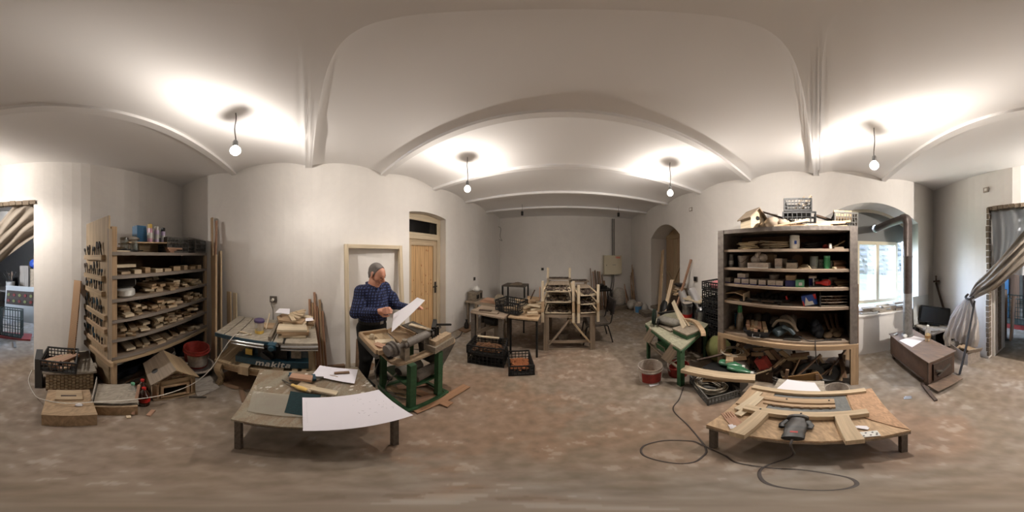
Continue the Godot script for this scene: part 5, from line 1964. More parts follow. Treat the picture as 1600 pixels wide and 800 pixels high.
	bx(-1.42, -1.0, 0.325, 0.345, 0.74, 1.04, 0.15)
	part("motor_shelf", M.green_paint)
	lathe([[0.0, 0.0], [0.05, 0.0], [0.06, 0.01], [0.06, 0.30], [0.05, 0.31], [0.0, 0.31]], 18, Vector3(-1.06, 0.405, 0.82), Vector3(-0.02, 0.08, 1))
	part("tank", M.wood_grey_dark)
	bar(Vector3(-1.18, 0.50, 1.05), Vector3(-1.08, 0.86, 1.02), 0.035, 0.012, 0.1)
	bar(Vector3(-1.15, 0.50, 1.08), Vector3(-1.05, 0.86, 1.04), 0.035, 0.012, 0.1)
	part("drive_belt", M.black)
	prism_side()
	part("chute", M.iron)
	F = Transform3D()
	tube(smooth_line([Vector3(-1.20, 0.42, 0.74), Vector3(-1.25, 0.25, 0.68), Vector3(-1.28, 0.06, 0.69), Vector3(-1.2, 0.02, 0.80), Vector3(-1.08, 0.02, 0.90), Vector3(-1.0, 0.02, 0.86)], 7), 0.006, 6)
	tube(smooth_line([Vector3(-1.42, 0.50, 0.69), Vector3(-1.40, 0.3, 0.63), Vector3(-1.30, 0.08, 0.66), Vector3(-1.1, 0.02, 0.78)], 7), 0.006, 6)
	part("machine_cable", M.cable_grey)
	# boards under it
	var k := 0
	for q in [[-1.2, 0.80, 78, 0.50], [-1.02, 0.94, 82, 0.45], [-1.25, 0.98, 20, 0.34], [-1.10, 0.84, 60, 0.3], [-0.90, 1.02, 3, 0.62], [-0.985, 0.86, 5, 0.5]]:
		offcut(q[0], 0.002 + 0.013 * (k % 3), q[1], q[2], q[3], 0.085, 0.012, [M.pine_warm, M.ply_warm_grain, M.pine_rosy][k % 3], "%s thin reddish board laid under the green machine" % NTH[k], "boards under the green machine")
		k += 1
	# work on the trays
	offcut(-1.17, 0.8305, 0.585, 62, 0.14, 0.06, 0.02, M.pine_rosy, "short pine block on the left tray of the green machine", "")
	offcut(-1.24, 0.8305, 0.65, 20, 0.17, 0.07, 0.014, M.pine_pale, "flat pale piece behind the block on the left tray", "")
	offcut(-1.33, 0.8555, 1.06, 75, 0.16, 0.05, 0.02, M.pine_pale, "pale stick lying on the iron outfeed plate", "")
	offcut(-1.25, 0.8555, 1.08, 70, 0.15, 0.04, 0.02, M.pine, "narrow pine stick beside the pale one on the outfeed plate", "")
	at(0, 0, 0)
	lathe([[0.0, 0.0], [0.022, 0.0], [0.026, 0.03], [0.016, 0.05], [0.0, 0.05]], 14, Vector3(-1.36, 0.8305, 0.58))
	one("wooden_knob", M.pine_pale, "round pale wooden knob at the back of the left tray", "knob")


func prism_side() -> void:
	F = Transform3D(Basis(Vector3(0, 0, 1), Vector3.UP, Vector3(-1, 0, 0)), Vector3(-0.99, 0, 1.05))
	prism(PackedVector2Array([Vector2(0.0, 0.70), Vector2(0.24, 0.70), Vector2(0.03, 0.44)]), 0.0, 0.30, 0.1)
	F = Transform3D()


# ---------------------------------------------------------------- far half of the room
func chips(called: String, label: String, c: Vector3, sx: float, sz: float, yaw: float, high: float, n: int, mats: Material, tone := "shavings") -> void:
	# a heap nobody could count: small flakes on a mound
	at(c.x, c.y, c.z, yaw)
	var keep := F
	for k in n:
		var x := r(-sx, sx)
		var z := r(-sz, sz)
		var e := (1.0 - pow(x / sx, 2.0)) * (1.0 - pow(z / sz, 2.0))
		F = keep * Transform3D(Basis.from_euler(Vector3(r(-0.6, 0.6), r(0, 6.2), r(-0.6, 0.6))), Vector3(x, high * (0.3 + 0.7 * sqrt(maxf(e, 0))) * r(0.75, 1.0), z))
		box(Vector3.ZERO, Vector3(r(0.015, 0.035), 0.004, r(0.02, 0.05)))
	F = keep
	ball(Vector3(0, 0, 0), Vector3(sx * 0.9, high * 0.85, sz * 0.9), 10)
	one(called, mats, label, tone)
	stuff(cur)


func tube_chair(label: String, w: float, u: float, yaw: float) -> void:
	thing("metal_chair", label, "chair", Vector3(w, 0, u))
	at(w, 0, u, yaw)
	# faces local -x; seat 0.42 square
	for z in [-0.19, 0.19]:
		tube(smooth_line([Vector3(0.27, 0.0, z), Vector3(0.20, 0.30, z), Vector3(0.16, 0.385, z), Vector3(0.0, 0.39, z), Vector3(-0.16, 0.385, z), Vector3(-0.19, 0.32, z), Vector3(-0.24, 0.0, z)], 5), 0.012, 7)
		part("leg", M.black)
		tube(smooth_line([Vector3(0.05, 0.40, z), Vector3(0.19, 0.41, z), Vector3(0.245, 0.48, z), Vector3(0.29, 0.85, z * 0.95)], 5), 0.011, 7)
		part("back_upright", M.black)
	bx(-0.2, 0.2, 0.40, 0.435, -0.2, 0.2, 0.1)
	part("seat", M.wood_grey_dark)
	at(w, 0, u, yaw)
	turn(Vector3.BACK, -8, Vector3(0.265, 0.6, 0))
	bx(0.265, 0.29, 0.60, 0.86, -0.20, 0.20, 0.1)
	part("backrest", M.dark_cloth)


func make_middle() -> void:
	kind_of = "wood_offcut"
	rng.seed = 41
	# small motor bench with the two stacked crates before it
	thing("motor_bench", "small dusty wooden bench with a motor hanging under it", "bench", Vector3(-1.12, 0, 2.42))
	at(0, 0, 0)
	slab([[-1.40, 2.21], [-0.82, 2.18], [-0.80, 2.60], [-1.42, 2.64]], 0.695, 0.72)
	part("bench_top", M.shelf_board)
	for q in [[-1.36, 2.25], [-0.88, 2.23], [-0.86, 2.55], [-1.36, 2.58]]:
		bx(q[0] - 0.035, q[0] + 0.035, 0, 0.695, q[1] - 0.03, q[1] + 0.03, 0.1)
		part("leg", M.wood_grey_dark)
	bar(Vector3(-1.34, 0.30, 2.28), Vector3(-0.92, 0.52, 2.55), 0.05, 0.06, 0.1)
	part("brace", M.wood_grey)
	lathe([[0.0, 0.0], [0.08, 0.0], [0.1, 0.03], [0.1, 0.2], [0.07, 0.23], [0.0, 0.23]], 18, Vector3(-1.22, 0.56, 2.40), Vector3(1, 0, 0))
	part("motor", M.dark_iron)
	lathe([[0.0, 0.0], [0.07, 0.0], [0.08, 0.02], [0.0, 0.03]], 16, Vector3(-1.25, 0.55, 2.40), Vector3(-1, 0, 0.0))
	part("pulley", M.iron)
	offcut(-1.18, 0.7205, 2.30, 84, 0.44, 0.11, 0.02, M.wood_grey, "wide grey board along the front of the motor bench", "")
	offcut(-1.08, 0.7205, 2.44, 80, 0.4, 0.10, 0.02, M.wood_grey, "grey board lying behind the front one on the motor bench", "")
	offcut(-1.18, 0.742, 2.31, 78, 0.2, 0.06, 0.015, M.wood_dark, "small dark strip on the front board of the motor bench", "")
	crate("lower black crate of the two stacked before the motor bench", -0.97, 0, 1.99, -10, 0.47, 0.20, 0.30, M.crate, "", 9)
	crate("upper black crate with wood chips, stacked before the motor bench", -0.98, 0.202, 2.0, -12, 0.49, 0.15, 0.32, M.crate, "", 9)
	chips("wood_shavings", "brown wood chips filling the upper stacked black crate", Vector3(-0.98, 0.217, 2.0), 0.19, 0.11, -12, 0.085, 160, M.chip_brown)
	at(-1.04, 0.33, 2.13, -12)
	bx(-0.16, 0.16, 0.025, 0.04, -0.02, 0.02, 0.1)
	one("wood_strip", M.pine_pale, "pale strip lying across the back rim of the upper crate", "wood piece")
	crate("black crate of orange wood chips standing alone on the floor", -0.52, 0, 1.96, -20, 0.28, 0.19, 0.40, M.crate, "", 6)
	chips("wood_shavings", "orange wood chips in the crate standing alone on the floor", Vector3(-0.53, 0.013, 1.99), 0.11, 0.14, -20, 0.08, 170, M.chip_orange)
	# table with tubular legs, covered with offcuts
	thing("tube_leg_table", "table with thin black tube legs covered in pale offcuts", "table", Vector3(-0.62, 0, 2.72))
	at(0, 0, 0)
	slab([[-0.785, 2.27], [-0.335, 2.24], [-0.335, 3.22], [-0.785, 3.22]], 0.69, 0.715)
	part("table_top", M.pine_warm)
	for q in [[-0.36, 2.28], [-0.76, 2.31], [-0.36, 3.15], [-0.76, 3.15]]:
		tube([Vector3(q[0], 0, q[1]), Vector3(q[0], 0.35, q[1]), Vector3(q[0], 0.69, q[1])], 0.016, 8)
		part("leg", M.black)
	bx(-0.76, -0.36, 0.655, 0.69, 2.30, 2.325, 0.1)
	bx(-0.76, -0.36, 0.655, 0.69, 3.12, 3.145, 0.1)
	part("under_rail", M.black)
	var g := "offcuts on the table with tube legs"
	var k := 0
	for q in [[-0.45, 2.36, 78, 0.17, 0.10], [-0.40, 2.50, 70, 0.20, 0.06], [-0.52, 2.58, 50, 0.34, 0.09], [-0.66, 2.72, 100, 0.3, 0.08], [-0.43, 2.76, 60, 0.28, 0.08], [-0.62, 2.90, 85, 0.36, 0.09], [-0.44, 3.0, 80, 0.24, 0.07], [-0.75, 3.04, 75, 0.3, 0.07], [-0.55, 3.12, 92, 0.28, 0.05]]:
		var y := 0.7155
		for j in 2 + k % 3:
			var th := r(0.022, 0.034)
			offcut(q[0] + r(-0.015, 0.015), y, q[1] + r(-0.02, 0.02), q[2] + r(-14, 14), q[3] * r(0.8, 1), q[4] * r(0.7, 1), th, [M.pine, M.pine_pale, M.pine_warm][rng.randi() % 3], "pale offcut, %s of the %s heap from the front on the tube-leg table" % [TIER[j], NTH[k]], g)
			y += th + 0.001
		k += 1
	lean("sloping_board", Vector3(-0.72, 0.83, 2.66), Vector3(-0.33, 0.84, 2.5), 0.06, 0.022, M.pine_pale, "long pale board lying across the heaps on the tube-leg table")
	lean("thin_stick", Vector3(-0.60, 0.80, 2.95), Vector3(-0.52, 1.0, 3.05), 0.022, 0.012, M.wood_dark, "dark thin stick poking up from the offcuts on the tube-leg table", "", 0, "stick")
	lean("thin_stick", Vector3(-0.42, 0.80, 3.02), Vector3(-0.42, 1.06, 3.04), 0.03, 0.02, M.pine_rosy, "reddish upright stick among offcuts beside the drying trays", "", 0, "stick")
	crate("black crate tipped forward on the table with tube legs", -0.81, 0.73, 2.52, 16, 0.42, 0.20, 0.30, M.crate, "", 10)
	offcut(-0.80, 0.746, 2.50, 60, 0.26, 0.12, 0.05, M.old_wood, "greyish block lying inside the tipped black crate", "")
	# low stand with reddish boards, and a round grinding wheel behind
	thing("small_stand", "small wooden stand carrying reddish boards beside the motor bench", "stand", Vector3(-1.45, 0, 2.98))
	at(0, 0, 0)
	bx(-1.70, -1.20, 0.64, 0.665, 2.85, 3.15, 0.1)
	part("stand_top", M.wood_grey)
	for q in [[-1.66, 2.88], [-1.24, 2.88], [-1.24, 3.12], [-1.66, 3.12]]:
		bx(q[0] - 0.02, q[0] + 0.02, 0, 0.64, q[1] - 0.02, q[1] + 0.02, 0.1)
		part("leg", M.wood_grey)
	for j in 4: offcut(-1.43 + 0.01 * j, 0.666 + j * 0.024, 2.98, 82 + 5 * j, 0.42 - j * 0.05, 0.17, 0.022, [M.wood_grey, M.pine_rosy, M.pine_rosy, M.pine_rosy][j], "reddish board, %s of the pile on the small stand" % TIER[j], "reddish boards on the small stand")
	thing("grinding_wheel", "dusty round grinding wheel standing behind the tipped crate", "grinding wheel", Vector3(-1.14, 0, 2.81))
	cyl(Vector3(-1.13, 0.82, 2.78), Vector3(-1.14, 0.82, 2.83), 0.105, 22)
	part("wheel", M.dusty_metal)
	bx(-1.19, -1.08, 0.64, 0.73, 2.76, 2.86)
	part("wheel_stand", M.dark_iron)
	bx(-1.22, -1.05, 0, 0.64, 2.74, 2.88, 0.2)
	part("wheel_post", M.wood_grey)
	# grinder on a stool by the door wall
	thing("corner_stool", "narrow wooden stool against the wall with a grey grinder on it", "stool", Vector3(-1.85, 0, 3.2))
	bx(-2.03, -1.72, 0.60, 0.63, 2.98, 3.45, 0.1)
	part("stool_top", M.wood_grey)
	for q in [[-1.98, 3.03], [-1.77, 3.03], [-1.77, 3.40], [-1.98, 3.40]]:
		bx(q[0] - 0.025, q[0] + 0.025, 0, 0.60, q[1] - 0.025, q[1] + 0.025, 0.1)
		part("leg", M.wood_grey)
	thing("bench_grinder", "dusty grey box grinder on the stool by the wall", "grinder", Vector3(-1.9, 0.63, 3.2))
	bx(-2.01, -1.80, 0.631, 0.83, 3.05, 3.38, 0.1)
	part("housing", M.dusty_metal)
	bx(-1.80, -1.79, 0.68, 0.77, 3.10, 3.20)
	part("opening", M.black)
	bx(-1.80, -1.79, 0.66, 0.79, 3.27, 3.33)
	part("opening", M.black)
	thing("white_cup", "white rounded plastic bag or cup on top of the grey grinder", "plastic bag", Vector3(-1.88, 0.83, 3.25))
	at(-1.88, 0.831, 3.24)
	lathe([[0.0, 0.0], [0.075, 0.01], [0.085, 0.05], [0.06, 0.09], [0.02, 0.12], [0.025, 0.135], [0.0, 0.14]], 12)
	part("bag_body", M.white_plastic)
	at(0, 0, 0)
	tube(smooth_line([Vector3(-1.95, 0.63, 3.02), Vector3(-1.97, 0.45, 2.96), Vector3(-1.93, 0.2, 2.94), Vector3(-1.88, 0.01, 2.8), Vector3(-1.8, 0.01, 2.6)], 6), 0.006, 6)
	one("grinder_lead", M.cable_grey, "grey lead hanging from the grinder down to the floor", "cable")
	thing("floor_bottle", "dark bottle standing on a board under the corner stool", "bottle", Vector3(-1.9, 0, 2.85))
	at(-1.90, 0.031, 2.85)
	lathe([[0.0, 0.0], [0.05, 0.0], [0.055, 0.03], [0.05, 0.1], [0.02, 0.16], [0.02, 0.2], [0.03, 0.21], [0.0, 0.22]], 14)
	part("bottle_body", M.dark_iron)
	offcut(-1.87, 0.001, 2.86, 10, 0.36, 0.2, 0.03, M.wood_brown, "brown board on the floor under the dark bottle", "")
	for q in [["wall_socket", Vector3(-2.05, 1.09, 3.41), "dark socket on the wall above the grey grinder"]]:
		thing(q[0], q[2], "socket", q[1])
		bx(-2.049, -2.035, 1.05, 1.13, 3.37, 3.45)
		part("cover", M.socket_grey)
		bx(-2.035, -2.03, 1.06, 1.12, 3.38, 3.44)
		part("insert", M.black)
	thing("wall_socket", "dark socket on the fuse box wall above the drying trays", "socket", Vector3(-0.62, 1.22, 5.08))
	bx(-0.66, -0.58, 1.20, 1.28, 5.06, 5.079)
	part("cover", M.socket_grey)
	bx(-0.65, -0.59, 1.21, 1.27, 5.055, 5.06)
	part("insert", M.black)
	# black framed table in the far corner
	thing("black_table", "black metal frame table with papers in the far left corner", "table", Vector3(-1.3, 0, 4.45))
	bx(-1.64, -0.98, 0.80, 0.83, 4.2, 4.7, 0.1)
	part("table_top", M.wood_grey_dark)
	for q in [[-1.62, 4.22], [-1.0, 4.22], [-1.0, 4.68], [-1.62, 4.68]]:
		bx(q[0] - 0.02, q[0] + 0.02, 0, 0.80, q[1] - 0.02, q[1] + 0.02, 0.15)
		part("leg", M.black)
	for j in 4: offcut(-1.28 + 0.02 * j, 0.831 + j * 0.017, 4.42, 90 + 14 * j, 0.32 - 0.04 * j, 0.2 - 0.03 * j, 0.016, M.wood_grey, "flat grey panel, %s of the pile on the black corner table" % TIER[j], "panels on the black corner table")
	# trestle with two columns of drying trays
	thing("trestle_table", "grey wooden trestle with crossed braces under the drying trays", "trestle", Vector3(0.11, 0, 2.9))
	at(0, 0, 0)
	bx(-0.295, 0.54, 0.66, 0.71, 2.495, 3.35, 0.1)
	part("trestle_top", M.wood_grey)
	for q in [[-0.25, 2.535], [0.47, 2.535], [0.47, 3.30], [-0.25, 3.30]]:
		bx(q[0] - 0.04, q[0] + 0.04, 0, 0.66, q[1] - 0.035, q[1] + 0.035, 0.15)
		part("leg", M.wood_grey)
	bar(Vector3(-0.21, 0.12, 2.52), Vector3(0.11, 0.62, 2.52), 0.05, 0.025, 0.15)
	part("brace", M.wood_grey)
	bar(Vector3(0.43, 0.16, 2.52), Vector3(0.13, 0.62, 2.52), 0.05, 0.025, 0.15)
	part("brace", M.ply)
	bx(-0.21, 0.43, 0.15, 0.20, 2.53, 2.56, 0.15)
	part("rail", M.wood_grey)
	bx(-0.21, 0.43, 0.0, 0.03, 2.53, 2.56, 0.15)
	part("rail", M.wood_grey)
	bx(0.09, 0.13, 0.20, 0.66, 3.1, 3.13, 0.15)
	part("back_post", M.shelf_board)
	pail("white bucket with rubbish under the trestle of drying trays", 0.02, 0, 2.95, 0.10, 0.16, M.pail, M.chip_brown)
	for c in 2:
		var x0: float = [-0.30, 0.245][c]
		var x1: float = [0.17, 0.55][c]
		var hs: Array = [[0.744, 0.927, 1.10], [0.744, 0.89, 1.038]][c]
		var name_of: String = ["left", "right"][c]
		for j in 3:
			var y: float = hs[j]
			thing("drying_tray", "%s tray of dark dried slices in the %s column on the trestle" % [["lowest", "middle", "top"][j], name_of], "tray", Vector3((x0 + x1) / 2, y, 2.85))
			at(0, 0, 0)
			if c == 1: at(0.37, 0, 2.485, -2)
			var o := -0.37 if c == 1 else 0.0
			bx(x0 + o + 0.035, x1 + o - 0.035, y - 0.012, y, 2.49 - (2.5 if c else 0.0), 3.28 - (2.5 if c else 0.0), 0.1)
			part("tray_board", M.pine_pale)
			for e in 2:
				var xx := (x0 if e == 0 else x1) + o
				var zf := -0.012 if c else 2.488
				bx(xx - 0.02, xx + 0.02, (hs[j - 1] + 0.014) if j else y - 0.17, y + 0.005 + (0.16 if j == 2 else 0.0), zf - 0.022, zf, 0.1)
				part("upright", [M.pine_pale, M.pine_warm, M.pine_pale][j])
				bx(xx - 0.015, xx + 0.015, y - 0.03, y + 0.012, zf, zf + 0.80, 0.1)
				part("side_rail", M.pine)
			var fill := F
			for n in 170:
				F = fill * Transform3D(Basis.from_euler(Vector3(r(-0.5, 0.5), r(0, 6), r(-0.5, 0.5))), Vector3(lerpf(x0 + o + 0.05, x1 + o - 0.05, rng.randf()), y + r(0.006, 0.035), (0.0 if c else 2.5) + 0.76 * pow(rng.randf(), 1.5) + 0.01))
				box(Vector3.ZERO, Vector3(r(0.015, 0.035), 0.006, r(0.015, 0.04)))
			F = fill
			part("dried_slices", M.slices)
			stuff(cur.get_child(cur.get_child_count() - 1))
			bx(x0 + o + 0.05, x1 + o - 0.05, y + 0.045, y + 0.052, 0.30 + (0.0 if c else 2.5), 0.74 + (0.0 if c else 2.5), 0.1)
			part("cover_board", M.wood_grey)
	# the stand behind them, of which the posts show
	thing("rear_stand", "further rack of trays behind the drying trays with two pale posts", "tray rack", Vector3(-0.05, 0.0, 3.8))
	at(0, 0, 0)
	for q in [-0.33, 0.17]:
		bx(q - 0.025, q + 0.025, 0, 1.38, 3.72, 3.76, 0.15)
		part("post", M.pine_pale)
	bx(-0.34, 0.20, 1.12, 1.14, 3.60, 3.95, 0.1)
	part("tray_board", M.wood_grey)
	bx(0.22, 0.60, 1.06, 1.08, 3.60, 3.95, 0.1)
	part("tray_board", M.wood_grey)
	for q in [-0.30, 0.56]: bx(q - 0.03, q + 0.03, 0, 1.06, 3.86, 3.92, 0.2)
	part("rear_post", M.wood_grey)
	for n in 220:
		F = Transform3D(Basis.from_euler(Vector3(0, r(0, 6), 0)), Vector3(r(-0.3, 0.55), 0.0, r(3.62, 3.9)))
		F.origin.y = 1.145 if F.origin.x < 0.18 else 1.085
		box(Vector3.ZERO, Vector3(r(0.02, 0.04), 0.006, r(0.02, 0.04)))
	part("dried_slices", M.slices)
	stuff(cur.get_child(cur.get_child_count() - 1))
	tube_chair("chair with black tube frame and dark back facing the drying trays", 0.59, 2.88, 0)
	# planks, sticks and bags along the fuse box wall
	k = 0
	for q in [[0.87, 1.27, 0.03], [0.95, 1.16, 0.08], [1.02, 1.2, 0.08], [1.10, 1.17, 0.08], [1.17, 1.16, 0.08], [1.24, 1.06, 0.07], [1.31, 0.86, 0.06]]:
		lean("rough_plank", Vector3(q[0] + 0.02, 0.0, 4.72 - 0.05 * (k % 2)), Vector3(q[0], q[1], 5.02 - 0.03 * (k % 2)), q[2], 0.02, [M.wood_brown, M.pine_rosy, M.wood_brown][k % 3], "%s rough reddish plank from the left on the fuse box wall" % NTH[k], "rough planks left of the fuse box")
		k += 1
	thing("small_black_table", "small black table with a dark vice before the rough planks", "table", Vector3(1.12, 0, 4.3))
	at(0, 0, 0)
	bx(0.92, 1.30, 0.70, 0.74, 4.15, 4.5, 0.1)
	part("table_top", M.dark_iron)
	for q in [[0.94, 4.17], [1.28, 4.17], [1.28, 4.48], [0.94, 4.48]]:
		bx(q[0] - 0.015, q[0] + 0.015, 0, 0.70, q[1] - 0.015, q[1] + 0.015, 0.15)
		part("leg", M.dark_iron)
	bx(1.0, 1.2, 0.74, 0.83, 4.25, 4.35)
	bx(1.03, 1.10, 0.83, 0.88, 4.2, 4.4)
	part("vice", M.dark_iron)
	thing("fuse_box", "cream metal fuse box with red print hanging on the back wall", "fuse box", Vector3(1.6, 1.36, 5.0))
	bx(1.30, 1.88, 1.055, 1.67, 4.93, 5.079, 0.12)
	part("case", M.cream)
	bx(1.315, 1.865, 1.07, 1.655, 4.915, 4.93, 0.12)
	var door := part("door", M.cream)
	bx(1.36, 1.375, 1.34, 1.38, 4.908, 4.915)
	part("latch", M.dark_iron, door)
	bx(1.56, 1.67, 1.36, 1.375, 4.912, 4.915)
	part("name_strip", M.grey_plastic, door)
	F = Transform3D(Basis(), Vector3(1.745, 1.60, 4.913))
	letters("FIRE", 0.075, 0.002, true)
	part("lettering", M.red_print, door)
	at(0, 0, 0)
	for q in [1.60, 1.66]:
		tube([Vector3(q, 1.66, 5.03), Vector3(q, 2.2, 5.045), Vector3(q, 2.88, 5.05)], 0.014, 7)
		part("conduit", M.cable_grey)
	tube(smooth_line([Vector3(1.58, 1.07, 5.02), Vector3(1.57, 0.8, 5.0), Vector3(1.50, 0.4, 5.0), Vector3(1.48, 0.05, 4.9)], 5), 0.02, 7)
	part("down_cable", M.cable_grey)
	tube(smooth_line([Vector3(1.63, 1.07, 5.02), Vector3(1.64, 0.8, 5.02), Vector3(1.58, 0.4, 5.02), Vector3(1.55, 0.05, 4.95)], 5), 0.016, 7)
	part("down_cable", M.cable_grey)
	at(1.72, 0.12, 4.75)
	lathe([[0.0, 0.0], [0.17, 0.0], [0.2, 0.08], [0.19, 0.36], [0.13, 0.5], [0.08, 0.53], [0.0, 0.53]], 14)
	one("white_sack", M.old_paper, "dusty white sack standing on a stone slab under the fuse box", "sack")
	at(0, 0, 0)
	bx(1.42, 1.95, 0, 0.115, 4.5, 4.98, 0.15)
	one("stone_slab", M.concrete, "rough grey stone slab on the floor under the white sack", "stone slab")
	k = 0
	for q in [[1.98, 0.72, 2.0], [2.05, 0.55, 2.02], [2.09, 1.36, 2.26], [2.13, 1.0, 2.20], [2.16, 1.1, 2.22], [2.18, 1.27, 2.25], [2.22, 1.2, 2.27], [2.24, 0.9, 2.27], [2.2, 0.7, 2.2]]:
		lean("thin_stick", Vector3(q[0], 0.0, 4.68 - 0.04 * (k % 3)), Vector3(q[2], q[1], 4.99 - 0.015 * k), 0.028 + 0.012 * (k % 2), 0.016, [M.pine_rosy, M.wood_brown, M.pine_warm][k % 3], "%s reddish stick from the left in the corner right of the fuse box" % NTH[k], "reddish sticks in the far right corner", 10, "stick")
		k += 1
	at(2.02, 0, 4.42)
	ball(Vector3(0, 0.16, 0), Vector3(0.17, 0.17, 0.15), 12)
	one("rubble_bag", M.old_paper, "dusty grey bag of rubble before the corner sticks", "bag")
	pail("blue and white paint bucket before the corner sticks", 2.06, 0, 4.10, 0.13, 0.29, M.pail, null, M.light_blue)
	at(2.2, 0, 3.98)
	ball(Vector3(0, 0.14, 0), Vector3(0.10, 0.15, 0.13), 12)
	one("plastic_bag", M.film, "translucent white plastic bag beside the blue paint bucket", "plastic bag")
	# unlit lamp holders and loose wires under the far vaults
	k = 0
	for q in [[-0.97, 3.85], [1.38, 3.85]]:
		thing("lamp_holder", ["unlit dark lamp holder hanging left under the far vault", "unlit dark lamp holder hanging right under the far vault"][k], "lamp holder", Vector3(q[0], 2.72, q[1]))
		at(q[0], 2.66, q[1])
		cyl(Vector3(0, 0, 0), Vector3(0, 0.1, 0), 0.03, 12)
		part("holder", M.dark_iron)
		tube([Vector3(0, 0.1, 0), Vector3(0.004, 0.18, 0), Vector3(0, 0.29, 0)], 0.005, 5)
		part("cord", M.cable_grey)
		k += 1
	at(0, 0, 0)
	tube(smooth_line([Vector3(-2.04, 2.62, 4.9), Vector3(-1.96, 2.55, 4.95), Vector3(-2.0, 2.3, 4.98), Vector3(-1.93, 2.15, 4.98), Vector3(-2.02, 2.2, 4.95)], 6), 0.006, 5)
	one("loose_wire", M.cable, "loose black wire ends hanging in the far left corner", "wire")
	tube(smooth_line([Vector3(-2.02, 0.01, 1.55), Vector3(-1.9, 0.01, 1.75), Vector3(-1.95, 0.01, 2.1), Vector3(-1.8, 0.01, 2.4), Vector3(-1.9, 0.01, 2.7)], 6), 0.006, 5)
	one("floor_cable", M.cable, "black cable lying on the floor along the door wall", "cable")


# ---------------------------------------------------------------- window side: green table, big grey rack
const RACK_Y := [1.724, 1.516, 1.325, 1.115, 0.695]
const RF := 1.62                      # front of the grey rack


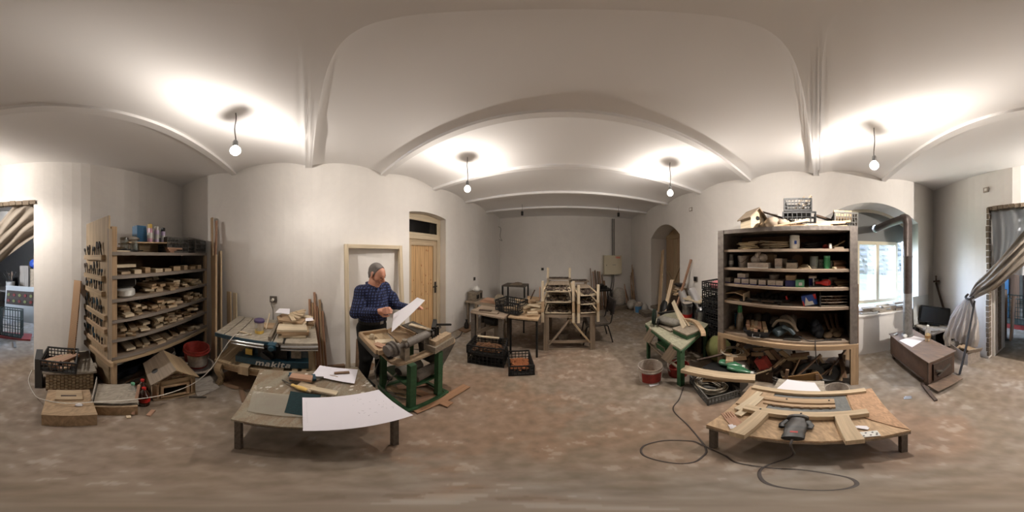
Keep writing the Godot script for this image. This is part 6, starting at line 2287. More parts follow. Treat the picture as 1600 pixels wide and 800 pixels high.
func make_green_table() -> void:
	kind_of = "short_board"
	rng.seed = 51
	thing("green_saw_table", "green steel saw table with a dusty top and wooden props", "saw table", Vector3(1.45, 0, 1.72))
	for q in [[1.085, 1.22, 0.055], [1.15, 1.97, 0.04], [1.78, 1.48, 0.045], [1.80, 2.28, 0.045]]:
		bx(q[0] - q[2] / 2, q[0] + q[2] / 2, 0, 0.60, q[1] - q[2] / 2, q[1] + q[2] / 2, 0.1)
		part("leg", M.green_paint)
	# slotted top: a ring of plates with openings
	var a := Vector2(1.06, 1.19)
	var b := Vector2(1.14, 2.05)
	var c := Vector2(1.83, 2.33)
	var d := Vector2(1.82, 1.45)
	var f := func(s: float, t: float): return a.lerp(d, s).lerp(b.lerp(c, s), t)
	for q in [[0, 0.22, 0, 1], [0.78, 1, 0, 1], [0.22, 0.78, 0, 0.2], [0.22, 0.78, 0.42, 0.58], [0.22, 0.78, 0.86, 1], [0.22, 0.34, 0.2, 0.42], [0.62, 0.78, 0.58, 0.86]]:
		var poly := []
		for e in [[0, 2], [1, 2], [1, 3], [0, 3]]:
			var v: Vector2 = f.call(q[e[0]], q[e[1]])
			poly.append([v.x, v.y])
		slab(poly, 0.60, 0.62)
		part("top_plate", M.green_dusty)
	at(0, 0, 0)
	bar(Vector3(1.06, 0.585, 1.19), Vector3(1.14, 0.585, 2.03), 0.02, 0.03, 0.1)
	bar(Vector3(1.06, 0.585, 1.19), Vector3(1.80, 0.585, 1.45), 0.02, 0.03, 0.1)
	part("top_rim", M.green_paint)
	bar(Vector3(1.12, 0.25, 1.30), Vector3(1.16, 0.30, 1.95), 0.03, 0.02, 0.1)
	part("cross_rail", M.wood_grey)
	for q in [[Vector3(1.08, 0.60, 1.30), Vector3(1.04, 0.34, 1.42)], [Vector3(1.13, 0.60, 1.82), Vector3(1.09, 0.38, 1.92)]]:
		bar(q[0], q[1], 0.02, 0.12, 0.1)
		part("wooden_prop", M.wood_grey)
	bx(1.26, 1.5, 0.62, 0.68, 1.31, 1.56, 0.1)
	part("guide_box", M.green_paint)
	bx(1.25, 1.51, 0.68, 0.70, 1.30, 1.57, 0.1)
	part("guide_top", M.dusty_metal)
	lathe([[0.0, 0.0], [0.09, 0.0], [0.1, 0.02], [0.1, 0.22], [0.08, 0.24], [0.0, 0.24]], 16, Vector3(1.28, 0.40, 1.62), Vector3(0.2, 0, 1))
	part("motor", M.green_dark)
	bx(1.12, 1.2, 0.36, 0.45, 1.52, 1.72, 0.1)
	part("switch_case", M.green_paint)
	tube([Vector3(1.11, 0.36, 1.52), Vector3(1.10, 0.46, 1.52), Vector3(1.11, 0.45, 1.72), Vector3(1.12, 0.36, 1.72)], 0.006, 6)
	part("guard_wire", M.dusty_metal)
	# machine lying on the top: pulley wheel and dusty cylinder
	thing("dusty_motor", "long dusty motor housing lying on the green saw table", "motor", Vector3(1.35, 0.62, 1.8))
	lathe([[0.0, 0.0], [0.05, 0.0], [0.065, 0.03], [0.065, 0.30], [0.05, 0.34], [0.02, 0.36], [0.0, 0.36]], 18, Vector3(1.30, 0.70, 1.93), Vector3(0.35, 0.0, -1))
	part("housing", M.motor_grey)
	bx(1.25, 1.50, 0.621, 0.64, 1.60, 1.95, 0.1)
	part("mounting_plate", M.dusty_metal)
	bar(Vector3(1.30, 0.79, 1.95), Vector3(1.60, 0.80, 1.85), 0.05, 0.02)
	part("belt", M.black)
	thing("pulley_wheel", "dark green pulley wheel standing at the left of the green table", "wheel", Vector3(1.27, 0.62, 2.0))
	lathe([[0.0, 0.0], [0.11, 0.0], [0.125, 0.01], [0.105, 0.02], [0.125, 0.03], [0.11, 0.04], [0.0, 0.04]], 26, Vector3(1.22, 0.745, 1.97), Vector3(0.55, 0.0, -0.45))
	part("rim", M.green_dark)
	lathe([[0.0, 0.0], [0.045, 0.0], [0.05, 0.03], [0.0, 0.035]], 16, Vector3(1.24, 0.69, 1.88), Vector3(0.5, 0.0, -0.6))
	part("hub", M.dark_iron)
	# wood on the table
	lean("pale_lath", Vector3(1.36, 0.715, 1.46), Vector3(1.60, 0.92, 1.98), 0.07, 0.014, M.pine_pale, "flat pale slat sloping up across the green saw table", "", 60)
	lean("thin_stick", Vector3(1.44, 0.71, 1.46), Vector3(1.66, 0.80, 1.95), 0.02, 0.012, M.pine, "thin pale stick lying beside the slat on the green saw table", "", 0, "stick")
	F = Transform3D()
	var arc := smooth_line([Vector3(1.51, 0.725, 1.66), Vector3(1.56, 0.73, 1.55), Vector3(1.54, 0.725, 1.42), Vector3(1.44, 0.70, 1.24), Vector3(1.41, 0.66, 1.20)], 5)
	for k in arc.size() - 1: bar(arc[k], arc[k + 1] + (arc[k + 1] - arc[k]) * 0.1, 0.055, 0.04)
	one("curved_piece", M.pine_warm, "curved pine armrest piece hanging over the green table's edge", "wood piece")
	for q in [[1.58, 1.60, 20, "short board leaning in the right corner of the green table", M.ply], [1.64, 1.75, 70, "second short board at the back of the green table", M.pine_warm], [1.50, 1.86, 40, "flat offcut behind the motor on the green table", M.ply]]:
		offcut(q[0], 0.6205, q[1], q[2], 0.22, 0.05, 0.018, q[4], q[3], "")
	pail("tall silver tin with a red band behind the green table", 1.80, 0.62, 1.87, 0.085, 0.27, M.tin, null, null, "", "tin")
	at(1.80, 0.62, 1.87)
	lathe([[0.079, 0.02], [0.084, 0.08]], 22)
	part("red_band", M.red)
	lathe([[0.0, 0.262], [0.08, 0.264]], 22)
	part("tin_lid", M.pail)
	at(1.80, 0, 1.87)
	bx(-0.07, 0.1, 0, 0.59, -0.08, 0.12, 0.2)
	one("grey_block", M.wood_grey_dark, "dark wooden box standing under the silver tin", "box")
	# shiny ducts
	F = Transform3D()
	for q in [[Vector3(2.02, 0.72, 1.72), Vector3(2.10, 1.03, 2.06), 0.075, "shiny flexible metal duct leaning behind the green table"], [Vector3(2.0, 0.78, 2.12), Vector3(2.08, 0.95, 2.32), 0.07, "short duct end left of the long metal duct"], [Vector3(2.0, 0.0, 1.38), Vector3(1.98, 0.66, 1.66), 0.07, "lower metal duct running down beside the grey rack"]]:
		var l: float = q[0].distance_to(q[1])
		var prof := []
		var n := int(l / 0.014)
		for k in n + 1: prof.append([q[2] + (0.004 if k % 2 else 0.0), l * k / n])
		lathe(prof, 20, q[0], q[1] - q[0])
		one("metal_duct", M.foil, q[3], "duct")
	at(1.92, 0.45, 1.66)
	lathe([[0.0, 0.0], [0.095, 0.0], [0.1, 0.02], [0.1, 0.32], [0.092, 0.32], [0.09, 0.02], [0.0, 0.02]], 22)
	one("metal_drum", M.tin, "open grey sheet metal drum under the flexible duct", "drum")
	at(1.93, 0.0, 1.68)
	bx(-0.12, 0.12, 0, 0.447, -0.1, 0.1, 0.2)
	one("drum_stand", M.wood_dark, "dark wooden box under the sheet metal drum", "box")
	# things against the wall behind
	lean("tall_board", Vector3(1.72, 0.0, 2.60), Vector3(2.30, 1.78, 3.25), 0.12, 0.025, M.pine_warm, "tall reddish board leaning before the plank door niche", "", 60)
	lean("thick_stick", Vector3(1.75, 0.55, 2.42), Vector3(2.02, 1.17, 2.52), 0.07, 0.04, M.pine, "thick short stick leaning right of the tall board")
	lean("round_pole", Vector3(1.78, 0.30, 2.30), Vector3(2.28, 1.58, 2.26), 0.035, 0.035, M.pine_rosy, "long round reddish pole leaning on the wall behind the ducts", "", 0, "pole")
	thing("old_desk", "low pale table against the wall between niche and crates", "table", Vector3(2.1, 0, 2.15))
	slab([[1.95, 1.72], [2.29, 1.70], [2.29, 2.20], [1.97, 2.20]], 0.86, 0.885)
	part("table_top", M.pine_pale)
	for q in [[1.98, 1.76], [2.25, 1.76], [2.25, 2.16], [2.0, 2.16]]:
		bx(q[0] - 0.018, q[0] + 0.018, 0, 0.86, q[1] - 0.018, q[1] + 0.018, 0.15)
		part("leg", M.black)
	slab([[2.0, 1.74], [2.27, 1.72], [2.27, 1.95], [2.02, 2.0]], 0.886, 0.90)
	one("pale_board", M.pine_pale, "pale board lying on the low table by the wall", "board")
	at(0, 0, 0)
	bx(1.98, 2.28, 0, 0.884, 2.34, 2.56, 0.15)
	one("dark_cabinet", M.wood_dark, "dark narrow cabinet under the heap of boards beside the niche", "cabinet")
	for k in 6: offcut(2.13 + r(-0.02, 0.02), 0.886 + k * 0.026, 2.42, 70 + r(-25, 25), 0.3, 0.09, 0.024, [M.ply, M.pine_warm, M.wood_grey][k % 3], "board, %s of the heap left of the ducts" % TIER[k], "heap of boards left of the ducts")
	wires("wire_tangle", "wire", "black wire tangle on the heap left of the ducts", Vector3(2.12, 1.045, 2.42), Vector2(0.12, 0.14), 5, 1.0, M.cable, 0.007)
	at(1.84, 0, 2.50)
	ball(Vector3(0, 0.55, 0), Vector3(0.12, 0.25, 0.14), 12)
	one("black_bag", M.black, "black plastic bag stuffed under the heap left of the ducts", "bag")
	thing("wall_socket", "dark socket on the wall behind the round pole", "socket", Vector3(2.3, 1.2, 2.15))
	bx(2.28, 2.299, 1.16, 1.25, 2.10, 2.19)
	part("cover", M.socket_grey)
	bx(2.27, 2.28, 1.17, 1.24, 2.11, 2.18)
	part("insert", M.black)
	# stack of black crates between wall and rack
	for k in 7:
		crate("black lattice crate, %s in the stack left of the grey rack" % NTH[k], 2.05, k * 0.162, 1.42, 4, 0.34, 0.155, 0.40, M.crate, "black crates stacked left of the grey rack", 8)
	at(2.05, 1.145, 1.42)
	ball(Vector3(0, 0.06, 0), Vector3(0.15, 0.07, 0.16), 12)
	one("pink_bag", M.pink, "pink plastic bag in the topmost crate left of the grey rack", "bag")
	crate("topmost shallow black crate holding a pink bag left of the rack", 2.05, 1.135, 1.42, 4, 0.35, 0.13, 0.40, M.crate, "", 8)
	# buckets on the floor
	pail("dusty red and white bucket standing on the floor before the green table", 0.90, 0, 1.50, 0.135, 0.27, M.pail, M.wood_brown, M.red_dusty)
	thing("wire_basket_light", "round red and white bucket with looped handles under the green table", "bucket", Vector3(1.22, 0, 1.40))
	at(1.22, 0, 1.42)
	lathe([[0.0, 0.0], [0.11, 0.0], [0.13, 0.18], [0.12, 0.18], [0.10, 0.02], [0.0, 0.02]], 20)
	part("body", M.red_dusty)
	for k in 3:
		var pts := []
		for i in 15: pts.append(Vector3(cos(PI * i / 14.0) * 0.13, 0.12 + sin(PI * i / 14.0) * 0.22, 0.02 * (k - 1) + 0.05 * sin(i * 0.6 + k)))
		tube(pts, 0.006, 6)
	part("loop", M.pail)
	cur.name = "looped_bucket"
	sheet("torn white paper scrap on the floor before the red bucket", [Vector3(0.83, 0.002, 1.42), Vector3(0.93, 0.002, 1.39), Vector3(0.92, 0.002, 1.35), Vector3(0.82, 0.002, 1.37)], M.paper, "paper", "paper_scrap", 0.0)
	# basket of wire, long plank, sacks before the rack
	crate("low dark wire basket full of pale wire coils on the floor", 1.22, 0, 0.92, 27, 0.30, 0.14, 0.44, M.crate_dusty, "", 10)
	wires("wire_coil", "wire coil", "coil of pale wire heaped in the low basket", Vector3(1.20, 0.03, 0.94), Vector2(0.12, 0.16), 14, 1.0, M.wire_pale, 0.006)
	lean("long_plank", Vector3(1.10, 0.30, 1.20), Vector3(1.335, 0.30, 0.545), 0.11, 0.05, M.pine, "thick pale plank lying across the basket and the clutter")
	lean("thin_lath", Vector3(1.14, 0.21, 0.98), Vector3(1.29, 0.22, 0.76), 0.03, 0.02, M.pine_warm, "thin reddish slat under the thick plank on the basket")
	at(1.38, 0, 0.92)
	bx(-0.08, 0.10, 0, 0.255, -0.24, 0.2, 0.15)
	one("dark_box", M.black, "dark box carrying the thick plank before the grey rack", "box")
	lean("dark_board", Vector3(1.38, 0.27, 1.25), Vector3(1.54, 0.38, 1.02), 0.12, 0.02, M.wood_dark, "dark board lying over the clutter before the rack", "", 40)
	for q in [[1.60, 1.02, 20, "reddish block at the left of the clutter before the rack"], [1.63, 0.86, -30, "pale block right of the reddish one before the rack"], [1.52, 0.92, 60, "flat offcut below the blocks before the rack"]]:
		offcut(q[0], 0.30, q[1], q[2], 0.16, 0.08, 0.06, M.pine_warm, q[3], "", 8)
	at(1.59, 0, 0.86)
	ball(Vector3(0, 0.14, 0), Vector3(0.14, 0.16, 0.15), 12)
	one("rubbish_bag", M.wood_grey_dark, "dark grey bag under the blocks before the grey rack", "bag")
	at(1.85, 0.0, 1.30)
	ball(Vector3(0, 0.20, 0), Vector3(0.16, 0.24, 0.2), 12)
	one("yellow_bag", M.olive, "pale yellow-green bag behind the green table's right leg", "bag")
	for q in [[1.46, 0.86, 0.26, 0.20, "green plastic bottle lying on the clutter before the rack"], [1.44, 0.74, 0.24, -15.0, "second green bottle lying under the first before the rack"]]:
		thing("green_bottle", q[4], "bottle", Vector3(q[0], q[2], q[1]))
		lathe([[0.0, 0.0], [0.04, 0.0], [0.045, 0.02], [0.045, 0.16], [0.02, 0.23], [0.015, 0.26], [0.0, 0.26]], 16, Vector3(q[0], q[2] + 0.045, q[1] + 0.14), Vector3(0.1 + q[3] * 0.01, 0.05, -1))
		part("bottle_body", M.bottle_green)
		lathe([[0.0, 0.255], [0.017, 0.255], [0.017, 0.28], [0.0, 0.28]], 10, Vector3(q[0], q[2] + 0.045, q[1] + 0.14), Vector3(0.1 + q[3] * 0.01, 0.05, -1))
		part("cap", M.white_plastic)
	wires("wire_tangle", "wire", "loop of pale wire lying over the blocks before the rack", Vector3(1.62, 0.38, 0.95), Vector2(0.12, 0.14), 3, 0.8, M.wire_pale, 0.006)


func make_grey_rack() -> void:
	kind_of = "wood_scrap"
	rng.seed = 52
	thing("grey_rack", "large grey rack of shelves crammed with jars, tools and tins", "rack", Vector3(1.87, 0, 0.35))
	for q in [[1.065, 1.125], [-0.385, -0.325]]:
		bx(RF, 2.12, 0.62, 1.955, q[0], q[1], 0.12)
		part("side_wall", M.rack_grey)
		bx(RF - 0.02, RF, 0.62, 1.955, q[0] - 0.01, q[1] + 0.01, 0.12)
		part("front_stile", M.rack_grey)
	bx(RF - 0.015, 2.12, 1.91, 1.955, -0.39, 1.125, 0.1)
	part("top_board", M.rack_grey)
	for y in RACK_Y:
		bx(RF, 2.10, y - 0.028, y, -0.33, 1.07, 0.1)
		part("shelf", M.shelf_board)
	bx(2.10, 2.12, 0.62, 1.92, -0.36, 1.10, 0.12)
	part("back_panel", M.wood_brown)
	bx(RF - 0.03, RF, 0.605, 0.665, -0.40, 1.13, 0.1)
	part("front_rail", M.pine_warm)
	for q in [[RF, 1.09], [RF, -0.36], [2.08, 1.09], [2.08, -0.36]]:
		bx(q[0] - 0.03, q[0] + 0.03, 0, 0.62, q[1] - 0.04, q[1] + 0.04, 0.12)
		part("leg", M.pine_warm)
	bx(1.66, 1.70, 0, 1.35, -0.42, -0.405, 0.15)
	one("side_board", M.wood_brown, "narrow brown board standing on the window side of the grey rack", "board")
	# on top
	thing("birdhouse", "pale wooden birdhouse with a round hole on top of the rack", "birdhouse", Vector3(1.85, 1.955, 0.78))
	at(1.86, 1.956, 0.80, 30)
	bx(-0.10, 0.10, 0, 0.17, -0.11, 0.11, 0.1)
	part("house_wall", M.pine_pale)
	prism(PackedVector2Array([Vector2(-0.10, 0.17), Vector2(0.10, 0.17), Vector2(0.0, 0.27)]), -0.11, 0.11, 0.12)
	part("gable", M.pine)
	lathe([[0.0, 0.0], [0.028, 0.0], [0.028, 0.003], [0.0, 0.003]], 16, Vector3(0.0, 0.15, -0.111), Vector3(0, 0, -1))
	part("hole", M.black)
	var k0 := F
	for s in [-1, 1]:
		F = k0 * Transform3D(Basis(Vector3.BACK, deg_to_rad(-s * 45.0)), Vector3(0, 0.285, 0))
		bx(minf(0, s * 0.20), maxf(0, s * 0.20), -0.012, 0.0, -0.15, 0.13, 0.1)
		part("roof_board", M.wood_grey)
	at(1.80, 1.956, 0.52)
	for q in [[0.0, 0.0, 0.13], [0.02, -0.12, 0.11], [0.05, 0.09, 0.10]]: ball(Vector3(q[0], q[2] * 0.55, q[1]), Vector3(0.08, q[2] * 0.62, 0.1), 10)
	one("cloth_bundle", M.wood_grey, "greyish crumpled cloth bundle right of the birdhouse", "cloth")
	crate("black lattice crate raised on another on top of the rack", 1.92, 2.16, 0.24, 84, 0.30, 0.16, 0.26, M.crate, "", 8)
	crate("lower dark crate under the raised one on the rack top", 1.93, 1.956, 0.22, 86, 0.36, 0.20, 0.28, M.crate, "", 7)
	lean("grey_board", Vector3(1.90, 2.19, 0.30), Vector3(1.93, 2.38, 0.17), 0.05, 0.02, M.wood_grey, "grey board sticking up out of the raised crate")
	lean("grey_board", Vector3(1.93, 2.19, 0.22), Vector3(1.90, 2.385, 0.08), 0.05, 0.02, M.wood_grey, "second board sticking up right of the first in the raised crate")
	crate("dusty grey crate with a cardboard roll at the rack's window end", 1.82, 1.956, -0.29, 88, 0.24, 0.17, 0.26, M.crate_dusty, "", 8)
	at(1.83, 2.11, -0.27)
	lathe([[0.0, 0.0], [0.07, 0.0], [0.07, 0.2], [0.0, 0.2]], 16, Vector3(0, 0, 0.1), Vector3(0, 0, -1))
	one("cardboard_roll", M.cardboard, "cardboard roll lying in the dusty crate on the rack", "roll")
	lean("dark_plank", Vector3(1.98, 2.23, 0.70), Vector3(1.98, 2.0, 0.10), 0.07, 0.015, M.wood_dark, "dark board sloping behind the crates from the birdhouse")
	lean("dark_plank", Vector3(2.0, 2.16, 0.05), Vector3(2.0, 2.03, -0.36), 0.09, 0.02, M.wood_dark, "dark board sloping right from the raised crate on the rack")
	var n := 0
	for q in [[1.66, 1.968, 0.46, 1.66, 2.02, 0.10], [1.70, 1.975, 0.38, 1.68, 1.98, -0.02], [1.67, 1.97, 0.10, 1.66, 2.0, -0.28], [1.72, 1.972, 0.06, 1.70, 2.03, -0.34], [1.68, 2.0, 0.02, 1.67, 2.015, -0.33], [1.74, 1.98, 0.42, 1.73, 2.05, 0.1], [1.71, 1.966, 0.30, 1.64, 1.97, -0.12]]:
		lean("long_stick", Vector3(q[0], q[1], q[2]), Vector3(q[3], q[4], q[5]), 0.028, 0.018, [M.pine_pale, M.pine_warm, M.pine][n % 3], "%s loose stick of the bundle lying along the front of the rack top" % NTH[n], "loose sticks on the rack top", 0, "stick")
		n += 1
	for k in 5: offcut(1.68 + r(-0.02, 0.02), 1.956 + 0.001, 0.36 - k * 0.15, 5 + r(-15, 15), 0.13, 0.07, 0.011, M.pine_warm, "%s flat scrap from the left under the sticks on the rack top" % NTH[k], "flat scraps on the rack top")
	# first shelf
	var y: float = RACK_Y[0] + 0.001
	wires("wood_curls", "wood curls", "tangle of pale wood strips at the left of the first shelf", Vector3(1.74, y, 0.80), Vector2(0.07, 0.15), 12, 0.7, M.pine_plain, 0.005)
	wires("wood_curls", "wood curls", "looser tangle of strips left of the white tub on the first shelf", Vector3(1.75, y, 0.46), Vector2(0.07, 0.2), 12, 0.7, M.wood_plain, 0.005)
	jar("plastic_tub", "tub", "tall white plastic tub with a blue label on the first shelf", 1.74, y, 0.255, 0.055, 0.145, M.white_plastic, M.white_plastic)
	at(0, 0, 0)
	bx(1.684, 1.690, y + 0.05, y + 0.085, 0.225, 0.25)
	part("label", M.blue)
	wires("wire_tangle", "wire", "dark wire tangle right of the white tub on the first shelf", Vector3(1.85, y, 0.05), Vector2(0.1, 0.16), 10, 0.8, M.cable, 0.005)
	jar("small_bottle", "bottle", "small white bottle on the right half of the first shelf", 1.70, y, -0.125, 0.017, 0.055, M.white_plastic, M.white_plastic)
	at(1.76, y, -0.08)
	ball(Vector3(0, 0.025, 0), Vector3(0.03, 0.025, 0.04), 10)
	one("red_rag", M.red_dusty, "dull red rag left of the small white bottle", "rag")
	lean("bent_stick", Vector3(1.72, y + 0.01, -0.14), Vector3(1.74, y + 0.09, -0.29), 0.012, 0.012, M.pine_plain, "stick leaning on the right end of the first shelf", "", 0, "stick")
	offcut(1.72, y, -0.22, 5, 0.1, 0.05, 0.02, M.wood_grey, "pale offcut at the right end of the first shelf", "")
	lean("brush_bundle", Vector3(1.86, y, -0.25), Vector3(1.86, y + 0.16, -0.28), 0.06, 0.05, M.wood_brown, "brown brush bundle standing at the right end of the first shelf", "", 0, "brush")
	# second shelf
	y = RACK_Y[1] + 0.001
	spray("grey spray can at the left end of the second shelf", 1.72, y, 1.02, M.grey_plastic, M.grey_plastic, "", 0.03, 0.155)
	pail("white paint bucket with a wire handle on the second shelf", 1.76, y, 0.87, 0.072, 0.135, M.pail, null)
	at(1.76, y, 0.87)
	var hp := []
	for i in 13: hp.append(Vector3(-0.04 - 0.035 * sin(PI * i / 12.0), 0.115 - 0.06 * sin(PI * i / 12.0), lerpf(0.074, -0.074, i / 12.0)))
	tube(hp, 0.003, 5)
	part("wire_handle", M.iron)
	carton("low white carton under a bag on the second shelf", 1.72, y, 0.645, 90, 0.24, 0.06, 0.14, M.white_plastic, M.pail)
	at(1.73, y + 0.062, 0.65)
	for q in [[0, 0.03, 0.04, 0.07], [0.01, 0.05, -0.03, 0.06], [0, 0.08, 0.02, 0.035]]: ball(Vector3(q[0], q[1], q[2]), Vector3(0.06, 0.05, q[3]), 10)
	one("knotted_bag", M.pail, "knotted white plastic bag on the low carton", "bag")
	carton("brown carton leaning behind the knotted bag on the second shelf", 1.92, y, 0.72, 90, 0.40, 0.15, 0.14, M.cardboard, M.cardboard)
	carton("upright white carton in the middle of the second shelf", 1.74, y, 0.43, 84, 0.075, 0.105, 0.07, M.white_plastic, M.pail)
	carton("small cardboard box behind the upright white carton", 1.84, y, 0.39, 80, 0.06, 0.10, 0.06, M.pail, M.cardboard_grey)
	carton("pale box with a dark thing on it right of the upright carton", 1.73, y, 0.28, 90, 0.11, 0.06, 0.09, M.cardboard_grey, M.cardboard_grey)
	at(1.73, y + 0.062, 0.28)
	ball(Vector3(0, 0.018, 0), Vector3(0.03, 0.02, 0.06), 10)
	one("dark_lump", M.dark_iron, "dark metal fitting lying on the pale box", "metal fitting")
	at(1.95, y + 0.075, 0.25)
	lathe([[0.0, 0.0], [0.055, 0.0], [0.07, 0.01], [0.07, 0.03], [0.0, 0.03]], 18, Vector3(0, 0, 0), Vector3(-1, 0.15, 0))
	one("round_reel", M.wood_brown, "brown round reel standing behind the pale box", "reel")
	for k in 4: offcut(1.68 + 0.02 * k, y + 0.011 * k, 0.14, 20 + 14 * k, 0.14, 0.014, 0.01, M.pine_pale, "pale stick, %s left of the glass jar on the second shelf" % TIER[k], "pale sticks on the second shelf")
	jar("glass_jar", "jar", "grey glass jar in the right half of the second shelf", 1.74, y, 0.045, 0.047, 0.13, M.jar_glass, M.jar_glass)
	thing("extension_socket", "white socket strip standing between glass jar and green can", "socket", Vector3(1.78, y, -0.035))
	bx(1.765, 1.79, y, y + 0.095, -0.065, -0.008)
	part("case", M.white_plastic)
	for q in [0.025, 0.065]:
		for z in [-0.05, -0.025]:
			cyl(Vector3(1.766, y + q, z), Vector3(1.762, y + q, z), 0.005, 8)
			part("hole", M.black)
	jar("green_can", "can", "green ribbed plastic can on the second shelf", 1.72, y, -0.09, 0.036, 0.135, M.green, M.mint)
	jar("small_bottle", "bottle", "small white bottle behind the green can", 1.78, y, -0.15, 0.02, 0.08, M.white_plastic, M.white_plastic)
	for k in 4: offcut(1.74 + r(-0.02, 0.02), y + 0.021 * k, -0.24 + r(-0.02, 0.02), r(-30, 30), 0.14, 0.045, 0.02, [M.pine_rosy, M.wood_brown][k % 2], "reddish offcut, %s at the right end of the second shelf" % TIER[k], "reddish offcuts on the second shelf")
	offcut(1.66, y, -0.165, 60, 0.04, 0.03, 0.02, M.pine_pale, "tiny pale cube at the front of the second shelf", "")
	# third shelf: small cartons
	y = RACK_Y[2] + 0.001
	n = 0
	for q in [[1.04, 0.085], [0.90, 0.075], [0.80, 0.085], [0.70, 0.08], [0.595, 0.08], [0.49, 0.085], [0.405, 0.07]]:
		carton("small white carton with a blue base, %s from the left on the third shelf" % NTH[n], 1.70, y, q[0], 90, q[1], 0.062, 0.09, M.navy, M.pail, "small white cartons on the third shelf")
		n += 1
	carton("small white carton stacked on the others at the left of the third shelf", 1.71, y + 0.064, 0.85, 92, 0.10, 0.055, 0.09, M.navy, M.pail)
	carton("open brown carton on a dark blue box on the third shelf", 1.73, y + 0.066, 0.29, 90, 0.10, 0.05, 0.09, M.cardboard, M.cardboard)
	carton("dark blue box under the open brown carton", 1.72, y, 0.29, 90, 0.105, 0.064, 0.1, M.navy, M.navy)
	carton("green and white carton right of the dark blue box", 1.70, y, 0.19, 90, 0.085, 0.075, 0.08, M.green, M.mint)
	at(0, 0, 0)
	bx(1.655, 1.66, y + 0.018, y + 0.05, 0.165, 0.20)
	part("label", M.white_plastic)
	pail("grey plastic bowl on the cartons of the third shelf", 1.80, y + 0.062, 0.50, 0.06, 0.045, M.pail, null, null, "", "bowl")
	carton("carton behind the white ones under the grey bowl on the third shelf", 1.82, y, 0.52, 90, 0.3, 0.06, 0.1, M.cardboard_grey, M.cardboard_grey)
	thing("caulking_gun", "navy tool with a pale handle in the middle of the third shelf", "tool", Vector3(1.76, y, 0.08))
	bx(1.72, 1.80, y, y + 0.09, 0.06, 0.10)
	part("tool_body", M.navy)
	bx(1.70, 1.79, y + 0.09, y + 0.11, 0.02, 0.10)
	part("tool_head", M.pail)
	bx(1.70, 1.71, y, y + 0.09, 0.045, 0.055)
	part("tool_rod", M.tin)
	carton("small white box behind the red scraper on the third shelf", 1.78, y, -0.07, 88, 0.06, 0.07, 0.05, M.pail, M.white_plastic)
	thing("red_scraper", "red plastic scoop lying on the third shelf", "scoop", Vector3(1.69, y, -0.10))
	lathe([[0.0, 0.0], [0.012, 0.0], [0.016, 0.05], [0.035, 0.09], [0.04, 0.13], [0.02, 0.16], [0.0, 0.162]], 14, Vector3(1.70, y + 0.042, 0.03), Vector3(0, 0, -1))
	part("scoop_body", M.red)
	bx(1.665, 1.69, y, y + 0.012, -0.12, 0.10)
	part("blade", M.black)
	carton("grey-blue blister pack standing on the right of the third shelf", 1.82, y, -0.16, 90, 0.09, 0.085, 0.05, M.grey_plastic, M.cardboard_grey)
	for k in 4: offcut(1.73 + 0.015 * k, y + 0.016 * k, -0.27 + 0.01 * k, -15 + 10 * k, 0.15, 0.05, 0.015, [M.ply, M.wood_brown][k % 2], "flat slat, %s at the right end of the third shelf" % TIER[k], "flat slats on the third shelf")
	for k in 3: offcut(1.76, y + 0.021 * k, 0.0 + 0.01 * k, 20 + 40 * k, 0.1, 0.05, 0.02, M.wood_grey, "grey scrap, %s behind the red scoop" % TIER[k], "grey scraps behind the red scoop")
	# fourth shelf: little plank model, iron tools, blue box, wire basket
	y = RACK_Y[3] + 0.001
	thing("model_roof", "small plywood model roof at the left of the fourth shelf", "model", Vector3(1.76, y, 0.93))
	bx(1.68, 1.84, y, y + 0.012, 0.82, 1.05, 0.1)
	part("base_board", M.ply)
	bar(Vector3(1.74, y + 0.075, 1.06), Vector3(1.74, y + 0.10, 0.93), 0.16, 0.01)
	part("roof_board", M.ply)
	bar(Vector3(1.74, y + 0.10, 0.93), Vector3(1.74, y + 0.075, 0.83), 0.16, 0.01)
	part("roof_board", M.ply)
	bx(1.66, 1.82, y + 0.012, y + 0.10, 0.815, 0.827, 0.1)
	part("end_board", M.pine)
	for k in 11:
		var z := 0.78 - 0.045 * k
		thing("iron_tool", "%s dark iron tool from the left on the fourth shelf" % NTH[k], "tool", Vector3(1.70, y, z), "dark iron tools on the fourth shelf")
		var d := Vector3(r(-0.05, 0.05), 0, 1).normalized()
		var a := Vector3(1.68 + 0.02 * (k % 5), y + 0.012 + 0.018 * (k % 2), z + 0.06)
		bar(a, a - d * r(0.10, 0.16), 0.018, 0.018)
		part("shaft", [M.dark_iron, M.iron, M.wood_dark][k % 3])
		lathe([[0.0, 0.0], [0.018, 0.0], [0.02, 0.03], [0.012, 0.045], [0.0, 0.045]], 8, a, Vector3(0.2, 0.1, 1))
		part("head", M.dark_iron)
	for k in 8:
		at(1.88, y, 0.72 - 0.06 * k)
		ball(Vector3(0, 0.03 + 0.01 * (k % 3), 0), Vector3(0.06, 0.035 + 0.01 * (k % 3), 0.045), 8)
		one("dark_rag", M.dark_cloth, "%s dark oily rag or glove from the left behind the iron tools" % NTH[k], "rag", "oily rags on the fourth shelf")
	at(1.70, y, 0.33)
	cyl(Vector3(0, 0.06, 0), Vector3(0.0, 0.10, 0.012), 0.009, 8)
	one("screwdriver", M.red, "tiny red-handled tool among the iron tools on the fourth shelf", "tool")
	thing("printed_box", "tilted blue, white and red printed box on the fourth shelf", "box", Vector3(1.70, y, 0.075))
	at(1.71, y + 0.012, 0.08, 90)
	turn(Vector3.BACK, 12)
	bx(-0.075, 0.075, 0, 0.115, -0.04, 0.04)
	part("box_body", M.blue)
	prism(PackedVector2Array([Vector2(-0.06, 0.004), Vector2(0.04, 0.004), Vector2(0.03, 0.045), Vector2(-0.01, 0.045), Vector2(-0.03, 0.10)]), -0.0415, -0.04)
	part("white_print", M.white_plastic)
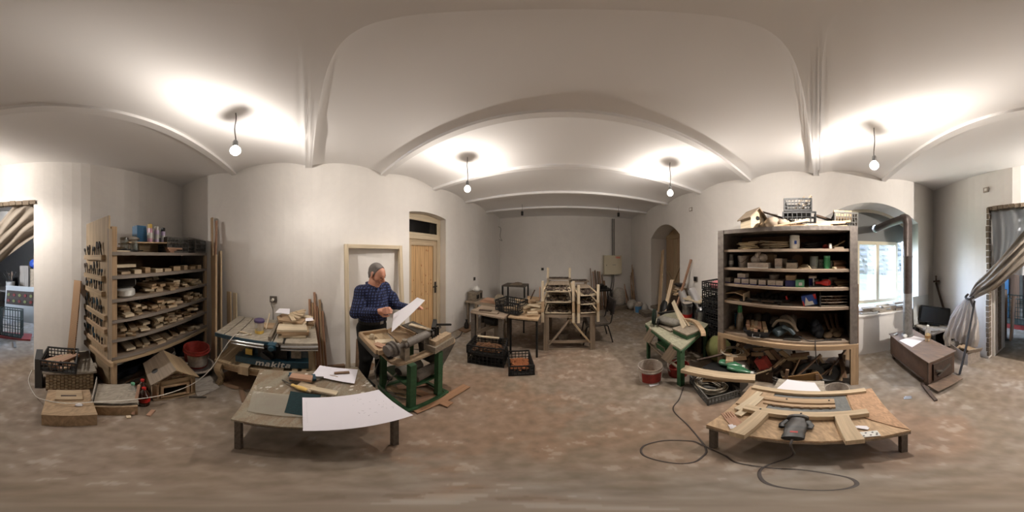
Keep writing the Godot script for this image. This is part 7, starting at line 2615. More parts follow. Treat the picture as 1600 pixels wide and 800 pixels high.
	prism(PackedVector2Array([Vector2(-0.075, 0.0), Vector2(-0.055, 0.0), Vector2(-0.065, 0.06), Vector2(-0.075, 0.06)]), -0.0417, -0.04)
	part("red_corner", M.red)
	prism(PackedVector2Array([Vector2(0.055, 0.06), Vector2(0.075, 0.06), Vector2(0.075, 0.115), Vector2(0.045, 0.115)]), -0.0417, -0.04)
	part("red_corner", M.red)
	thing("wire_basket", "dark wire basket of metal parts at the right of the fourth shelf", "basket", Vector3(1.72, y, -0.17))
	for q in [0.01, 0.045, 0.08, 0.115]:
		tube([Vector3(1.655, y + q, -0.02), Vector3(1.652, y + q, -0.17), Vector3(1.655, y + q, -0.31)], 0.004, 6)
		tube([Vector3(1.655, y + q, -0.02), Vector3(1.88, y + q, -0.02)], 0.004, 6)
		tube([Vector3(1.655, y + q, -0.31), Vector3(1.88, y + q, -0.31)], 0.004, 6)
	part("wire", M.dusty_metal)
	for z in [-0.02, -0.31]: bx(1.648, 1.664, y, y + 0.125, z - 0.008, z + 0.008)
	part("corner_post", M.black)
	bx(1.66, 1.9, y, y + 0.006, -0.31, -0.02, 0.1)
	part("basket_bottom", M.dark_iron)
	chips("metal_parts", "small rusty metal parts heaped in the wire basket", Vector3(1.76, y + 0.008, -0.165), 0.08, 0.11, 0, 0.085, 150, M.rusty, "metal parts")
	# bottom shelf: bottles, tray of blocks, hand saw machine, cables
	y = RACK_Y[4] + 0.001
	thing("blue_tube", "blue plastic tube standing at the left of the bottom shelf", "tube", Vector3(1.80, y, 1.0))
	at(1.82, y, 1.0)
	lathe([[0.0, 0.0], [0.025, 0.0], [0.025, 0.19], [0.0, 0.19]], 14)
	part("tube_body", M.tube_blue)
	lathe([[0.0, 0.19], [0.034, 0.19], [0.034, 0.20], [0.0, 0.20]], 14)
	part("flange", M.tube_blue)
	thing("spray_bottle", "brown bottle with a tall green cap on the bottom shelf", "bottle", Vector3(1.76, y, 0.93))
	at(1.77, y, 0.925)
	lathe([[0.0, 0.0], [0.045, 0.0], [0.048, 0.03], [0.042, 0.16], [0.028, 0.22], [0.026, 0.25], [0.0, 0.25]], 18)
	part("bottle_body", M.cardboard_grey)
	lathe([[0.0, 0.24], [0.03, 0.24], [0.03, 0.27], [0.024, 0.33], [0.0, 0.33]], 14)
	part("cap", M.green)
	offcut(1.72, y, 1.01, 0, 0.05, 0.05, 0.03, M.pine, "small block before the blue tube on the bottom shelf", "")
	thing("grey_tray", "grey plastic tray with a wire handle carrying pine blocks", "tray", Vector3(1.72, y, 0.66))
	at(1.72, y, 0.66, 80)
	grid(28, 3, func(s: float, t: float):
		var q: Vector2 = [Vector2(0.12, 0.09), Vector2(0.16, 0.12), Vector2(0.165, 0.125), Vector2(0.13, 0.1)][roundi(t * 3)]
		var a := TAU * s
		return Vector3(signf(cos(a)) * pow(absf(cos(a)), 0.4) * q.x, [0.0, 0.085, 0.09, 0.07][roundi(t * 3)], signf(sin(a)) * pow(absf(sin(a)), 0.4) * q.y), null, false, true)
	bx(-0.14, 0.14, 0.06, 0.068, -0.1, 0.1)
	part("tray_body", M.navy_dark)
	tube([Vector3(-0.04, 0.06, -0.125), Vector3(-0.04, 0.025, -0.14), Vector3(0.04, 0.025, -0.14), Vector3(0.04, 0.06, -0.125)], 0.004, 6)
	part("wire_handle", M.tin)
	n = 0
	for k in 10:
		var z := 0.78 - 0.048 * (k % 5)
		offcut(1.735 - 0.01 * (k % 3), y + 0.074 + (0.034 if k > 4 else 0.0), z + (0.01 if k > 4 else 0.0), 68 + r(-6, 6), 0.20 - (0.03 if k > 4 else 0.0), 0.04, 0.032, [M.pine_warm, M.pine, M.pine_rosy][k % 3], "square pine block, %s from the left in the %s layer on the grey tray" % [NTH[k % 5], "lower" if k < 5 else "upper"], "pine blocks on the grey tray")
	thing("circular_saw", "old grey-blue hand circular saw lying on the bottom shelf", "circular saw", Vector3(1.76, y, 0.36))
	lathe([[0.0, 0.0], [0.05, 0.0], [0.055, 0.02], [0.055, 0.13], [0.04, 0.15], [0.0, 0.15]], 18, Vector3(1.67, y + 0.07, 0.45), Vector3(0.75, 0.12, -0.5))
	part("motor", M.steel_blue)
	lathe([[0.0, 0.0], [0.12, 0.0], [0.125, 0.01], [0.125, 0.035], [0.0, 0.04]], 26, Vector3(1.80, y + 0.13, 0.36), Vector3(0.75, 0.12, -0.5))
	part("blade_guard", M.dusty_metal)
	tube(smooth_line([Vector3(1.74, y + 0.12, 0.50), Vector3(1.73, y + 0.21, 0.43), Vector3(1.72, y + 0.20, 0.30), Vector3(1.70, y + 0.10, 0.22)], 5), 0.017, 8)
	part("handle", M.wood_grey)
	tube(smooth_line([Vector3(1.70, y + 0.15, 0.38), Vector3(1.69, y + 0.12, 0.30), Vector3(1.68, y + 0.07, 0.25)], 4), 0.022, 8)
	part("grip", M.steel_blue)
	bar(Vector3(1.70, y + 0.01, 0.36), Vector3(1.70, y + 0.012, 0.18), 0.12, 0.01)
	part("base_plate", M.iron)
	F = Transform3D()
	tube(smooth_line([Vector3(1.67, y + 0.05, 0.20), Vector3(1.65, y + 0.008, 0.10), Vector3(1.65, y + 0.008, 0.0), Vector3(1.68, y + 0.008, -0.12), Vector3(1.72, y + 0.01, -0.2), Vector3(1.78, y + 0.01, -0.14), Vector3(1.74, y + 0.014, -0.06), Vector3(1.67, y + 0.012, -0.1), Vector3(1.66, y + 0.008, -0.24)], 7), 0.006, 6)
	one("saw_cable", M.cable, "black cable looping over the right half of the bottom shelf", "cable")
	tube(smooth_line([Vector3(1.66, y + 0.02, 0.03), Vector3(1.60, y - 0.01, 0.03), Vector3(1.58, y - 0.1, 0.025), Vector3(1.59, y - 0.24, 0.02), Vector3(1.62, y - 0.34, 0.0)], 6), 0.005, 6)
	one("hanging_cable", M.cable, "black cable hanging down from the bottom shelf of the rack", "cable")
	at(1.80, y, 0.02)
	for q in [[0, 0.08, 0.0, 0.09], [0.02, 0.15, 0.02, 0.06], [-0.03, 0.05, -0.03, 0.07]]: ball(Vector3(q[0], q[1], q[2]), Vector3(0.07, q[3], q[3] * 0.9), 10)
	one("dark_bag", M.navy_dark, "dark blue-black crumpled bag in the bottom shelf", "bag")
	n = 0
	for q in [[1.74, -0.10, 0.05], [1.82, -0.16, 0.07], [1.76, -0.2, 0.05], [1.84, -0.24, 0.06], [1.9, -0.08, 0.08]]:
		at(q[0], y, q[1])
		ball(Vector3(0, q[2] * 0.7, 0), Vector3(0.06, q[2] * 0.75, 0.06), 8)
		one("work_glove", M.old_wood, "%s crumpled dusty work glove from the left on the bottom shelf" % NTH[n], "glove", "dusty gloves on the bottom shelf")
		n += 1
	for k in 3: lean("scrap_stick", Vector3(1.80, y + 0.08, -0.12 - 0.05 * k), Vector3(1.92, y + 0.24, -0.06 - 0.07 * k), 0.03, 0.02, M.wood_brown, "%s brown stick from the left poking up on the bottom shelf" % NTH[k], "brown sticks on the bottom shelf")
	for k in 7:
		at(1.95, y, 0.86 - 0.11 * k)
		ball(Vector3(0, 0.09, 0), Vector3(0.08, 0.09 + 0.02 * (k % 3), 0.08), 8)
		one("dark_bundle", [M.dark_cloth, M.wood_grey_dark][k % 2], "%s dark bundle from the left at the back of the bottom shelf" % NTH[k], "bundle", "dark bundles at the back of the bottom shelf")
	# clutter on the floor under the rack
	n = 0
	for q in [[0.92, 0.40, 0.86, 0.5], [0.74, 0.42, 0.52, 0.46], [0.58, 0.44, 0.44, 0.16], [0.52, 0.46, 0.36, 0.2], [0.42, 0.46, 0.2, 0.2], [0.62, 0.36, 0.78, 0.3], [0.30, 0.40, 0.10, 0.42], [0.34, 0.33, 0.12, 0.36], [0.80, 0.30, 0.98, 0.42]]:
		lean("broken_board", Vector3(1.76, q[1], q[0]), Vector3(1.80, q[3], q[2]), 0.06, 0.02, [M.wood_brown, M.ply, M.pine_warm][n % 3], "%s broken board from the left, heaped under the grey rack" % NTH[n], "broken boards under the grey rack", 70)
		n += 1
	for q in [[1.85, 0.85, 0.22, 0.28, "dark"], [1.85, 0.50, 0.2, 0.30, "dark"], [1.88, 0.1, 0.18, 0.26, "dark"], [1.84, -0.2, 0.14, 0.22, "dark"]]:
		at(q[0], 0, q[1])
		for j in 5: ball(Vector3(r(-0.08, 0.08), q[3] * 0.5 + r(-0.04, 0.06), r(-0.16, 0.16)), Vector3(0.12, q[3] * 0.5, 0.14), 8)
		one("rubbish_sack", M.wood_dark, "%s dark sack of rubbish from the left under the grey rack" % {0.85: "first", 0.50: "second", 0.1: "third", -0.2: "fourth"}[q[1]], "sack", "dark sacks under the grey rack")
	for k in 26:
		var z := lerpf(0.98, -0.28, (k + r(-0.4, 0.4)) / 25.0)
		var a := Vector3(r(1.60, 1.72), r(0.03, 0.16), z)
		var d := Vector3(r(0.05, 0.25), r(0.06, 0.34), r(-0.26, 0.26))
		lean("scrap_stick", a, Vector3(minf(a.x + d.x, 1.98), minf(a.y + d.y, 0.48), clampf(z + d.z, -0.3, 1.02)), r(0.025, 0.06), 0.015, [M.wood_brown, M.wood_dark, M.wood_grey, M.ply, M.pine_warm][k % 5], "%s scrap stick from the left in the clutter under the grey rack" % ORD[k], "scrap sticks under the grey rack", r(0, 80), "wood piece")
	n = 0
	for q in [[1.70, 0.95, 0.16], [1.66, 0.72, 0.12], [1.70, 0.52, 0.2], [1.66, 0.36, 0.06], [1.72, 0.18, 0.1]]:
		wires("wire_tangle", "wire", "%s dark tangle of wire from the left under the grey rack" % NTH[n], Vector3(q[0], q[2], q[1]), Vector2(0.10, 0.13), 7, 0.8, M.cable_grey if n % 2 else M.cable, 0.006, "wire tangles under the grey rack")
		n += 1
	for q in [[0.08, 0.14, "left black pot with a pale lining under the rack"], [-0.10, 0.13, "dark wire wheel leaning under the right of the rack"]]:
		at(1.74, 0.10, q[0])
		lathe([[0.06, 0.0], [q[1], 0.03], [q[1] + 0.012, 0.05], [q[1] - 0.01, 0.06], [0.05, 0.04]], 22, Vector3(0, 0.06, 0), Vector3(-1, 0.35, 0.1))
		one("wheel_rim", M.black, q[2], "wheel")
	at(0, 0, 0)
	bar(Vector3(1.52, 0.16, 0.32), Vector3(1.50, 0.30, -0.02), 0.015, 0.12, 0.1)
	one("brown_board", M.ochre, "ochre varnished board tilted under the front of the rack", "board")
	lean("board_post", Vector3(1.50, 0.0, 0.32), Vector3(1.51, 0.36, 0.29), 0.03, 0.025, M.wood_brown, "stick holding the left end of the ochre board", "", 0, "stick")
	lean("board_post", Vector3(1.48, 0.0, 0.0), Vector3(1.50, 0.33, 0.01), 0.03, 0.025, M.wood_brown, "stick holding the right end of the ochre board", "", 0, "stick")
	thing("red_canister", "dull red canister among the clutter under the rack", "canister", Vector3(1.66, 0.2, 0.55))
	at(1.66, 0.22, 0.55)
	turn(Vector3.RIGHT, 25)
	bx(-0.05, 0.05, 0, 0.16, -0.06, 0.06)
	part("canister_body", M.red_dusty)
	cyl(Vector3(0, 0.16, 0), Vector3(0, 0.185, 0), 0.02, 10)
	part("cap", M.black)
	at(1.66, 0.0, 0.55)
	bx(-0.06, 0.06, 0, 0.2, -0.09, 0.09)
	one("clutter_box", M.wood_dark, "dark box under the red canister", "box")
	lean("scrap_board", Vector3(1.60, 0.12, 0.66), Vector3(1.62, 0.26, 0.48), 0.05, 0.015, M.pine, "pale scrap leaning beside the red canister")
	pail("white bowl-like bucket of rubbish behind the right low table", 1.30, 0, -0.15, 0.10, 0.27, M.pail, M.dark_iron)
	bx_at(1.29, 0.15, 0.30, 0.25, 0.12, 0.40)
	sheet("large white sheet of paper behind the right low table", [Vector3(1.18, 0.294, 0.34), Vector3(1.18, 0.294, -0.04), Vector3(1.37, 0.30, 0.03), Vector3(1.40, 0.30, 0.27)], M.paper, "paper", "paper_sheet", 0.004)


func bx_at(w: float, u: float, _x: float, sy: float, sw: float, su: float) -> void:
	at(0, 0, 0)
	bx(w - sw, w + sw, 0, sy + 0.04, u - su / 2, u + su / 2, 0.1)
	one("cardboard_box", M.cardboard_grey, "grey cardboard box under the white sheet behind the right table", "box")


# ---------------------------------------------------------------- right foreground: low router table; stove; doorway
func make_router_table() -> void:
	rng.seed = 61
	thing("router_table", "low plywood table built up with boards in the right foreground", "table", Vector3(0.79, 0, 0.05))
	slab([[0.535, 0.44], [0.54, -0.345], [1.045, -0.355], [1.04, 0.46]], 0.42, 0.452)
	part("table_frame", M.wood_grey)
	slab([[0.535, 0.44], [0.54, -0.345], [1.045, -0.355], [1.04, 0.46]], 0.456, 0.485)
	part("table_top", M.router_top)
	for q in [[0.555, 0.415], [0.56, -0.32], [1.02, 0.43], [1.02, -0.33]]:
		bx(q[0] - 0.014, q[0] + 0.014, 0, 0.42, q[1] - 0.014, q[1] + 0.014, 0.06)
		part("leg", M.wood_grey_dark)
	# worn grey plate let into the middle
	slab([[0.77, 0.27], [0.77, -0.17], [0.99, -0.165], [0.99, 0.27]], 0.4855, 0.490)
	part("grey_plate", M.plate_grey)
	slab([[0.79, 0.27], [0.795, 0.44], [1.03, 0.45], [1.03, 0.27]], 0.4855, 0.500)
	part("left_panel", M.pine_warm)
	slab([[0.78, -0.175], [0.60, -0.30], [0.545, -0.34], [1.04, -0.35], [1.03, -0.175]], 0.4855, 0.497)
	part("dusty_panel", M.sawdust_panel)
	at(0, 0, 0)
	bx(0.99, 1.03, 0.500, 0.525, -0.30, 0.43, 0.08)
	part("back_rail", M.pine)
	bx(0.885, 0.935, 0.490, 0.525, -0.09, 0.31, 0.08)
	part("middle_rail", M.pine_warm)
	bx(0.85, 0.875, 0.490, 0.515, -0.09, 0.30, 0.08)
	part("slotted_rail", M.pine_warm)
	for k in 7:
		bx(0.842, 0.853, 0.496, 0.510, -0.07 + k * 0.05, -0.055 + k * 0.05)
		part("notch", M.wood_brown)
	bx(0.727, 0.775, 0.50, 0.55, -0.235, 0.365, 0.06)
	part("fence", M.pine)
	for q in [[0.80, 0.35, 45], [0.85, 0.38, 45]]:
		at(q[0], 0.5005, q[1], 8)
		bx(-0.12, 0.12, 0, 0.012, -0.02, 0.02, 0.08)
		part("panel_strip", M.pine_pale)
	at(0, 0, 0)
	lathe([[0.0, 0.0], [0.02, 0.0], [0.022, 0.015], [0.0, 0.018]], 12, Vector3(0.70, 0.52, -0.10), Vector3(-1, 0.2, 0))
	part("wing_nut", M.iron)
	for q in [Vector3(0.755, 0.551, 0.08), Vector3(0.755, 0.551, 0.28), Vector3(0.915, 0.526, 0.18), Vector3(0.915, 0.526, -0.06)]:
		cyl(q, q + Vector3(0, 0.003, 0), 0.006, 8)
	part("screw", M.dark_iron)
	# square blocks either side of the router
	for q in [[0.30, 0.235, "left square pine block holding the fence of the router table", 4], [-0.085, -0.135, "right square pine block holding the fence of the router table", -3]]:
		at(0.615, 0.4865, (q[0] + q[1]) / 2, q[3])
		bx(-0.115, 0.11, 0, 0.075, -0.032, 0.032, 0.08)
		one("square_block", M.pine, q[2], "block")
	# router lying with its motor towards us
	thing("router", "black and grey electric router mounted under the fence", "router", Vector3(0.63, 0.4865, 0.09))
	at(0, 0, 0)
	lathe([[0.0, 0.0], [0.03, 0.0], [0.038, 0.012], [0.040, 0.05], [0.043, 0.06], [0.043, 0.13], [0.036, 0.14], [0.034, 0.17], [0.05, 0.175], [0.05, 0.19], [0.0, 0.19]], 22, Vector3(0.535, 0.533, 0.085), Vector3(1, 0.02, 0.03))
	part("motor_case", M.router_grey)
	lathe([[0.044, 0.0], [0.0445, 0.012], [0.044, 0.02]], 22, Vector3(0.605, 0.534, 0.087), Vector3(1, 0.02, 0.03))
	part("ring", M.black)
	lathe([[0.0, 0.0], [0.04, 0.0], [0.041, 0.03], [0.036, 0.034]], 22, Vector3(0.533, 0.533, 0.085), Vector3(1, 0.02, 0.03))
	part("end_cap", M.black)
	for z in [-0.045, 0.045]:
		tube([Vector3(0.70, 0.52, 0.09 + z), Vector3(0.66, 0.52, 0.09 + z * 1.35), Vector3(0.63, 0.525, 0.09 + z * 1.2)], 0.014, 8)
		part("grip", M.black)
	at(0.57, 0.5765, 0.086)
	turn(Vector3.UP, 90)
	turn(Vector3.RIGHT, 76)
	bx(-0.014, 0.014, -0.006, 0.006, -0.001, 0.002)
	part("red_badge", M.red)
	# featherboard, socket plate, shavings
	at(0.63, 0.4865, 0.365, 38)
	bx(-0.028, 0.028, 0, 0.014, -0.085, 0.025)
	for k in 5: bx(-0.028 + k * 0.012, -0.020 + k * 0.012, 0, 0.014, 0.025, 0.085)
	one("feather_board", M.pine_rosy, "reddish feather board with sawn fingers on the left of the router table", "feather board")
	thing("socket_plate", "white plastic plate with dark holes at the router table's right edge", "plate", Vector3(0.565, 0.4865, -0.18))
	at(0.566, 0.498, -0.178, 4)
	bx(-0.024, 0.024, 0, 0.006, -0.042, 0.042)
	part("plate_body", M.white_plastic)
	for q in [[-0.012, -0.03], [0.012, -0.02], [-0.01, -0.008], [0.012, 0.006], [-0.012, 0.018], [0.01, 0.03], [0.0, -0.034], [0.0, 0.034]]:
		cyl(Vector3(q[0], 0.0061, q[1]), Vector3(q[0], 0.007, q[1]), 0.0045, 8)
		part("hole", M.black)
	for q in [[0.575, 0.33, "crumpled white paper scrap at the left front of the router table"], [0.635, -0.17, "torn white paper scrap right of the right block"]]:
		at(q[0], 0.4865, q[1])
		for j in 3: bar(Vector3(r(-0.02, 0.0), 0.012, r(-0.03, 0.0)), Vector3(r(0.0, 0.02), 0.016, r(0.0, 0.03)), 0.02, 0.008)
		one("paper_scrap", M.paper, q[2], "paper")
	# black cable: from the green table over the floor in loops to the router
	F = Transform3D()
	var pts := [[1.064, 1.16], [0.90, 1.03], [0.754, 0.932], [0.674, 0.694], [0.573, 0.50], [0.50, 0.41], [0.44, 0.379], [0.37, 0.36], [0.318, 0.40], [0.285, 0.525], [0.34, 0.62], [0.45, 0.625], [0.535, 0.55], [0.545, 0.49], [0.50, 0.33], [0.452, 0.249], [0.437, 0.139], [0.429, 0.032], [0.357, -0.059], [0.274, -0.066], [0.221, -0.019], [0.237, 0.046], [0.298, 0.105], [0.404, 0.15], [0.49, 0.139]]
	var line := []
	for k in pts.size(): line.append(Vector3(pts[k][0], 0.008 + (0.012 if k in [13, 14, 22, 23] else 0.0), pts[k][1]))
	line.append_array([Vector3(0.51, 0.12, 0.10), Vector3(0.495, 0.30, 0.075), Vector3(0.485, 0.44, 0.08), Vector3(0.495, 0.51, 0.085), Vector3(0.528, 0.531, 0.085)])
	tube(smooth_line(line, 9), 0.0048, 7)
	one("black_cable", M.cable_brown, "long black cable looping over the floor to the router", "cable")


func make_stove() -> void:
	rng.seed = 62
	thing("iron_stove", "rusty brown box stove with a tall pipe standing near the window", "stove", Vector3(1.65, 0, -1.17))
	at(0, 0, 0)
	bx(1.22, 2.08, 0.08, 0.445, -1.345, -0.985, 0.1)
	part("stove_body", M.rusty)
	bx(1.205, 2.10, 0.445, 0.458, -1.36, -0.97, 0.1)
	part("top_plate", M.rusty_top)
	bx(1.203, 1.2195, 0.12, 0.40, -1.30, -1.03, 0.1)
	var door := part("stove_door", M.rusty_dark)
	bar(Vector3(1.195, 0.20, -1.08), Vector3(1.195, 0.30, -1.25), 0.02, 0.03)
	bar(Vector3(1.18, 0.30, -1.05), Vector3(1.18, 0.26, -1.12), 0.03, 0.02)
	part("door_latch", M.iron, door)
	for q in [[1.27, -1.02], [1.27, -1.31], [2.03, -1.02], [2.03, -1.31]]:
		bx(q[0] - 0.02, q[0] + 0.02, 0, 0.08, q[1] - 0.02, q[1] + 0.02)
		part("leg", M.rusty_dark)
	bx(1.3, 2.0, 0.10, 0.12, -0.985, -0.972, 0.1)
	bx(1.22, 1.24, 0.10, 0.44, -0.985, -0.975, 0.1)
	part("seam_strip", M.rusty_dark)
	bar(Vector3(1.30, 0.05, -0.96), Vector3(1.0, 0.015, -0.88), 0.03, 0.03, 0.1)
	part("skid", M.rusty_dark)
	bx(1.06, 1.21, 0.07, 0.085, -1.30, -0.96, 0.1)
	part("ash_plate", M.rusty_top)
	at(0, 0, 0)
	# pipe: grey lower length, brown upper length, elbow, and the run to the window board
	thing("stovepipe", "tall stovepipe, grey below and brown above, bending to the window", "stovepipe", Vector3(1.92, 0.459, -1.17))
	lathe([[0.0, 0.0], [0.085, 0.0], [0.085, 0.02], [0.066, 0.03], [0.062, 0.68], [0.0, 0.68]], 24, Vector3(1.925, 0.459, -1.175))
	part("lower_pipe", M.pipe_grey)
	lathe([[0.062, 0.0], [0.064, 0.01], [0.064, 0.50], [0.067, 0.505], [0.067, 0.52], [0.064, 0.525], [0.064, 1.0]], 24, Vector3(1.925, 1.13, -1.175))
	part("upper_pipe", M.rusty_pipe)
	tube(smooth_line([Vector3(1.925, 2.10, -1.175), Vector3(1.935, 2.16, -1.17), Vector3(1.98, 2.19, -1.16), Vector3(2.03, 2.19, -1.15)], 4), 0.066, 20)
	part("elbow", M.rusty_pipe)
	tube([Vector3(2.0, 2.19, -1.155), Vector3(2.25, 2.175, -1.10), Vector3(2.5, 2.155, -1.05), Vector3(2.80, 2.14, -1.0)], 0.06, 20)
	part("window_run", M.rusty_pipe)
	at(1.87, 0.46, -1.10)
	ball(Vector3(0, 0.03, 0), Vector3(0.035, 0.03, 0.035), 10)
	one("white_lump", M.white_plastic, "small white lump at the foot of the stovepipe", "lump")
	sheet("white sheet of paper lying on the stove", [Vector3(1.59, 0.461, -1.03), Vector3(1.69, 0.461, -1.31), Vector3(1.88, 0.461, -1.22), Vector3(1.83, 0.461, -0.99)], M.paper, "paper", "paper_sheet", 0.0)
	at(2.0, 0.459, -1.0)
	bar(Vector3(0, 0.01, 0), Vector3(0.03, 0.01, -0.07), 0.025, 0.018)
	one("chalk_piece", M.white_plastic, "small white stick of chalk at the back corner of the stove", "chalk")
	thing("oil_bottle", "clear bottle half full of yellow oil on the stove", "bottle", Vector3(1.635, 0.459, -1.30))
	at(1.635, 0.459, -1.30)
	lathe([[0.0, 0.0], [0.037, 0.0], [0.04, 0.012], [0.04, 0.10], [0.037, 0.11], [0.040, 0.13], [0.036, 0.17], [0.018, 0.205], [0.015, 0.225], [0.0, 0.225]], 18)
	part("bottle_body", M.clear_plastic)
	lathe([[0.0, 0.003], [0.0355, 0.003], [0.038, 0.012], [0.038, 0.10], [0.0, 0.10]], 18)
	part("oil", M.oil_yellow)
	lathe([[0.0, 0.22], [0.019, 0.22], [0.019, 0.245], [0.0, 0.245]], 12)
	part("cap", M.white_plastic)
	lathe([[0.0405, 0.055], [0.0405, 0.095]], 18)
	part("label_band", M.ochre)
	lean("poker", Vector3(1.19, 0.02, -1.40), Vector3(1.262, 1.03, -1.80), 0.022, 0.022, M.dark_iron, "long black iron poker leaning from the stove to the tied curtain", "", 0, "poker")
	at(1.19, 0, -0.72)
	for j in 3: bar(Vector3(r(-0.05, 0), 0.006, r(-0.05, 0)), Vector3(r(0, 0.05), 0.01, r(0, 0.06)), 0.03, 0.005)
	one("foil_scrap", M.foil, "shiny crumpled foil scrap on the floor before the stove", "foil")
	# small stand with a screen, white board, iron bar in the corner
	thing("corner_stand", "low dark stand with a grey top in the window corner", "stand", Vector3(1.98, 0, -1.72))
	at(0, 0, 0)
	bx(1.79, 2.24, 0.40, 0.43, -1.90, -1.52, 0.1)
	part("stand_top", M.old_paper)
	for q in [[1.81, -1.55], [2.22, -1.55], [1.81, -1.88], [2.22, -1.88]]:
		bx(q[0] - 0.02, q[0] + 0.02, 0, 0.40, q[1] - 0.02, q[1] + 0.02, 0.1)
		part("leg", M.dark_iron)
	bx(1.80, 2.20, 0.06, 0.40, -1.90, -1.88, 0.1)
	part("back_board", M.wood_dark)
	thing("flat_screen", "old black flat screen leaning back on the corner stand", "monitor", Vector3(2.06, 0.43, -1.72))
	F = Transform3D(Basis(Vector3.UP, deg_to_rad(-44)), Vector3(2.05, 0.47, -1.76))
	turn(Vector3.RIGHT, -8)
	turn(Vector3.BACK, 6)
	bx(-0.25, 0.25, 0, 0.30, -0.02, 0.02, 0.1)
	part("frame", M.black)
	bx(-0.23, 0.23, 0.02, 0.28, 0.0201, 0.022, 0.1)
	part("screen_glass", M.screen_dark)
	bx(-0.10, 0.10, -0.03, 0.0, -0.06, 0.05)
	part("foot", M.black)
	for q in [[1.86, -1.60, "pale papers lying before the flat screen"], [1.95, -1.56, "small grey box lying before the flat screen"]]:
		offcut(q[0], 0.431, q[1], 30, 0.16, 0.09, 0.03, M.old_paper, q[2], "")
	lean("white_board", Vector3(2.24, 0.44, -1.66), Vector3(2.285, 0.95, -1.66), 0.34, 0.01, M.white_plastic, "white board leaning on the wall behind the flat screen", "", 0, "board")
	thing("iron_bar", "long iron bar with a clamp head leaning in the window corner", "iron bar", Vector3(1.95, 0, -1.86))
	at(0, 0, 0)
	bar(Vector3(1.68, 0.0, -1.93), Vector3(2.20, 1.17, -1.935), 0.03, 0.025, 0.1)
	part("bar", M.rusty_dark)
	bar(Vector3(2.22, 1.19, -1.90), Vector3(2.10, 1.21, -1.93), 0.03, 0.03)
	cyl(Vector3(2.18, 1.20, -1.92), Vector3(2.18, 1.27, -1.92), 0.014, 8)
	ball(Vector3(2.18, 1.28, -1.92), Vector3(0.022, 0.02, 0.02), 8)
	part("clamp_head", M.rusty_dark)
	# sill: stacked tiles and strips
	var n := 0
	for q in [[2.36, -1.35, 0], [2.38, -1.05, 0], [2.36, -0.76, 0], [2.40, -1.22, 1], [2.37, -0.92, 1], [2.38, -1.34, 2], [2.40, -0.70, 1], [2.38, -1.10, 2], [2.46, -1.0, 3], [2.44, -1.36, 3], [2.40, -0.80, 2], [2.50, -1.25, 0], [2.55, -0.8, 0], [2.52, -1.3, 1]]:
		offcut(q[0] + r(-0.01, 0.01), 0.736 + 0.03 * q[2], q[1], r(-6, 6), r(0.22, 0.29), 0.09, 0.028, [M.pail, M.cardboard_grey, M.white_plastic][n % 3], "%s pale flat strip counted from the bottom right, stacked on the window sill" % NTH[n], "pale strips stacked on the window sill", 0, "pale_strip")
		n += 1
	# carton by the doorway
	thing("open_carton", "open white cardboard carton with brown flaps beside the doorway", "box", Vector3(1.5, 0, -1.80))
	at(1.44, 0, -1.80, 14)
	for q in [[-0.21, 0.21, -0.105, -0.099], [-0.21, 0.21, 0.099, 0.105]]:
		bx(q[0], q[1], 0, 0.21, q[2], q[3], 0.1)
		part("carton_wall", M.pail)
	for x in [-0.21, 0.21]:
		bx(x - 0.003, x + 0.003, 0, 0.21, -0.105, 0.105)
		part("carton_wall", M.pail)
	bx(-0.21, 0.21, 0, 0.004, -0.105, 0.105)
	part("carton_bottom", M.cardboard)
	bar(Vector3(-0.21, 0.21, 0.0), Vector3(-0.27, 0.31, 0.02), 0.2, 0.005)
	part("flap", M.pail)
	bar(Vector3(0.21, 0.21, 0.0), Vector3(0.30, 0.20, 0.02), 0.18, 0.005)
	part("flap", M.pail)
	at(1.42, 0.006, -1.80, 14)
	for j in 4: bar(Vector3(r(-0.15, 0), 0.08 + 0.04 * j, r(-0.06, 0)), Vector3(r(0, 0.15), 0.1 + 0.04 * j, r(0, 0.06)), 0.1, 0.01)
	one("brown_scraps", M.cardboard, "brown cardboard scraps in the open carton by the doorway", "cardboard")


func drape(path: Array, wide: Array, folds: int, deep: float, out: Vector3, bulge := 0.0) -> void:
	# hanging film: a sheet along a path, gathered into folds across it
	var n := path.size() - 1
	for side in 2:
		grid(folds * 6, n * 5, func(s: float, t: float):
			var q := t * n
			var i := mini(int(q), n - 1)
			var f := q - i
			var a: Vector3 = (path[i] as Vector3).cubic_interpolate(path[i + 1], path[maxi(i - 1, 0)], path[mini(i + 2, n)], f)
			var w: Vector3 = (wide[i] as Vector3).lerp(wide[i + 1], f)
			var len := w.length()
			var fold := sin(s * folds * TAU + 1.3 * sin(t * 5.0)) * deep * minf(1.0, 0.25 + len * 1.2) + 0.4 * deep * sin(s * folds * 4.1 + t * 9.0)
			return a + w * (s - 0.5) + out * (fold + 0.003 * side + bulge * sin(PI * s)), null, true, side == 1)


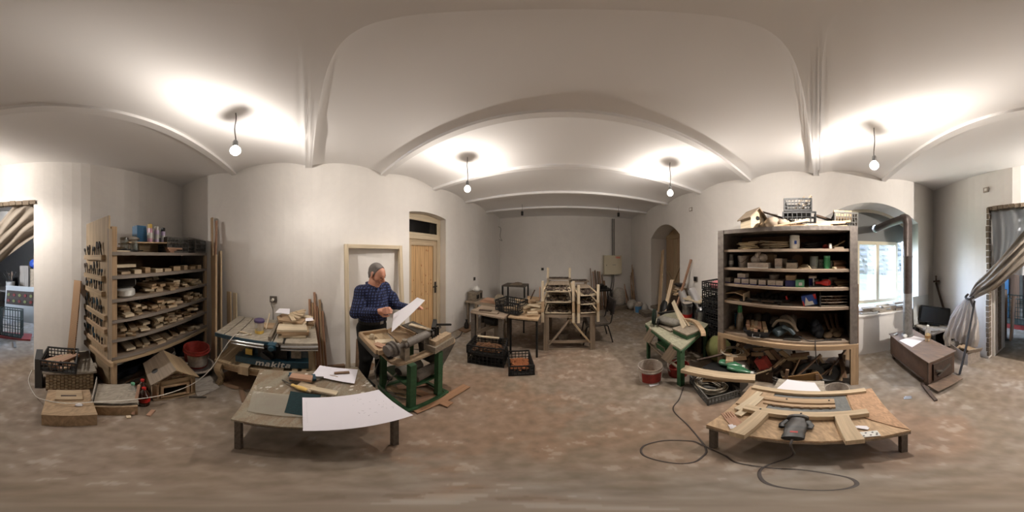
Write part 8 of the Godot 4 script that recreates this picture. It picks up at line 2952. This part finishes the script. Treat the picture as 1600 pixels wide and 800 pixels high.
func make_doorway() -> void:
	rng.seed = 63
	for e in [[PI, "right"], [-PI, "left"]]:
		seam = e[0]
		F = Transform3D()
		# rough stone and foam edging of the opening
		for k in 26:
			var y := 0.06 + k * 0.088
			bx(1.125 + r(-0.004, 0.004), 1.165 + r(-0.006, 0.01), y, y + 0.075, WF - 0.05, WF + 0.012 + r(0, 0.008), 0.2)
			if k == 0: continue
		for k in 12:
			bx(0.18 + k * 0.082, 0.255 + k * 0.082, 2.30 + r(-0.01, 0), 2.345 + r(0, 0.008), WF - 0.06, WF + 0.010 + r(0, 0.008), 0.2)
		for k in 26:
			var y := 0.06 + k * 0.088
			bx(1.085, 1.137, y, y + 0.08, WF - 0.30, WF - 0.22 + r(0, 0.01), 0.2)
		struct("trim_5", M.foam_edge)
	seam = PI
	at(0, 0, 0)
	bx(1.10, 1.137, 0.0, 1.5, WF - 0.46, WF - 0.10, 0.12)
	struct("trim_6", M.plaster)
	# film curtain: across the top of the opening, gathered to the tie on the right
	var out := Vector3(0, 0, 1)
	thing("film_curtain", "dusty clear film curtain gathered and tied beside the doorway", "curtain", Vector3(1.3, 0.2, -1.85))
	drape([Vector3(0.66, 2.27, -2.0), Vector3(0.66, 1.85, -2.0), Vector3(0.66, 1.4, -2.01)], [Vector3(0.9, 0, 0), Vector3(0.86, 0, 0), Vector3(0.80, 0, 0)], 5, 0.012, out)
	part("upper_film", M.film_thin)
	drape([Vector3(0.10, 2.16, -1.93), Vector3(0.45, 1.88, -1.90), Vector3(0.72, 1.62, -1.88), Vector3(1.0, 1.36, -1.86), Vector3(1.22, 1.20, -1.85), Vector3(1.34, 1.07, -1.84)], [Vector3(-0.22, -0.42, 0), Vector3(-0.14, -0.32, 0), Vector3(-0.12, -0.28, 0), Vector3(-0.12, -0.24, 0), Vector3(-0.10, -0.18, 0), Vector3(-0.06, -0.07, 0)], 4, 0.022, out, 0.05)
	part("gathered_film", M.film_gathered)
	drape([Vector3(1.345, 1.06, -1.84), Vector3(1.38, 0.95, -1.81), Vector3(1.42, 0.72, -1.77), Vector3(1.44, 0.50, -1.74), Vector3(1.45, 0.36, -1.74)], [Vector3(0.08, 0, 0.02), Vector3(0.26, 0, 0.02), Vector3(0.48, 0, 0.03), Vector3(0.56, 0.05, 0.03), Vector3(0.50, 0.1, 0.03)], 6, 0.03, out, 0.06)
	part("hanging_film", M.film_dense)
	drape([Vector3(1.66, 0.5, -1.72), Vector3(1.68, 0.36, -1.70), Vector3(1.66, 0.2, -1.69)], [Vector3(0.1, 0, 0), Vector3(0.14, 0, 0.02), Vector3(0.08, 0, 0.03)], 2, 0.02, out, 0.02)
	part("loose_corner", M.film_dense)
	tube(smooth_line([Vector3(1.27, 1.09, -1.79), Vector3(1.33, 1.05, -1.76), Vector3(1.41, 1.06, -1.79), Vector3(1.42, 1.09, -1.86)], 4), 0.018, 7)
	bar(Vector3(1.31, 1.05, -1.77), Vector3(1.26, 0.95, -1.77), 0.03, 0.02)
	part("tie", M.dark_cloth)
	thing("wall_switch", "small white junction cover high on the wall beside the doorway", "cover plate", Vector3(1.18, 2.63, WF))
	bx(1.14, 1.22, 2.59, 2.67, WF + 0.001, WF + 0.014)
	part("cover", M.pail)
	bx(1.16, 1.20, 2.61, 2.65, WF + 0.014, WF + 0.018)
	part("plate", M.plaster)
	seam = 0.0
	thing("wall_cover", "small pale junction cover high on the wall left of the grey rack", "cover plate", Vector3(2.3, 2.6, 2.28))
	bx(2.284, 2.299, 2.56, 2.64, 2.24, 2.32)
	part("cover", M.pail)
	bx(2.281, 2.284, 2.575, 2.625, 2.255, 2.305)
	part("plate", M.plaster)
	# what the next room shows, right end of the hall
	seam = PI
	lean("brown_board", Vector3(1.24, 0.0, -2.58), Vector3(1.35, 1.0, -2.86), 0.30, 0.03, M.pine_rosy, "reddish brown board leaning inside the next room by the jamb", "", 10)
	lean("brown_board", Vector3(1.10, 0.0, -2.70), Vector3(1.15, 0.86, -2.95), 0.22, 0.03, M.ply_warm_grain, "second reddish board leaning in the next room", "", -10)
	crate("green lattice crate standing on its side in the next room", 1.15, 0.12, -3.35, 0, 0.75, 0.62, 0.3, M.crate_green, "", 12)
	at(0, 0, 0)
	bx(0.8, 1.55, 0.0, 0.118, -3.55, -3.2, 0.15)
	one("red_rug", M.red_dusty, "dull red roll or low bench under the green crate in the next room", "bench")
	thing("pattern_panel", "brown patterned panel standing in the next room behind the crate", "panel", Vector3(1.35, 0, -3.7))
	bx(1.30, 1.55, 0.0, 1.6, -3.72, -3.68, 0.15)
	part("panel_board", M.pine_rosy)
	bx(1.56, 1.66, 0.0, 1.55, -3.74, -3.66, 0.15)
	part("blue_strip", M.light_blue)
	bx(1.67, 1.95, 0.0, 1.55, -3.72, -3.68, 0.15)
	part("dark_board", M.wood_dark)
	thing("blue_shelf", "dark shelf with blue things in the next room", "shelf", Vector3(1.05, 0, -3.9))
	bx(0.70, 1.28, 0.0, 1.55, -4.2, -3.9, 0.15)
	part("shelf_body", M.wood_dark)
	for k in 6:
		bx(0.78 + 0.1 * (k % 3), 0.85 + 0.1 * (k % 3), 0.9 + 0.3 * (k / 3), 1.08 + 0.3 * (k / 3), -3.9, -3.88)
		part("blue_thing", [M.light_blue, M.blue, M.pail][k % 3])
	# and left end
	seam = -PI
	F = Transform3D()
	thing("film_curtain", "dusty film curtain sweeping across the top of the left doorway", "curtain", Vector3(0.5, 1.6, -2.0))
	drape([Vector3(0.20, 2.24, -2.05), Vector3(0.36, 2.08, -2.03), Vector3(0.62, 1.84, -2.0), Vector3(0.85, 1.62, -1.98)], [Vector3(-0.22, -0.58, 0), Vector3(-0.16, -0.50, 0), Vector3(-0.12, -0.42, 0), Vector3(-0.12, -0.36, 0)], 4, 0.022, out, 0.04)
	part("gathered_film", M.film_gathered)
	drape([Vector3(0.66, 2.27, -2.1), Vector3(0.66, 1.9, -2.1)], [Vector3(0.9, 0, 0), Vector3(0.86, 0, 0)], 5, 0.012, out)
	part("upper_film", M.film_thin)
	thing("painted_panel", "white framed panel with dark painted squares in the left doorway", "panel", Vector3(0.62, 0, -3.15))
	at(0.66, 0.0, -3.2, 8)
	turn(Vector3.RIGHT, -8)
	bx(-0.34, 0.30, 0.25, 1.02, -0.02, 0.02, 0.1)
	part("white_frame", M.white_plastic)
	bx(-0.31, 0.27, 0.62, 0.92, 0.02, 0.026, 0.1)
	part("painted_field", M.wood_dark)
	for k in 10:
		lathe([[0.0, 0.0], [0.035, 0.0], [0.03, 0.006], [0.0, 0.006]], 10, Vector3(-0.26 + (k % 5) * 0.12, 0.70 + 0.13 * (k / 5), 0.026), Vector3(0, 0, 1))
		part("painted_dot", [M.red_dusty, M.olive][k % 2])
	crate("dark crate standing on edge before the painted panel in the left doorway", 0.72, 0.04, -2.95, 8, 0.42, 0.60, 0.12, M.crate_green, "", 8)
	at(0, 0, 0)
	bx(0.35, 1.05, 0.0, 0.038, -3.1, -2.85, 0.15)
	one("red_mat", M.red_dusty, "red mat edge under the crate in the left doorway", "mat")
	lean("metal_strip", Vector3(0.62, 0.01, -2.75), Vector3(0.56, 0.01, -2.55), 0.04, 0.012, M.tin, "bright metal strip on the floor in the left doorway", "", 0, "metal strip")
	thing("work_table", "cluttered low workbench at the back of the left doorway room", "workbench", Vector3(0.6, 0, -4.2))
	bx(0.2, 1.5, 0.74, 0.78, -4.4, -3.9, 0.15)
	part("bench_top", M.wood_grey_dark)
	for q in [0.26, 0.85, 1.44]:
		bx(q - 0.03, q + 0.03, 0, 0.74, -3.98, -3.92, 0.2)
		part("leg", M.wood_grey_dark)
	var n := 0
	for q in [[0.38, 0.26, 0.55, 0.16, M.cardboard, "tall cardboard box at the right of the back workbench"], [0.66, 0.22, 0.62, 0.2, M.wood_grey, "upright wooden case in the middle of the back workbench"], [0.90, 0.12, 0.30, 0.2, M.dark_iron, "dark machine case on the left of the back workbench"]]:
		at(q[0], 0.781, -4.15)
		bx(-q[1] / 2, q[1] / 2, 0, q[2], -q[3] / 2, q[3] / 2, 0.15)
		one("storage_case", q[4], q[5], "case")
	for q in [[0.42, 1.335, "blue bag on the tall cardboard box in the back room", M.blue], [0.52, 0.06, "blue bag on the floor under the back workbench", M.blue], [0.48, 0.30, "pale sack under the right end of the back workbench", M.cardboard]]:
		at(q[0], q[1], -3.85 if q[1] < 1 else -4.15)
		ball(Vector3(0, 0.11, 0), Vector3(0.12, 0.13, 0.1), 10)
		one("blue_bag" if q[3] == M.blue else "pale_sack", q[3], q[2], "bag")
	thing("tool_pot", "pot of upright tools on the left of the back workbench", "pot", Vector3(0.95, 0.78, -4.0))
	at(1.0, 0.781, -4.0)
	lathe([[0.0, 0.0], [0.1, 0.0], [0.12, 0.22], [0.0, 0.22]], 14)
	part("pot_body", M.cardboard_grey)
	for k in 6:
		bar(Vector3(r(-0.05, 0.05), 0.2, r(-0.04, 0.04)), Vector3(r(-0.2, 0.2), r(0.38, 0.52), 0), 0.02, 0.02)
		part("tool_handle", [M.dark_iron, M.wood_brown][k % 2])
	seam = 0.0


func _ready() -> void:
	var cam := Camera3D.new()
	cam.name = "camera"
	cam.fov = 90.0
	cam.near = 0.05
	cam.far = 100.0
	cam.position = Vector3(0, H, 0)
	add_child(cam)
	var env := Environment.new()
	env.tonemap_mode = Environment.TONE_MAPPER_LINEAR
	env.tonemap_exposure = 1.95
	env.background_mode = Environment.BG_SKY
	var sky := ProceduralSkyMaterial.new()
	sky.sky_top_color = Color(0.70, 0.80, 0.95)
	sky.sky_horizon_color = Color(0.90, 0.94, 1.0)
	sky.ground_bottom_color = Color(0.35, 0.35, 0.33)
	sky.ground_horizon_color = Color(0.5, 0.5, 0.5)
	env.sky = Sky.new()
	env.sky.sky_material = sky
	env.background_energy_multiplier = 7.5
	env.sdfgi_enabled = true
	env.ssao_enabled = true
	env.ssil_enabled = true
	var we := WorldEnvironment.new()
	we.name = "world"
	we.environment = env
	add_child(we)
	rng.seed = 1
	make_materials()
	make_floor()
	make_ceiling()
	make_walls()
	make_openings()
	make_outside()
	for b in BULBS: make_bulb(b)
	# unseen repeats of two bulbs, added past both ends of the hall to light them
	seam = -PI
	make_bulb(BULBS[3], "unseen bare bulb repeated past the left end of the hall to light it", 0.95)
	seam = PI
	make_bulb(BULBS[0], "unseen bare bulb repeated past the right end of the hall to light it", 4.0)
	seam = 0.0
	make_rack()
	make_rack_load()
	make_corner()
	make_saw()
	make_low_table()
	make_man()
	make_machine()
	make_middle()
	make_green_table()
	make_grey_rack()
	make_router_table()
	make_stove()
	make_doorway()
